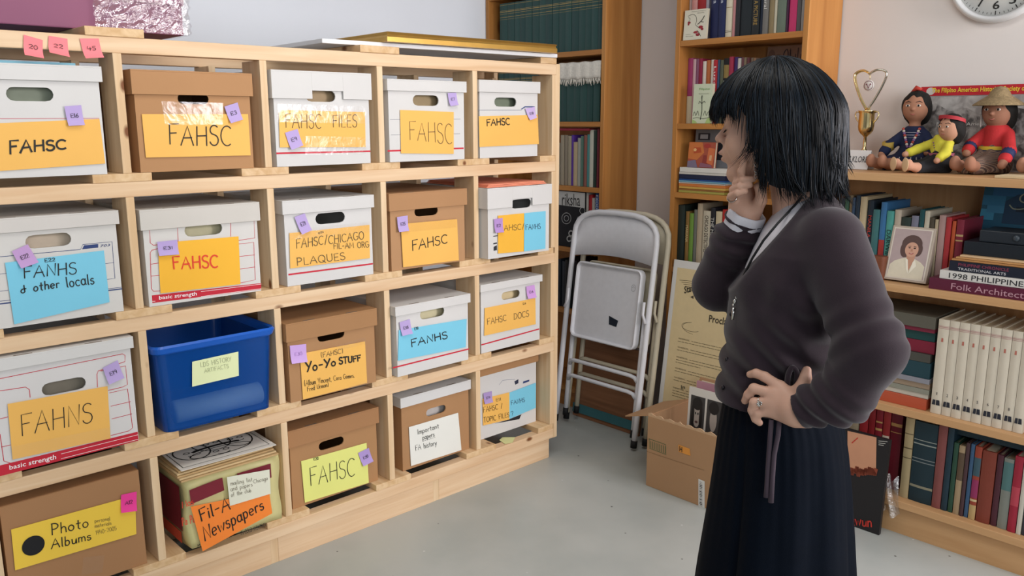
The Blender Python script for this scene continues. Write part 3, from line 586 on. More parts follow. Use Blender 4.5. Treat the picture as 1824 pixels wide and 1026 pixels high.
t, q, y = archive_box('white printed file box with brown lid and yellow and blue TOPIC FILES label', 1.196, 1.49, RUN[4], .392, .438, .065, CARD_W, '#ab8158', None,
    prints=[(NAVY, .0014, L(cG, (985, 230), (1100, 205), (1225, 165))), (NAVY, .001, L(cG, (1060, 165), (1075, 145), (1130, 140)))], bands=[('#2b3147', L(cG, (1128, 150), (1146, 140), (1146, 158), (1132, 165))), (NAVY, L(cG, (1168, 150), (1195, 142), (1195, 150), (1166, 160))), ('#26262a', L(cG, (1040, 340), (1100, 322), (1160, 298), (1150, 320)))])
label_sheet(t, q, L(cG, (982, 228), (1103, 198), (1103, 320), (985, 348)), YEL, [('FAHSC /', L(cG, (985, 290), (1072, 268), (1070, 248), (984, 266)), .0017, INK), ('TOPIC FILES', L(cG, (987, 335), (1102, 308), (1100, 288), (986, 312)), .0017, INK), ('E11', L(cG, (1042, 238), (1064, 234), (1063, 222), (1041, 226)), .0014, INK)])
label_sheet(t, q, L(cG, (1103, 200), (1222, 155), (1222, 268), (1103, 318)), BLU, [('FANHS', L(cG, (1110, 255), (1172, 240), (1170, 222), (1109, 236)), .0017, BLUEINK), ('?', L(cG, (1110, 305), (1120, 302), (1119, 282), (1109, 285)), .0017, INK)])
sticky(t, q, L(cG, (984, 202), (1022, 192), (1024, 240), (987, 250)), 'E11', '#ab94c8')
# ---- carton of newspapers
t = thing('newspaper_carton', 'crumpled cream and maroon carton marked Fil-A Newspapers on an orange sheet', 'carton', (.2, .16, RUN[4]))
def wobble_box(x0, x1, y0, y1, z0, z1, n, amp, taper=0.0, seed=3):
    bm = bmesh.new(); bmesh.ops.create_cube(bm, size=1.0)
    bmesh.ops.subdivide_edges(bm, edges=bm.edges[:], cuts=n, use_grid_fill=True)
    r = np.random.default_rng(seed); ph = r.uniform(0, 6.28, (6, 3)); fr = r.uniform(9, 34, (6, 3))
    for v in bm.verts:
        p = np.array(v.co); q_ = np.array([x0+(p[0]+.5)*(x1-x0), y0+(p[1]+.5)*(y1-y0), z0+(p[2]+.5)*(z1-z0)])
        d = sum(np.sin(fr[i]@q_*1.7+ph[i]) for i in range(6))/6*amp
        k = p/np.linalg.norm(p); e = np.abs(p).max()
        q_ = q_+d*np.sign(p)*(np.abs(p) > .499)
        if p[2] < -.499: q_[2] = z0
        v.co = q_
    vs = [tuple(v.co) for v in bm.verts]; bm.verts.index_update(); fs = [tuple(v.index for v in f.verts) for f in bm.faces]; bm.free()
    return MB().add(vs, fs, 0, True)
bx0, bx1, by0, bz1 = .068, .345, .002, .345
wobble_box(bx0, bx1, by0, .36, RUN[4]+.0006, bz1, 9, .007).build('carton', mat('#d8cf93', .45, .12, 14, .15, bscale=30, key='carton'), t)
yc = by0-.008; q = plane_pt(yc)
MAR = mat('#7a2230', .5, .15, 20, key='maroon')
pm = MB(); pm.add([q(p) for p in L(cE, (742, 690), (872, 640), (880, 690), (750, 745))], [(3, 2, 1, 0)])
pm.add([q(p)+np.array([0, .001, 0]) for p in L(cE, (930, 625), (1062, 585), (1066, 640), (940, 690))], [(3, 2, 1, 0)])
sx = bx0-.008
pm.add([(sx, .03, .19), (sx, .03, .325), (sx, .33, .325), (sx, .33, .19)], [(0, 1, 2, 3)]); pm.build('printed_panel', MAR, t)
pm = MB().add([(sx, .04, .15), (sx, .04, .185), (sx, .33, .185), (sx, .33, .15)], [(0, 1, 2, 3)]); pm.build('printed_panel', mat('#c84a34', .5, .1, key='redpanel'), t)
pm = MB(); print_text(pm, 'IN COLD WEATHER', [q(p) for p in L(cE, (945, 866), (1045, 832), (1043, 816), (943, 848))], 0, .001, (0, -1, 0)); pm.build('lettering', INK, t); pm = MB(); print_text(pm, 'MADE IN TAIWAN', [q(p) for p in L(cE, (775, 916), (900, 876), (900, 862), (774, 902))], 0, .001, (0, -1, 0)); pm.build('lettering', INK, t)
pm = MB(); stroke_text(pm, 'Mas', [q(p) for p in L(cE, (715, 760), (760, 745), (755, 720), (712, 735))], .002, 0, .001, (0, -1, 0)); pm.build('red_script', REDINK, t); pm = MB(); stroke_text(pm, 'Pa Pa', [q(p) for p in L(cE, (715, 830), (765, 815), (762, 785), (712, 800))], .002, 0, .001, (0, -1, 0)); pm.build('red_script', REDINK, t)
sheet(t, 'label_sheet', q, L(cE, (745, 752), (1052, 690), (1065, 778), (792, 927)), '#fa8a36', .005, [('Fil-A', L(cE, (785, 810), (900, 760), (890, 712), (775, 765)), .0036, INK), ('Newspapers', L(cE, (800, 885), (1032, 760), (1022, 720), (790, 830)), .0036, INK)])
o = sheet(t, 'note_sheet', q, L(cE, (885, 635), (1052, 605), (1057, 700), (897, 748)), '#e4e4d0', .008, [('mailing list', L(cE, (900, 668), (985, 650), (983, 635), (898, 650)), .0009, PENCIL), ('and papers', L(cE, (900, 690), (985, 670), (983, 655), (898, 672)), .0009, PENCIL), ('of the club', L(cE, (902, 712), (980, 692), (978, 678), (900, 695)), .0009, PENCIL), ('Chicago', L(cE, (990, 660), (1045, 645), (1043, 630), (988, 645)), .0009, PENCIL)])
np_ = MB()
for i in range(5):
    a = random.uniform(-.006, .006); np_.obox((bx0-.02+a, by0-.015+.004*i, bz1+.007+.006*i), (.29, .004*i, .0), (0, .33, 0), (0, 0, .005), i % 2)
nb = np_.build('newspaper_stack', [mat('#c8a777', .8, .12, 25, key='np'), mat('#d6bb8d', .8, .12, 25, key='np2')], bevel=.001); tag(recenter(nb), 'tan folded newspapers piled on the crumpled carton under a drawing', 'newspapers')
dz = bz1+.039
dr = MB().obox((bx0-.012, by0-.012, dz), (.28, -.004, 0), (.01, .33, 0), (0, 0, .0012)); dr = dr.build('ink_drawing', paper('#e9e5dd')); tag(recenter(dr), 'white sheet with black ink drawing lying on top of the newspapers', 'drawing')
dk = MB(); nz_ = np.array([0, 0, 1.0]); zt_ = dz+.0012
def ell(cx_, cy_, rx, ry, a0=0, a1=360, n=20): return [np.array([cx_+rx*math.cos(math.radians(a0+(a1-a0)*i/n)), cy_+ry*math.sin(math.radians(a0+(a1-a0)*i/n)), zt_+.0006]) for i in range(n+1)]
for (cx_, cy_, rx, ry) in ((.13, .1, .05, .06), (.2, .13, .055, .06), (.27, .12, .045, .07), (.2, .06, .09, .03)):
    ribbon(dk, ell(cx_, cy_, rx, ry), .004, nz_); ribbon(dk, ell(cx_, cy_+.03, rx*.8, ry*.5, 20, 160), .012, nz_); ribbon(dk, ell(cx_-.015, cy_, .008, .006), .003, nz_); ribbon(dk, ell(cx_+.015, cy_, .008, .006), .003, nz_); ribbon(dk, ell(cx_, cy_-.02, .018, .008, 190, 350), .003, nz_)
bxp = [(bx0, by0+.005), (bx0+.255, by0+.002), (bx0+.262, .3), (bx0+.005, .3), (bx0, by0+.005)]
ribbon(dk, [np.array([a, b, zt_+.0006]) for a, b in bxp], .002, nz_)
dk.build('ink_lines', INK, bpy.data.objects[dr.name])
# ---- notes on the rack, loose note
q = plane_pt(-.001)
for cs, s in (((130, 192), (235, 222), (235, 325), (128, 305)), '20'), (((268, 198), (372, 215), (378, 318), (265, 292)), '22'), (((440, 213), (545, 213), (567, 320), (465, 325)), '45'):
    sticky(rack, q, L(cA, *cs), s, PNK, lift=.002, curl=.012)
ln = MB(); a = [atZ(*p, RUN[4]-RT_+.0012) for p in L(cG, (1060, 415), (1075, 402), (1132, 402), (1120, 425), (1085, 432))]
ln.prism(a, (0, 0, .0008)); tag(recenter(ln.build('paper_note', paper('#dfe0a0'))), 'small pale yellow note lying on the bottom rail below the TOPIC FILES box', 'note')
# ---- on top of the rack
t = thing('storage_box', 'large mauve box partly wrapped in clear plastic on top of the rack', 'box', (-.14, .25, RUN[0]))
mauve = mat('#8d5570', .6, .04, 6, key='mauve')
MB().box(-.48, .196, .09, .43, RUN[0]+.0006, RUN[0]+.085).build('body', mauve, t, .003)
MB().box(-.485, .2, .085, .435, RUN[0]+.075, RUN[0]+.15).build('lid', mauve, t, .003)
pl = MB(); N = 26
for side in range(2):
    V = []
    for j in range(N+1):
        for i in range(N+1):
            u, v = i/N, j/N; wv = .004*math.sin(17*u+9*v+3*math.sin(11*v))+.004*math.sin(31*v-14*u*u*3)
            if side == 0: V.append((-.03+u*.236, .078-abs(wv)*1.2, RUN[0]+.001+v*.155))
            else: V.append((.206+abs(wv), .078+u*.36, RUN[0]+.001+v*.155))
    pl.add(V, [(j*(N+1)+i, j*(N+1)+i+1, (j+1)*(N+1)+i+1, (j+1)*(N+1)+i) for j in range(N) for i in range(N)], 0, True)
pl.build('plastic_wrap', clear_film('plastic_wrap', shine=.22, rough=.08, bscale=24, bstr=.9), t)
# white board and gilt frame
ZT_ = RUN[0]+.0006; fa, fb = atZ(574, 76.5, ZT_), atZ(993, 103, ZT_); ex = (fb-fa); ln_ = np.linalg.norm(ex); ex /= ln_; ey = np.array([-ex[1], ex[0], 0])
wb = MB().obox(fa, ex*ln_, ey*.40, (0, 0, .013)).build('white_board', mat('#e6e7e9', .5, .02), bevel=.0015); tag(recenter(wb), 'white flat board lying on top of the rack under the gilt frame', 'board')
zf = ZT_+.0136
ga, gb = atZ(690, 73.5, zf), atZ(992.5, 94.5, zf); gx = gb-ga; gl = np.linalg.norm(gx); gx /= gl; gy = np.array([-gx[1], gx[0], 0]); gd = .33
t = thing('picture_frame', 'gilt picture frame lying flat on the white board on top of the rack', 'picture frame', tuple(ga+gx*gl/2+gy*gd/2))
GOLD = mat('#c39a4e', .35, .1, 20, metal=.75, key='gold')
prof = [(0, 0), (.03, 0), (.03, .014), (.012, .027), (.006, .030), (0, .028), (.004, .021), (0, .014)]
mb = MB(); cs = [(0, 0, 1, 1), (1, 0, -1, 1), (1, 1, -1, -1), (0, 1, 1, -1)]; rings = []
for cx_, cy_, sx_, sy_ in cs: rings.append([ga+gx*(cx_*gl+sx_*a)+gy*(cy_*gd+sy_*a)+np.array([0, 0, h]) for a, h in prof])
n = len(prof)
mb.add([p for r in rings for p in r], [(i*n+j, ((i+1) % 4)*n+j, ((i+1) % 4)*n+(j+1) % n, i*n+(j+1) % n) for i in range(4) for j in range(n)])
mb.build('moulding', GOLD, t)
MB().obox(ga+gx*.028+gy*.028+np.array([0, 0, .004]), gx*(gl-.056), gy*(gd-.056), (0, 0, .005)).build('backing_panel', mat('#8a6a4a', .7, .05), t)
bf = MB().box(-.34, -.1, .02, .3, 1.4502, 1.456); tag(recenter(bf.build('paper_folder', mat('#7fb2c4', .7, .05, key='bluef'))), 'pale blue folder lying on the lid of the top left white box', 'folder')
# ================================================================== bookcases
OAK_Y = wood('#be8446', '#a66d35', 'y', 'honey_pine_shelf', False, .45); OAK_Z = wood('#c08648', '#a56c34', 'z', 'honey_pine_upright', True, .45, .45, '#7c4520', 2.2)
BIR_Y = wood('#caa073', '#bb8f62', 'y', 'birch_shelf', False, .5, .7); BIR_Z = wood('#c89e72', '#b88c60', 'z', 'birch_upright', False, .5, .7)
BX = 2.0; BK = 2.235
def bookcase(label, y0, y1, x0, x1, ztop, shelves, th, MY, MZ, plinth=None):
    t = thing('bookcase', label, 'bookcase', ((x0+x1)/2, (y0+y1)/2, 0))
    pt = .02
    MB().box(x0, x1, y0, y0+pt, 0, ztop).build('side_panel', MZ, t, .0015)
    MB().box(x0, x1, y1-pt, y1, 0, ztop).build('side_panel', MZ, t, .0015)
    MB().box(x1-.006, x1, y0+pt, y1-pt, 0.0, ztop).build('back_panel', MZ, t)
    for z in shelves: MB().box(x0+.001, x1-.006, y0+pt, y1-pt, z-th, z).build('shelf', MY, t, .0015)
    if plinth: MB().box(x0+.02, x0+.038, y0+pt, y1-pt, 0, plinth).build('plinth', MY, t)
    return t
C1 = [1.893, 1.612, 1.314, 1.033, .757, .47, .1]
MD = [1.93, 1.618, 1.307, 1.040, .74, .42, .1]
LW = [1.157, .817, .427, .118]
c1 = bookcase('tall honey pine bookcase holding rows of dark green volumes, beyond the rack', .178, .925, BX, BK, 2.2, C1, .021, OAK_Y, OAK_Z, .08)
md = bookcase('narrow tall honey pine bookcase partly hidden by the woman in the cardigan', -.722, -.176, BX, BK, 2.2, MD, .021, OAK_Y, OAK_Z, .08)
lw = bookcase('low wide birch bookcase under the wall clock with dolls on its top', -1.98, -.73, 1.87, BK, LW[0]-.0245, LW[1:], .024, BIR_Y, BIR_Z, .094)
MB().box(1.868, BK, -1.985, -.728, LW[0]-.024, LW[0]).build('shelf', BIR_Y, lw, .0015)
sc = MB()
for z in (1.60, 1.30):
    for x in (2.03, 2.19): sc.lathe([(0, .0012), (.005, .0008), (.006, 0)], (x, .1795, z), 12, 0, (0, -1, 0))
sc.build('screw_heads', mat('#8a5c2c', .5, .05, key='screw'), c1)
# ------------------------------------------------------------------ books
PAGE = mat('#cfc4ab', .85, .12, 40, key='pages')
def book(name, xf, ya, yb, z0, h, d, col, label, group=None, lean=0.0, marks=(), texts=(), cat='book', rough=.5, soft=False, parts=True):
    """upright book, spine facing -x at xf, between ya < yb; texts: (string, colour, z0, z1, y0, y1, mode)"""
    g = .0006; ya += g; yb -= g; z0 += .0006; w_ = yb-ya; mb = MB(); t_ = min(.0025, w_*.2); N = 6
    bul = min(.0025, w_*.1)
    sp = [(xf+bul*(1-math.sin(PI*(i/N)))*1.0, ya+w_*i/N) for i in range(N+1)]
    loop = sp+[(xf+d, yb), (xf+d, yb-t_), (xf+.006+bul, yb-t_), (xf+.006+bul, ya+t_), (xf+d, ya+t_), (xf+d, ya)]
    n = len(loop); V = [(x, y, z0) for x, y in loop]+[(x, y, z0+h) for x, y in loop]
    ns = N+1
    F = [((i+1) % n, i, i+n, (i+1) % n+n) for i in range(n)]
    # caps: boards and spine strips
    i_yb, i_ya = N+1, N+6
    cap = [(0, ns-1, N+3, N+4)]
    a_ = list(range(ns))+[N+3, N+4]
    F += [tuple(p+n for p in reversed(a_)), tuple(a_), (N+n, N+n+3, N+n+2, N+n+1), (N, N+1, N+2, N+3), (n, N+6+n, N+5+n, N+4+n), (0, N+4, N+5, N+6)]
    F = [tuple(reversed(f)) for f in F]
    mb.add(V, F[N:], 0)
    mb.add([(x, y, z0) for x, y in sp]+[(x, y, z0+h) for x, y in sp], [(i+1, i, i+ns, i+1+ns) for i in range(N)], 0, True)
    mb.box(xf+.0065+bul, xf+d-.004, ya+t_, yb-t_, z0+.004, z0+h-.004, 1)
    mats = [mat(col, rough, .05, 30, .05, bscale=300, key='bk'), PAGE]
    def mi(c):
        m_ = mat(c, .55, 0, key='mark')
        if m_ not in mats: mats.append(m_)
        return mats.index(m_)
    for (f0, f1, c) in marks:
        i0 = mi(c); a0, a1 = z0+h*f0, z0+h*f1
        V = [(x-.0004, y, a0) for x, y in sp]+[(x-.0004, y, a1) for x, y in sp]
        mb.add(V, [(i+1, i, i+ns, i+1+ns) for i in range(N)], i0, True)
    for (s, c, f0, f1, g0, g1, mode) in texts:
        za, zb_ = z0+h*f0, z0+h*f1; yl, yr = yb-w_*g0, yb-w_*g1; x = xf-.0003
        if mode == 'v': qd = [(x, yl, zb_), (x, yl, za), (x, yr, za), (x, yr, zb_)]
        else: qd = [(x, yl, za), (x, yr, za), (x, yr, zb_), (x, yl, zb_)]
        print_text(mb, s, qd, mi(c), .0006, (-1, 0, 0), .004)
    if lean:
        c_, s_ = math.cos(lean), math.sin(lean); py = ya if lean > 0 else yb
        mb.v = [(x, py+(y-py)*c_-(z-z0)*s_*(1), z0+(y-py)*s_+(z-z0)*c_) for x, y, z in mb.v]
        lo = min(v[2] for v in mb.v); mb.v = [(x, y, z+z0-lo) for x, y, z in mb.v]
    o = mb.build(name, mats); recenter(o)
    return tag(o, label, cat, group)
_labels = set()
def row(xf, z0, items, where, cv, ymid, group, dmax):
    ylo, yhi, zm = (.1995, .904, 9) if xf > 1.99 and '%s' % where and ('green' in where or 'riksha' in where or 'folded' in where) else ((-.7015, -.197, 9) if xf > 1.99 else (-1.95, -.752, 9))
    zl = [q_ for q_ in (C1 if ylo > 0 else MD if yhi < 0 and xf > 1.99 else [LW[0]]+LW[1:]) if q_ > z0+.05]
    zm = min(zl)-.026 if zl else 9
    """items: (pxL, pxR, pxTop, colour, colour words[, dict]) in crop coordinates, converted by cv"""
    for i, it in enumerate(items):
        a, b, tp, col, words = it[:5]; kw = dict(it[5]) if len(it) > 5 else {}
        yb = atX(*cv(a, ymid), xf)[1]; ya = atX(*cv(b, ymid), xf)[1]
        ya, yb = max(ya, ylo), min(yb, yhi)
        if yb-ya < .004: continue
        h = min(atX(*cv((a+b)/2, tp), xf)[2], zm)-z0
        nb = []
        if i > 0: nb.append(items[i-1][4])
        if i < len(items)-1: nb.append(items[i+1][4])
        lab = kw.pop('label', None)
        if not lab:
            lab = '%s book on %s' % (words, where)
            lab += (', between %s and %s ones' % (nb[0], nb[1])) if len(nb) == 2 else ', beside the %s one' % nb[0]
            k = 2
        if lab in _labels: raise ValueError('dup label '+lab)
        if 'group' not in kw or kw['group'] is None: _labels.add(lab)
        gg = kw.pop('group', group); d = kw.pop('d', random.uniform(.14, dmax))
        book(kw.pop('name', 'book'), xf+kw.pop('dx', random.uniform(0, .008)), ya, yb, z0, h, d, col, lab, gg, **kw)
# --- green volumes
GRN = ['#2a4a46', '#284844', '#2c4d49', '#264542']
gcv = C(860, 0, 3.205)
def green_row(ys, z0, h, lab, grp):
    for i in range(len(ys)-1):
        gold = '#a68f57'
        book('reference_volume', BX+.022+random.uniform(0, .003), ys[i+1], ys[i], z0, h, .17, GRN[i % 4], lab, grp, marks=[(.965, .972, gold), (.86, .866, gold), (.835, .847, gold), (.80, .806, gold), (.74, .748, gold), (.70, .704, gold)])
b1 = [atX(*gcv(x, 200), BX+.022)[1] for x in (93, 137, 177, 208, 240, 278, 317, 355, 392, 430, 468, 503, 543, 580, 617, 655, 680)]
b1[0] = min(b1[0], .9); b1[-1] = max(b1[-1], .2)
green_row(b1, C1[1], .243, 'dark green clothbound volume with gold title on the upper row of green volumes', 'upper row of green volumes')
b2 = [atX(*gcv(x, 560), BX+.022)[1] for x in (445, 475, 515, 552, 592, 625, 664)]
b2[-1] = max(b2[-1], .2); st = b2[0]; ext = []
while st+.038 < .895: st += .038; ext.append(st)
green_row(ext[::-1]+b2, C1[2], .232, 'dark green clothbound volume with gold title on the lower row of green volumes', 'lower row of green volumes')
# cloth on the lower green row
cl = MB(); ya, yb = .206, .45; zc = C1[2]+.2345; N, K = 40, 14; V = []
for j in range(K+1):
    v = j/K
    for i in range(N+1):
        u = i/N; y = yb+(ya-yb)*u; s_ = v*.19
        if s_ < .12: x = BX+.15-s_*1.1; z = zc+.008+.006*(s_/.12)+.0015*math.sin(u*19+v*7)
        else:
            e = (s_-.12); x = BX+.010-.0012*math.sin(u*31)-e*.03; z = zc+.014-e*.95+.002*math.sin(u*23)
        V.append((x, y, z))
cl.add(V, [(j*(N+1)+i, j*(N+1)+i+1, (j+1)*(N+1)+i+1, (j+1)*(N+1)+i) for j in range(K) for i in range(N)], 0, True)
KN = mat('#e6dfd2', .9, .15, 120, .6, bscale=220, key='knit')
o = cl.build('folded_cloth', KN); so = o.modifiers.new('t', 'SOLIDIFY'); so.thickness = .006
recenter(o); tag(o, 'cream knitted cloth with fringe draped over the lower row of green volumes', 'cloth')
fr = MB()
for i in range(38):
    u = (i+.5)/38; y = yb+(ya-yb)*u; z = zc+.014-.066+.002*math.sin(u*23); x = BX+.008
    fr.tube([(x, y, z+.006), (x-.003, y+random.uniform(-.003, .003), z-.008), (x-.002, y+random.uniform(-.007, .007), z-.022-random.uniform(0, .008))], [.0022, .002, .0012], 5)
fr.build('fringe', KN, o)
# --- third row
hcv = C(960, 200, 3.664)
row(BX+.02, C1[3], [(108, 132, 200, '#9a8f7c', 'tan grey'), (135, 156, 150, '#9c917d', 'grey beige'), (158, 178, 150, '#8d8170', 'taupe'), (180, 202, 155, '#a2977f', 'khaki'), (203, 219, 150, '#5a3494', 'violet', dict(texts=[])), (221, 246, 195, '#b5a182', 'light tan'), (248, 268, 168, '#9d9d92', 'pale grey', ), (269, 281, 155, '#58766a', 'sage'), (282, 303, 150, '#8c5b52', 'dull red'), (305, 324, 145, '#4d8b89', 'teal'), (326, 352, 115, '#c3c2b2', 'tall cream'), (353, 372, 120, '#27382f', 'dark green', ), (374, 389, 110, '#6d2530', 'maroon')],
    'the shelf below the green volumes', hcv, 300, 'books on the third shelf of the green volumes bookcase', .19)
fb_ = MB().box(BX+.012, BX+.12, .272, .46, C1[3]+.2425, C1[3]+.2525); tag(recenter(fb_.build('book', [mat('#8e2436', .5, .05, key='bk')], bevel=.001)), 'maroon book lying flat on top of the third shelf books, green volumes bookcase', 'book')
# flat book rests on the row: a lower support row behind
# --- riksha magazine and neighbours
xf = BX+.012; z0 = C1[4]+.0006
y1_, y0_ = .50, atX(*hcv(302, 640), xf)[1]; zt = min(atX(*hcv(290, 515), xf)[2], C1[3]-.024)
t = thing('magazine', 'black magazine titled riksha standing face out above the folded chair', 'magazine', (xf, (y0_+y1_)/2, z0))
MB().box(xf, xf+.006, y0_, y1_, z0, zt).build('cover', mat('#18181a', .35, .05, key='mag'), t)
f_ = lambda px: atX(px[0], px[1], xf)
mb = MB(); x = xf-.0006; za = atX(*hcv(290, 618), xf)[2]
yL = y1_-.004
mb.quad((x, yL, za), (x, y0_+.002, za-.004), (x, y0_+.002, zt-.002), (x, yL, zt-.002)); mb.build('title_panel', mat('#b9b8b4', .5, .03, key='tp'), t)
mb = MB(); print_text(mb, 'riksha', [f_(hcv(*p)) for p in ((152, 607), (270, 612), (270, 535), (152, 528))], 0, .0016, (-1, 0, 0)); mb.build('lettering', INK, t)
mb = MB(); nx = np.array([-1.0, 0, 0])
def ring_px(mb, cv, c, r, wd, f, n=18, x=-.0008):
    ribbon(mb, [f(cv(c[0]+r*math.cos(2*PI*i/n), c[1]+r*1.2*math.sin(2*PI*i/n)))+np.array([x, 0, 0]) for i in range(n+1)], wd, nx)
for c, r in (((180, 692), 30), ((180, 692), 15), ((284, 642), 17)): ring_px(mb, hcv, c, r, .0025, f_)
for c in ((210, 790), (198, 825), (224, 825)): ring_px(mb, hcv, c, 14, .006, f_)
mb.quad(*[f_(hcv(*p))+np.array([-.0008, 0, 0]) for p in ((252, 700), (268, 704), (266, 680), (253, 682))]); mb.build('emblem', mat('#b5b5b2', .5, .02, key='emb'), t)
row(BX+.02, C1[4], [(303, 318, 520, '#b9b6ae', 'off white'), (320, 344, 540, '#a3262a', 'red'), (345, 360, 560, '#a9a39a', 'grey'), (362, 389, 520, '#1f4f94', 'blue', dict(texts=[('EXODUS', '#d6dbe2', .62, .97, .2, .75, 'v')]))], 'the shelf with the riksha magazine', hcv, 620, 'books beside the riksha magazine', .19)
row(BX+.02, C1[5], [(70, 95, 975, '#22262c', 'black'), (97, 118, 985, '#2b2f38', 'charcoal'), (120, 140, 960, '#1f2730', 'blue black'), (142, 165, 975, '#30343a', 'slate'), (167, 188, 965, '#24211f', 'dark brown'), (190, 212, 980, '#1d2b2e', 'dark teal'), (214, 240, 970, '#2a2527', 'dusky')], 'the shelf behind the folded chair', hcv, 1000, 'dark books behind the folded chair', .19)
# ------------------------------------------------------------------ middle bookcase
mcv = C(1180, 0, 4.665); SX = BX+.03; zt0 = MD[1]
row(SX+.02, zt0, [(186, 232, -150, '#b7a29a', 'beige'), (235, 282, -130, '#d59c97', 'pale pink'), (285, 358, -140, '#a83034', 'brick red'), (360, 386, -120, '#a9a1ab', 'lilac grey')], 'the middle bookcase top shelf', mcv, 40, 'books on the top shelf of the middle bookcase', .15)
row(SX, zt0, [(393, 458, -150, '#20264c', 'navy', dict(texts=[('Manila', '#c9ccd8', .62, .96, .35, .8, 'v')])), (462, 518, -150, '#232a52', 'midnight blue', dict(texts=[('Manila', '#c9ccd8', .62, .96, .35, .8, 'v')])), (520, 571, -140, '#d6ccb4', 'ivory', dict(marks=[(.1, .11, '#5d5340'), (.13, .135, '#5d5340'), (.55, .56, '#9a8458')])), (574, 600, -150, '#cf8f8f', 'rose'), (603, 640, -150, '#2c2b2e', 'black'), (642, 735, -150, '#20272b', 'thick black'), (738, 800, -140, '#26292a', 'gold lettered', dict(texts=[('ONLY A PICTURE', '#a98a4a', .2, .95, .25, .8, 'v')])), (802, 826, -130, '#1f2838', 'dark blue'), (829, 874, -140, '#77746f', 'grey', dict(texts=[('General', '#d8d5cf', .5, .96, .2, .8, 'v')])), (877, 920, -120, '#8e7d5c', 'khaki brown'), (922, 943, -120, '#c7bfa8', 'cream'), (946, 1018, -130, '#6d7a6b', 'sage green'), (1021, 1038, -120, '#4a2440', 'plum'), (1041, 1104, -130, '#c8386b', 'hot pink'), (1107, 1140, -110, '#5a5656', 'charcoal'), (1143, 1172, -110, '#98948f', 'light grey')],
    'the middle bookcase top shelf', mcv, 150, 'books on the top shelf of the middle bookcase', .17)
def cover_book(name, label, cat, xf, cv, corners, thick, col, lean, art, page=True):
    """book standing face out; corners px tl,tr,br,bl on plane x=xf at its foot; leans back by lean metres at the top"""
    bl, br = atX(*cv(*corners[3]), xf), atX(*cv(*corners[2]), xf); tl, tr = atX(*cv(*corners[0]), xf), atX(*cv(*corners[1]), xf)
    yl, yr, zb, zt = (bl[1]+tl[1])/2, (br[1]+tr[1])/2, min(bl[2], br[2]), max(tl[2], tr[2])
    return yl, yr, zb, zt
def face_out(name, label, cat, xf, yl, yr, zb, zt, thick, col, lean, art, back='#cfc4ab'):
    t = thing(name, label, cat, (xf, (yl+yr)/2, zb)); zb += .0008
    S = lambda u, v, w_=0.0: np.array([xf+lean*v+w_, yl+(yr-yl)*u, zb+(zt-zb)*v])
    def slab(mb, w0, w1, e=0.0, mi=0):
        pts = [S(e, e*.5, w0), S(1-e, e*.5, w0), S(1-e, 1-e, w0), S(e, 1-e, w0)]
        mb.prism(pts, (w1-w0, 0, 0), mi)
    m1 = MB(); slab(m1, 0, .0015); m1.build('cover', mat(col, .4, .03, key='cov'), t)
    if thick > .004:
        m2 = MB(); slab(m2, .0016, thick-.0016, .01); m2.build('page_block', mat(back, .8, .1, key='pg'), t)
        m3 = MB(); slab(m3, thick-.0015, thick); m3.build('back_cover', mat(col, .4, .03, key='cov'), t)
    art(t, S); return t
def poly(t, S, pts, col, lift=.0006, name='cover_art', rough=.5):
    mb = MB(); mb.add([S(u, v, -lift) for u, v in pts], [tuple(range(len(pts)))])
    return mb.build(name, mat(col, rough, .04, 40, key='art'), t)
def multi(t, S, shapes, name='cover_art', lift=.0006):
    mb = MB(); mats = []
    for k, (col, pts) in enumerate(shapes):
        m_ = mat(col, .5, .05, 60, key='art')
        if m_ not in mats: mats.append(m_)
        mb.add([S(u, v, -lift-.00012*k) for u, v in pts], [tuple(range(len(pts)))], mats.index(m_))
    return mb.build(name, mats, t)
def ellp(cx, cy, rx, ry, n=18, a0=0): return [(cx+rx*math.cos(2*PI*i/n+a0), cy+ry*math.sin(2*PI*i/n+a0)) for i in range(n)]
def strokes(t, S, lst, col, name='cover_drawing', lift=.0012):
    mb = MB()
    for k, (wd, pts) in enumerate(lst): ribbon(mb, smooth_path([S(u, v, -lift-.00008*k) for u, v in pts], 4), wd, nx)
    return mb.build(name, mat(col, .6, 0, key='art'), t)
def words_on(t, S, lst, name='lettering', lift=.0012, bold=0.0):
    for s, (u0, u1, v0, v1), col in lst:
        mb = MB(); print_text(mb, s, [S(u0, v0), S(u1, v0), S(u1, v1), S(u0, v1)], 0, lift, (-1, 0, 0), bold)
        if mb.v: mb.build(name, mat(col, .6, 0, key='art'), t)
xf = BX+.006
def cy(cv, p, X): q_ = atX(*cv(*p), X); return q_[1], q_[2]
def art1(t, S):
    words_on(t, S, [('History of Filipino', (.3, .92, .915, .95), '#5a5548'), ('Women', (.55, .85, .86, .89), '#5a5548'), ('Poems by', (.12, .34, .17, .2), '#7a7668'), ('Marra Lanot', (.12, .45, .11, .14), '#7a7668')])
    strokes(t, S, [(.0014, [(.15, .8), (.35, .85), (.5, .78), (.55, .62), (.52, .5), (.62, .42), (.72, .36)]), (.0012, [(.18, .76), (.26, .7), (.2, .62)]), (.0030, [(.62, .5), (.78, .62), (.88, .76)]), (.0022, [(.72, .58), (.86, .56)]), (.0016, [(.6, .3), (.7, .22), (.78, .1)])], '#3a3732')
    multi(t, S, [('#8e2a30', ellp(.22, .58, .07, .04)), ('#8e2a30', ellp(.2, .52, .04, .03)), ('#9b2d33', ellp(.75, .4, .1, .05)), ('#8e2a30', ellp(.82, .33, .06, .04)), ('#9b2d33', ellp(.55, .24, .1, .04)), ('#8e2a30', ellp(.65, .16, .09, .05)), ('#c2868a', ellp(.62, .2, .03, .02))])
yl, zb = cy(mcv, (170, 335), xf); yr, _ = cy(mcv, (358, 320), xf); _, zt = cy(mcv, (290, 75), xf)
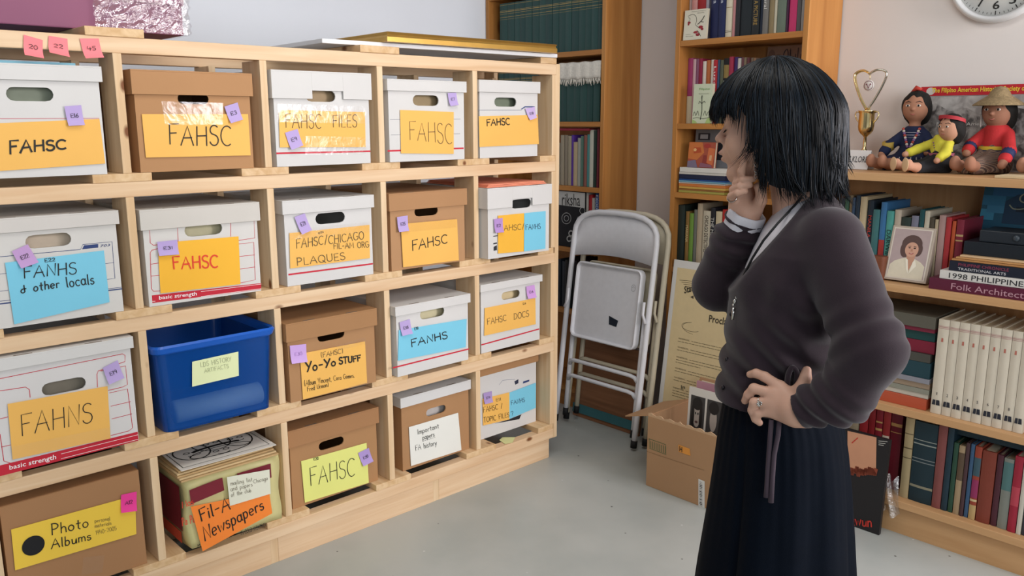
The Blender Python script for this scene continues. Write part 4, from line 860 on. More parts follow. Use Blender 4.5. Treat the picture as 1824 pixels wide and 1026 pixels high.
face_out('book', 'cream book standing face out with a red blossom drawing on its cover', 'book', xf, yl, yr, MD[1], zt, .012, '#d9d2bd', .008, art1)
# second shelf
row(SX+.02, MD[2], [(160, 189, 490, '#1d1c1f', 'black', dict(texts=[('MEDITATIONS', '#c9c6bf', .35, .9, .2, .8, 'v')])), (191, 243, 485, '#a2416f', 'magenta topped', dict(marks=[(0, .42, '#cfc8ac')])), (246, 271, 492, '#c8a6ad', 'blush'), (273, 297, 490, '#8c5a78', 'mauve'), (299, 328, 488, '#8d2744', 'crimson'), (330, 360, 510, '#d9cfc4', 'white', dict(marks=[(.1, .3, '#d7a545')])), (362, 390, 502, '#b0653a', 'orange brown'), (393, 417, 497, '#d6cfc2', 'off white'), (419, 453, 500, '#b02a33', 'bright red', dict(texts=[('Luzon', '#e6d3cf', .5, .9, .2, .8, 'v')])), (455, 468, 498, '#3d5472', 'steel blue'), (470, 498, 500, '#565a49', 'olive'), (501, 545, 485, '#1c1b1c', 'jet black', dict(marks=[(.6, .66, '#cfcac0'), (.7, .9, '#8a7442')])), (548, 582, 472, '#9c3048', 'raspberry'), (585, 617, 475, '#3b2c63', 'indigo'), (620, 645, 485, '#c1bcb4', 'pearl'), (647, 668, 478, '#6c4248', 'wine'), (670, 692, 478, '#7a6a55', 'brown'), (694, 716, 480, '#5d3236', 'dark maroon'), (718, 742, 480, '#6d5a4a', 'umber'), (744, 768, 482, '#84644a', 'tawny'), (770, 800, 484, '#4f4038', 'dark brown')],
    'the middle bookcase second shelf', mcv, 600, 'books on the second shelf of the middle bookcase', .16)
xf = BX+.008
def art2(t, S):
    words_on(t, S, [('Filipino', (.3, .85, .83, .9), '#6d9a52'), ('Achievements', (.28, .82, .74, .77), '#8a8a7a')])
    strokes(t, S, [(.003, [(.45, .1), (.5, .3), (.48, .5), (.46, .66)]), (.002, [(.48, .5), (.6, .56), (.66, .52)]), (.002, [(.48, .5), (.36, .56), (.32, .5)]), (.0016, [(.05, .2), (.12, .3), (.2, .2), (.28, .32), (.36, .2)]), (.0016, [(.6, .2), (.68, .32), (.76, .2), (.86, .3), (.94, .18)]), (.0013, [(.05, .13), (.3, .15), (.6, .12), (.95, .16)]), (.004, [(.46, .64), (.47, .7)])], '#33362c')
    multi(t, S, [('#a9c07a', [(.7, 0), (1, 0), (1, .16), (.8, .12)]), ('#a9c07a', [(0, 0), (.3, 0), (.2, .06), (0, .1)])])
yl, zb = cy(mcv, (246, 975), xf); yr, _ = cy(mcv, (402, 970), xf); _, zt = cy(mcv, (330, 697), xf)
face_out('book', 'pale green and white book standing face out, second shelf of the middle bookcase', 'book', xf, yl, yr, MD[2], zt, .014, '#c9d0b4', .006, art2)
def art3(t, S):
    strokes(t, S, [(.004, [(.42, .72), (.44, .9), (.52, .95), (.55, .86), (.46, .82)]), (.003, [(.6, .78), (.6, .96), (.64, .78), (.68, .86), (.66, .78)]), (.003, [(.74, .78), (.74, .88)]), (.003, [(.8, .96), (.8, .78), (.84, .76)]), (.003, [(.88, .78), (.88, .88)]), (.003, [(.93, .7), (.93, .88), (.97, .86), (.94, .8)])], '#4a3d42')
    multi(t, S, [('#8d6a58', ellp(.12, .86, .1, .1)), ('#94725f', ellp(.3, .78, .14, .12))])
ya_ = atX(*mcv(1163, 420), 2.18)[1]; yb_ = atX(*mcv(840, 430), 2.18)[1]; zt = atX(*mcv(1000, 375), 2.18)[2]
face_out('art_board', 'terracotta board with painted lettering standing behind the second shelf books', 'board', 2.19, yb_, max(ya_, -.70), MD[2], zt, .006, '#a5806a', .02, art3)
# third shelf: stack of magazines, face-out book, photo
kcv = C(1180, 180, 3.02); zs = MD[3]; yl, yr = -.205, -.42
px_y = [505, 492, 482, 470, 455, 447, 438, 430, 405, 392, 367]
cols = [('#a8a252', 'olive yellow'), ('#a06f3c', 'amber brown'), ('#c9a24f', 'yellow'), ('#c8763c', 'orange'), ('#d0cdc4', 'white'), ('#6fa0b8', 'sky blue'), ('#244a86', 'royal blue'), ('#1d2742', 'dark navy'), ('#c9c5bc', 'pale grey'), ('#d6d3cb', 'top white')]
zz = zs
for i, (c, wd_) in enumerate(cols):
    za, zb_ = (atX(*kcv(180, px_y[i]), BX+.01)[2], atX(*kcv(180, px_y[i+1]), BX+.01)[2]); hh = max(.003, zb_-za)
    jj = random.uniform(-.006, .006)
    mb = MB().box(BX+.008+abs(jj), BX+.2, yr+jj, yl+jj*.6-.004, zz+.0005, zz+hh)
    o = mb.build('magazine', mat(c, .4, .05, 30, key='mag'), bevel=.0008); recenter(o)
    tag(o, '%s magazine lying in the flat stack on the middle bookcase third shelf' % wd_, 'magazine', 'flat stack of magazines'); zz += hh
def art4(t, S):
    multi(t, S, [('#c8743f', [(0, .35), (.35, .3), (.6, .6), (.5, 1), (0, 1)]), ('#b5512f', [(.2, .55), (.5, .6), (.45, .8), (.2, .8)]), ('#8c3a34', [(.55, .1), (.75, .15), (.7, .5), (.58, .5)]), ('#c96d44', [(.72, .2), (.95, .1), (1, .75), (.75, .8)]), ('#a53a34', ellp(.7, .86, .13, .09)), ('#7a6f84', [(0, 0), (.4, 0), (.3, .3), (0, .25)]), ('#8a5a6a', [(.45, .02), (.95, .02), (.9, .12), (.5, .2)]), ('#e3b27a', ellp(.25, .7, .06, .06)), ('#d7a67c', [(.8, .3), (.9, .28), (.9, .5), (.82, .5)])])
yl2, _ = cy(kcv, (132, 372), BX+.02); yr2, _ = cy(kcv, (274, 372), BX+.02); _, zt = cy(kcv, (200, 222), BX+.02)
face_out('book', 'book with orange and violet painted cover standing face out on the magazine stack', 'book', BX+.02, yl2, yr2, zz, zt, .014, '#a5523f', .01, art4)
def art5(t, S):
    multi(t, S, [('#2e2f36', [(.08, .72), (.42, .72), (.42, .9), (.08, .9)]), ('#a7a7a9', [(.14, .75), (.36, .75), (.36, .87), (.14, .87)]), ('#7a3140', [(.1, .5), (.3, .5), (.3, .66), (.1, .66)]), ('#26262b', [(.35, .2), (.95, .2), (.95, .66), (.35, .66)])])
yl2, _ = cy(kcv, (165, 372), BX+.075); zt = min(cy(kcv, (240, 140), BX+.075)[1], MD[2]-.023)
face_out('photo_board', 'grey board with small dark pictures standing behind the orange covered book', 'board', BX+.075, yl2, yl2-.16, zz, zt, .01, '#77787c', .01, art5)
# fourth shelf
row(BX+.025, MD[4], [(70, 112, 560, '#25302c', 'dark green'), (115, 134, 595, '#8a6a3a', 'brown', dict(texts=[('MARIANA', '#d8c28a', .45, .75, .15, .85, 'v')])), (136, 158, 605, '#6f9440', 'green'), (160, 177, 585, '#6d6f68', 'grey'), (179, 206, 552, '#b3a38b', 'tall beige'), (208, 249, 592, '#c4bba6', 'cream', dict(texts=[('CHICAGO DETECTIVES', '#3c3730', .3, .92, .25, .75, 'v')])), (251, 276, 575, '#22242b', 'black', dict(texts=[('THE MEMOIRS', '#c9c7c0', .3, .85, .15, .85, 'v')])), (279, 313, 595, '#c9bb9c', 'ivory'), (316, 346, 585, '#b52c28', 'red', dict(marks=[(.55, .6, '#d99a3c')])), (348, 372, 590, '#40332f', 'dark brown'), (374, 400, 580, '#6c6a70', 'slate')],
    'the shelf above the proclamation poster', kcv, 720, 'books on the fourth shelf of the middle bookcase', .17)
# ------------------------------------------------------------------ low bookcase
lcv = C(1500, 300, 3.948); LX = 1.90
row(LX+.06, LW[1], [(-40, -8, 210, '#2b3038', 'black'), (-6, 22, 200, '#3a5a4a', 'moss'), (24, 48, 190, '#7a6a50', 'khaki'), (50, 70, 205, '#33465e', 'dusk blue'), (72, 102, 190, '#22303f', 'navy'), (104, 150, 200, '#b9a888', 'cream'), (153, 196, 225, '#1f2a35', 'blue black', dict(texts=[('MANILA', '#b23a2e', .5, .8, .25, .8, 'v')])), (198, 246, 290, '#3f7072', 'dull teal'), (250, 292, 238, '#3a6f9f', 'bright blue', dict(marks=[(0, .22, '#c9b25a'), (.22, .5, '#a83a35')])), (295, 345, 300, '#4e9a92', 'sea green', dict(texts=[('DARWIN', '#1f3a3a', .3, .72, .2, .8, 'v')])), (348, 395, 292, '#b9ad9c', 'pale beige'), (398, 466, 345, '#2e3b36', 'dark green'), (469, 520, 335, '#77788a', 'blue grey'), (524, 560, 290, '#1f4d52', 'petrol blue'), (563, 600, 300, '#c0b8a6', 'ivory'), (603, 634, 345, '#4d463a', 'dark brown'), (637, 662, 360, '#b3a488', 'sand'), (665, 714, 330, '#a98a86', 'dusty pink'), (717, 755, 345, '#a83236', 'red', dict(dx=0)), (758, 785, 372, '#b5532f', 'orange red'), (788, 842, 362, '#7c2638', 'maroon', dict(marks=[(.75, .78, '#b59a6a'), (.68, .7, '#b59a6a')]))],
    "the low bookcase's upper shelf", lcv, 520, 'books on the upper shelf of the low bookcase', .22)
# portrait photo in a box frame
xp = 1.915; yl, yr = -1.078, -1.21; pz = LW[1]+.0008
t = thing('framed_portrait', 'pale box frame with a portrait of a smiling woman in a cream blouse', 'photo frame', (xp, (yl+yr)/2, LW[1]))
ln2 = .045; H_ = .168
S = lambda u, v, w_=0.0: np.array([xp+ln2*v+w_*.966, yl+(yr-yl)*u, pz+.005+H_*v-w_*.0])
MB().prism([S(0, 0, 0), S(1, 0, 0), S(1, 1, 0), S(0, 1, 0)], (.022, 0, -.004)).build('frame', mat('#b9ab9c', .5, .04, key='pf'), t, .002)
poly(t, S, [(.05, .04), (.95, .04), (.95, .965), (.05, .965)], '#ddd3c6', .0012, 'mount')
sh = [('#b3a09f', [(.08, .06), (.92, .06), (.92, .945), (.08, .945)]),
      ('#dcd3bd', [(.08, .06), (.9, .06), (.9, .3), (.8, .37), (.66, .42), (.42, .43), (.2, .36), (.1, .28)]),
      ('#5d4743', ellp(.53, .685, .235, .165, 24)), ('#5d4743', ellp(.40, .58, .12, .15, 24)), ('#5d4743', ellp(.68, .60, .11, .13, 24)),
      ('#c29178', [(.44, .5), (.66, .5), (.64, .4), (.56, .2), (.48, .38)]),
      ('#cf9f88', ellp(.545, .585, .155, .135, 24)), ('#5d4743', [(.33, .72), (.45, .83), (.66, .82), (.73, .7), (.7, .66), (.58, .74), (.44, .7), (.38, .6), (.36, .52), (.33, .56)]),
      ('#efe8d6', [(.44, .42), (.5, .4), (.57, .14), (.5, .22)]), ('#efe8d6', [(.66, .42), (.62, .36), (.57, .14), (.72, .3)]),
      ('#3d2f2c', ellp(.49, .615, .026, .011)), ('#3d2f2c', ellp(.61, .615, .026, .011)), ('#5a4038', [(.455, .645), (.52, .65), (.52, .642), (.455, .636)]), ('#5a4038', [(.58, .65), (.645, .645), (.645, .636), (.58, .642)]),
      ('#b98670', [(.535, .6), (.565, .6), (.575, .555), (.53, .555)]), ('#a9524f', [(.49, .53), (.55, .522), (.61, .53), (.59, .508), (.55, .50), (.51, .508)]), ('#f3ece4', [(.505, .526), (.55, .519), (.597, .526), (.55, .513)])]
multi(t, S, sh, 'portrait', .0018)
# leather pouch
o = MB(); loft(o, [ring(1.905, 1.945, -1.082, -1.035, LW[1]+.0006+zz_, .012) for zz_ in (0, .004, .06, .075)], 0, True, True)
o = o.build('pouch', mat('#7a4630', .5, .12, 25, .15, key='lea'), bevel=.002); tag(recenter(o), 'brown leather pouch standing beside the portrait frame', 'pouch')
# stack lying on upper shelf
def flat_book(label, x0, x1, y0, y1, z, h, col, txt=None, name='book', cat='book', edge=None, grp='lying stack beside the portrait', rough=.4):
    t = MB(); t.box(x0, x1, y0, y1, z+.0006, z+h)
    mats = [mat(col, rough, .05, 20, key='fb')]
    if txt:
        for s, c, u0, u1, v0, v1 in txt:
            m_ = mat(c, .5, 0, key='fbt')
            if m_ not in mats: mats.append(m_)
            yy = lambda u: y1+(y0-y1)*u; zz_ = lambda v: z+h*v
            print_text(t, s, [(x0, yy(u0), zz_(v0)), (x0, yy(u1), zz_(v0)), (x0, yy(u1), zz_(v1)), (x0, yy(u0), zz_(v1))], mats.index(m_), .0006, (-1, 0, 0), .004)
    o = t.build(name, mats, None, .0008); recenter(o); return tag(o, label, cat, grp)
ys_ = lambda px, X=LX: atX(*lcv(px, 850), X)[1]
z = LW[1]
flat_book('maroon book titled Folk Architecture lying lowest in the stack beside the portrait', 1.885, 1.955, -1.72, ys_(607, 1.885), z, .034, '#5c2137', [('Folk Architecture', '#b58a96', .13, .62, .2, .75)]); z += .034
flat_book('white book titled 1998 PHILIPPINES YEA, lying on the maroon book', 1.89, 2.12, -1.64, ys_(675, 1.89), z, .026, '#d3d0ca', [('1998 PHILIPPINES YEA', '#26262a', .07, .78, .2, .8)]); z += .026
flat_book('navy book with white title lying on the 1998 PHILIPPINES book', 1.90, 2.10, -1.6, ys_(735, 1.90), z, .03, '#1d2230', [('PHILIPPINE CHRONICLE', '#8d3a50', .08, .5, .55, .85), ('TRADITIONAL ARTS', '#c9c9cc', .08, .48, .15, .4)]); z += .03
for i, (c, wd_) in enumerate((('#b98450', 'lower orange tan'), ('#c0905c', 'middle orange tan'), ('#d6b48a', 'upper cream'))):
    flat_book('%s envelope folder on the navy book beside the portrait' % wd_, 1.905+.003*i, 2.1, -1.58, ys_(745+25*i, 1.9), z, .006, c, name='paper_folder', cat='folder'); z += .0062
flat_book('black flat box lying on the envelope folders in the low bookcase', 1.93, 2.12, -1.6, atX(*lcv(850, 600), 1.93)[1], z, .04, '#1c2229', name='flat_box', cat='box'); z += .04
MB_ = MB().box(1.94, 2.06, -1.6, atX(*lcv(965, 470), 1.94)[1], z+.0006, z+.036); 
vr = MB_.build('cassette_recorder', [mat('#262c33', .4, .1, key='vcr')], None, .003); recenter(vr); tag(vr, 'dark grey recorder with round knob lying on the black flat box', 'recorder')
kn = MB().lathe([(0, -.004), (.008, -.004), (.009, 0)], (1.9385, atX(*lcv(1230, 465), 1.94)[1], z+.02), 20, 0, (1, 0, 0), (0, 1, 0)); kn.build('knob', mat('#3b444c', .3, .05, key='kn'), vr)
xb = 2.07; yl = atX(*lcv(925, 300), xb)[1]; zt = atX(*lcv(940, 128), xb)[2]
def artP(t, S):
    multi(t, S, [('#2f6f92', [(.0, .6), (.2, .6), (.2, .8), (0, .8)]), ('#3b84a4', [(.0, .3), (.12, .3), (.12, .52), (0, .52)]), ('#2b5f86', [(.08, .8), (.36, .8), (.36, 1), (.08, 1)]), ('#39799b', [(.05, .45), (.2, .45), (.2, .6), (.05, .6)]), ('#233f58', [(.2, .25), (1, .25), (1, .85), (.3, .85), (.2, .7)]), ('#1b2c3c', [(.3, .5), (1, .45), (1, .56), (.3, .6)])])
    strokes(t, S, [(.006, [(.24, .62), (.28, .55), (.36, .56), (.44, .66), (.54, .84), (.64, .93), (.8, .98)]), (.005, [(.64, .93), (.5, .95), (.38, .9), (.32, .8), (.34, .7), (.44, .68), (.56, .74)]), (.005, [(.8, .98), (.9, .96), (.94, .86), (.86, .76), (.7, .72)])], '#8f9684', 'script_letter')
face_out('book', 'large blue book with a swirling script letter on its cover, standing face out', 'book', xb+.05, yl, -1.60, z+.0005, zt, .02, '#22566f', .03, artP, '#9fb0b8')
# third row: stacked books and numbered white volumes
ccv = C(1500, 520, 2.2315); X3 = 1.895
stack = [(430, 385, '#b8553a', 'orange red spined'), (385, 365, '#c9c3b4', 'cream'), (365, 345, '#8d8d80', 'grey green'), (345, 320, '#a5907a', 'tan'), (320, 300, '#8a8a92', 'silver grey'), (300, 235, '#23414a', 'dark teal'), (235, 200, '#4b4a44', 'olive black'), (200, 150, '#7c2236', 'crimson'), (150, 112, '#1f4544', 'forest green'), (112, 95, '#77263a', 'burgundy'), (95, 45, '#5d5a50', 'brown grey')]
ztop_ = atX(*ccv(360, 45), X3)[2]; z = LW[2]; zsum = sum(a-b for a, b, _, _ in stack); hav = .30
yst = atX(*ccv(365, 250), X3)[1]+.004
for a, b, c, wd_ in stack:
    h = hav*(a-b)/zsum; jj = random.uniform(0, .02)
    flat_book('%s book lying in the pile left of the numbered white volumes' % wd_, X3+jj, X3+.2, yst+random.uniform(0, .008), yst+.29+random.uniform(-.02, .02), z, h, c, grp='pile beside the numbered volumes'); z += h
bnd = [365, 410, 450, 492, 533, 575, 618, 662, 705, 748, 790, 832]
for i in range(11):
    yb_ = atX(*ccv(bnd[i], 300), X3)[1]; ya_ = atX(*ccv(bnd[i+1], 300), X3)[1]
    if i > 8: break
    o = book('encyclopedia_volume', X3+.001*(i % 2), ya_, yb_, LW[2], .298, .21, '#d0c6b4', 'tall white volume numbered %d in the row on the low bookcase' % (i+1) if i < 8 else 'tall white volume at the right edge, after the one numbered 8', 'numbered white volumes', marks=[(.905, .91, '#b58a86'), (.918, .925, '#b58a86'), (.93, .934, '#b58a86')], rough=.35)
    w_ = yb_-ya_; sm = MB(); cyy = (ya_+yb_)/2; xx = X3+.001*(i % 2)-.0006; zb_ = LW[2]
    S2 = lambda u, v, w__=0: np.array([xx, cyy-.5*w_+w_*(1-u), zb_+.298*v])
    if i < 8: print_text(sm, str(i+1), [S2(.42 if i else .48, .205), S2(.58 if i else .54, .205), S2(.58 if i else .54, .235), S2(.42 if i else .48, .235)], 0, .0008, (-1, 0, 0))
    sm.quad(S2(.14, .095), S2(.44, .095), S2(.44, .15), S2(.2, .15)); sm.quad(S2(.5, .095), S2(.86, .095), S2(.8, .15), S2(.5, .15))
    sm.v = [(x_-.0004, y_, z_) for x_, y_, z_ in sm.v]
    sm.build('volume_number', mat('#2a2c36', .5, 0, key='vn'), o)
    em = MB(); em.quad(S2(.4, .77), S2(.6, .77), S2(.58, .81), S2(.42, .81)); em.v = [(x_-.0004, y_, z_) for x_, y_, z_ in em.v]; em.build('crest', mat('#b56b5c', .5, 0, key='crest'), o)
# bottom row
X4 = 1.90
row(X4+.035, LW[3], [(-40, -12, 490, '#8e2a30', 'scarlet'), (-10, 18, 480, '#5a2026', 'wine'), (25, 62, 490, '#a89a80', 'beige'), (65, 99, 452, '#a02c30', 'brick red', dict(marks=[(.62, .64, '#c9a063'), (.5, .52, '#c9a063')])), (101, 127, 452, '#8e2328', 'carmine'), (129, 157, 460, '#8a2430', 'cherry', dict(marks=[(.7, .73, '#c9a063'), (.8, .82, '#c9a063')])), (159, 188, 468, '#a03434', 'coral red', dict(marks=[(.62, .66, '#d8c9b5')])), (190, 236, 475, '#6a1c28', 'maroon', dict(marks=[(.8, .84, '#b58a55'), (.72, .73, '#b58a55')]))],
    'the bottom shelf behind the black album', ccv, 530, 'red bindings on the bottom shelf', .2)
row(X4, LW[3], [(230, 266, 500, '#a5936f', 'tan', dict(marks=[(.62, .635, '#5d5038'), (.5, .51, '#5d5038'), (.8, .81, '#5d5038')])), (268, 362, 520, '#1c3038', 'thick teal', dict(marks=[(.72, .735, '#8a8f88'), (.77, .78, '#8a8f88'), (.5, .51, '#7a8080'), (.54, .55, '#7a8080'), (.18, .21, '#8a8570')])), (364, 401, 530, '#7d4744', 'dusky red'), (403, 428, 540, '#1f3440', 'deep blue'), (430, 450, 600, '#2a4a3a', 'green'), (452, 478, 612, '#a08a6c', 'sand', dict(marks=[(.5, .9, '#5b4a3a')])), (480, 496, 600, '#4a3438', 'plum brown'), (498, 515, 605, '#3a5878', 'blue'), (517, 546, 615, '#94402f', 'striped', dict(marks=[(0, .2, '#b59a6a'), (.25, .28, '#c9b48a'), (.3, .55, '#8c2f5a'), (.6, .85, '#3a5560')])), (548, 606, 635, '#7c3a2c', 'rust'), (608, 634, 650, '#4c2630', 'aubergine'), (636, 678, 665, '#7d8078', 'grey', dict(marks=[(.55, .95, '#4d7070')])), (680, 716, 655, '#9a2438', 'red', dict(marks=[(.35, .6, '#b0404e')])), (718, 738, 680, '#c4bfb2', 'white'), (740, 775, 670, '#3a3a44', 'charcoal')],
    "the low bookcase's bottom shelf", ccv, 720, 'books on the bottom shelf of the low bookcase', .22)
yl, yr = atX(*ccv(430, 600), X4+.03)[1], -1.62
bt = MB().box(X4+.03, X4+.2, yr, yl, LW[3]+.248, LW[3]+.282); o = bt.build('book', mat('#1d3038', .5, .05, key='bk'), None, .001); recenter(o); tag(o, 'dark blue book lying flat across the tops of the bottom shelf books', 'book')
# ================================================================== folding chairs
xcv = C(970, 310, 2.0103)
WM = mat('#dcdce0', .35, .05, 40, .03, spec=.5, key='chairw'); BM = mat('#c9bfa8', .4, .06, 40, .03, spec=.4, key='chairb'); RUB = mat('#151516', .7, .02)
FR = np.array([1.81, -.177, 0.0]); SR = atX(1185, 434, 1.925); SL = atX(1036, 426, 1.925)
U_ = SR-SL; Wd = np.linalg.norm(U_[:2]); U_ = np.array([U_[0], U_[1], 0])/Wd
Vd = SR-FR; Hh = np.linalg.norm(Vd); V_ = Vd/Hh; V_ = V_-U_*(U_@V_); V_ /= np.linalg.norm(V_); N_ = np.cross(U_, V_)
if N_[0] > 0: N_ = -N_
def folding_chair(label, m_, off, seat=True):
    base = FR-U_*Wd/2+np.asarray(off, float)
    t = thing('folding_chair', label, 'chair', base, None)
    Q = lambda u, v, w_=0.0: base+U_*(u*Wd/2)+V_*v+N_*w_+np.array([0, 0, .013])
    hs = Hh; rt_ = .0115
    arch = [Q(-1, .015)]+[Q(-1, hs*.5*k) for k in (.4, .8, 1.2, 1.6, 1.9)]
    for i in range(13):
        a = PI-PI*i/12; arch.append(Q(math.copysign(abs(math.cos(a))**.62, math.cos(a)), hs*.97+.112*math.sin(a)**.75 if math.sin(a) > 0 else hs*.97))
    arch += [Q(1, hs*.5*k) for k in (1.9, 1.6, 1.2, .8, .4)]+[Q(1, .015)]
    MB().tube(arch, rt_, 12).build('frame_tube', m_, t)
    for sx in (-1, 1): MB().tube([Q(sx, -.0), Q(sx, .03)], .0135, 12).build('foot_cap', RUB, t)
    # backrest panel
    mb = MB(); n = 18; F0 = []; 
    for i in range(n+1):
        u = -1+2*i/n; a = math.acos(max(-1, min(1, math.copysign(abs(u)**(1/.62), u))))
        top = hs*.97+.112*max(0, math.sin(a))**.75; bot = hs*.868+.018*(1-u*u)
        bow = -.016*(1-u*u)
        F0.append((Q(u*.985, bot, bow-.001), Q(u*.985, (top+bot)/2, bow-.004), Q(u*.985, max(top-.004, bot+.002), bow*.3)))
    V = [p for c in F0 for p in c]; back = [p-N_*.003 for p in V]; k = len(V)
    F = []
    for i in range(n):
        for j in range(2): a = i*3+j; F += [(a, a+3, a+4, a+1), (k+a, k+a+1, k+a+4, k+a+3)]
        a = i*3; F.append((a, k+a, k+a+3, a+3)); F.append((a+2, a+5, k+a+5, k+a+2))
    mb.add(V+back, F, 0, True); mb.build('backrest', m_, t)
    # folded seat pan seen from below
    s0, s1 = hs*.46, hs*.845; su = .80
    def rr(k_, w_):
        o = []; 
        for cx_, cy_, a0 in ((su-.12, s0+.03, -90), (su-.12, s1-.03, 0), (-su+.12, s1-.03, 90), (-su+.12, s0+.03, 180)):
            for i in range(7):
                a = math.radians(a0+15*i); o.append(Q((cx_+(.12-k_*4.4)*math.cos(a)), cy_+(.03-k_)*math.sin(a), w_))
        return o
    mb = MB(); R_ = [rr(0, -.012), rr(0, .014), rr(.004, .017), rr(.009, .014), rr(.012, .002)]; m2 = len(R_[0])
    mb.add([p for r in R_ for p in r], [(i*m2+j, i*m2+(j+1) % m2, (i+1)*m2+(j+1) % m2, (i+1)*m2+j) for i in range(len(R_)-1) for j in range(m2)]+[tuple((len(R_)-1)*m2+j for j in range(m2)), tuple(range(m2-1, -1, -1))], 0, False)
    st = mb.build('seat', m_, t)
    # rear legs with two cross bars
    for sx in (-1, 1): 
        MB().tube([Q(sx*.86, hs*.62, -.020), Q(sx*.86, hs*.3, -.024), Q(sx*.86, .045, -.028)], .0105, 10).build('rear_leg', m_, t)
        MB().tube([Q(sx*.86, .03, -.028), Q(sx*.86, .062, -.028)], .0125, 10).build('foot_cap', RUB, t)
        MB().tube([Q(sx*1.0, hs*.60, .016), Q(sx*.93, hs*.64, .018), Q(sx*.93, hs*.70, .018)], .006, 8).build('hinge_link', m_, t)
    for v in (hs*.335, hs*.255):
        pts = [Q(-.86, v-.028, -.024), Q(-.80, v-.005, -.012), Q(-.70, v, -.008), Q(.70, v, -.008), Q(.80, v-.005, -.012), Q(.86, v-.028, -.024)]
        MB().tube(pts, .0085, 10).build('cross_bar', m_, t)
    if seat:
        lb = MB(); q_ = [Q(.12, hs*.558, .0035), Q(.30, hs*.553, .0035), Q(.33, hs*.585, .0035), Q(.10, hs*.60, .0035)]; lb.add(q_, [(0, 1, 2, 3)]); lb.build('dark_sticker', mat('#1b2430', .5, .02), st)
        rg = MB(); c_ = Q(.60, hs*.755, .0035); ribbon(rg, [c_+U_*.011*math.cos(2*PI*i/16)+V_*.014*math.sin(2*PI*i/16) for i in range(17)], .0012, N_); ribbon(rg, [c_-U_*.006, c_+V_*.008, c_+U_*.006], .0012, N_); rg.build('stamped_mark', mat('#8a8a8e', .5, 0), st)
    return t
folding_chair('white metal folding chair leaning folded beside the tall bookcase, in front of another', WM, (0, 0, 0))
folding_chair('beige folding chair leaning folded behind the white one', BM, (.052, -.018, 0), False)
# wooden board with teal edge behind the chairs
bq = [atX(1016, 600, 1.965), atX(1140, 640, 1.965)]
o = MB().prism([(1.945, .285, .0008), (1.945, -.095, .0008), (1.99, -.095, .36), (1.99, .285, .36)], (.012, 0, -.001)).build('wooden_board', wood('#97694a', '#7c5439', 'y', 'board', False), None, .001)
recenter(o); tag(o, 'brown wooden board with teal strip leaning upright behind the folding chairs', 'board')
st = MB().prism([(1.9445, .285, .02), (1.9445, -.095, .02), (1.9496, -.095, .06), (1.9496, .285, .06)], (-.002, 0, 0)).build('teal_strip', mat('#3d6e74', .6, .1, 20), o)
# ================================================================== proclamation poster
pcv = C(1100, 440, 2.1375)
py0, py1 = -.212, -.66; PB, PT = 1.897, 1.994; pz = .772
t = thing('poster', 'cream proclamation poster with white border leaning against the middle bookcase', 'poster', (PB, (py0+py1)/2, 0))
S = lambda u, v, w_=0.0: np.array([PB+(PT-PB)*v+w_, py0+(py1-py0)*u, .0008+pz*v])
MB().prism([S(0, 0), S(1, 0), S(1, 1), S(0, 1)], (.004, 0, 0)).build('board', mat('#dcdad6', .5, .02), t)
poly(t, S, [(.045, .03), (.955, .03), (.955, .962), (.045, .962)], '#dcc89c', .0008, 'printed_sheet')
n_p = np.array([-(pz), 0, PT-PB]); n_p /= np.linalg.norm(n_p)
f_p = lambda px: atP(px[0], px[1], S(0, 0), n_p)
PTX = mat('#3b362c', .6, 0)
def plet(nm, s_, quad, b_): mb = MB(); print_text(mb, s_, quad, 0, .0008, n_p, b_); mb.build(nm, PTX, t)
q0 = f_p(pcv(348, 285))+n_p*.0016; up_ = S(0, .036)-S(0, 0); rt2 = np.array([0, -.17, 0])
plet('title_lettering', 'Proclamation', [q0, q0+rt2, q0+rt2+up_, q0+up_], .012)
plet('state_lettering', 'State', [f_p(pcv(*c))+n_p*.0016 for c in ((255, 178), (300, 165), (300, 138), (255, 150))], .02)
plet('closing_lettering', 'In', [f_p(pcv(*c))+n_p*.0016 for c in ((243, 540), (258, 540), (258, 526), (243, 526))], .01)
for vv, n_l in ((.598, 2), (.553, 2), (.502, 3), (.443, 2), (.395, 2), (.340, 4)):
    mb = MB()
    for i in range(n_l):
        v = vv-.0135*i
        if i == 0: print_text(mb, 'WHEREAS,' if n_l < 4 else 'THEREFORE,', [S(.14, v, -.0016), S(.26, v, -.0016), S(.26, v+.008, -.0016), S(.14, v+.008, -.0016)], 0, .0006, n_p)
        u = .28 if i == 0 else .14; end = .9 if i < n_l-1 or n_l == 2 else .4
        while u < end:
            w_ = random.uniform(.012, .045); ribbon(mb, [S(u, v+.003, -.0018), S(min(u+w_, end), v+.003, -.0018)], .0018, n_p); u += w_+.008
    mb.build('paragraph', mat('#6b6048', .6, 0), t)
fl_ = [([S(.20+.3*math.sin(x_), .868+.035*math.cos(x_*1.2)-.010*k, -.0018) for x_ in np.linspace(-.4+.08*k, .9, 12)], .0012) for k in range(4)]
fl_ += [([S(.26+.10*math.cos(a), .672+.022*math.sin(a), -.0018) for a in np.linspace(1.8, 5.6, 16)], .0011), ([S(.3+.13*math.cos(a), .668+.03*math.sin(a), -.0018) for a in np.linspace(1.9, 4.6, 16)], .0009)]
for P_, wd_ in fl_: mb = MB(); ribbon(mb, P_, wd_, n_p); mb.build('flourish', PTX, t)
ec = f_p((1291, 541))+n_p*.0018; eu = np.array([0, -1.0, 0]); ev = np.array([PT-PB, 0, pz]); ev /= np.linalg.norm(ev)
em = MB()
for r_ in (.030, .023): ribbon(em, [ec+eu*r_*1.3*math.cos(a)+ev*r_*.8*math.sin(a) for a in np.linspace(0, 2*PI, 26)], .003, n_p)
for k in range(7): ribbon(em, [ec, ec+eu*.05*math.cos(PI*k/6+PI)+ev*.018*math.sin(PI*k/6+PI)], .003, n_p)
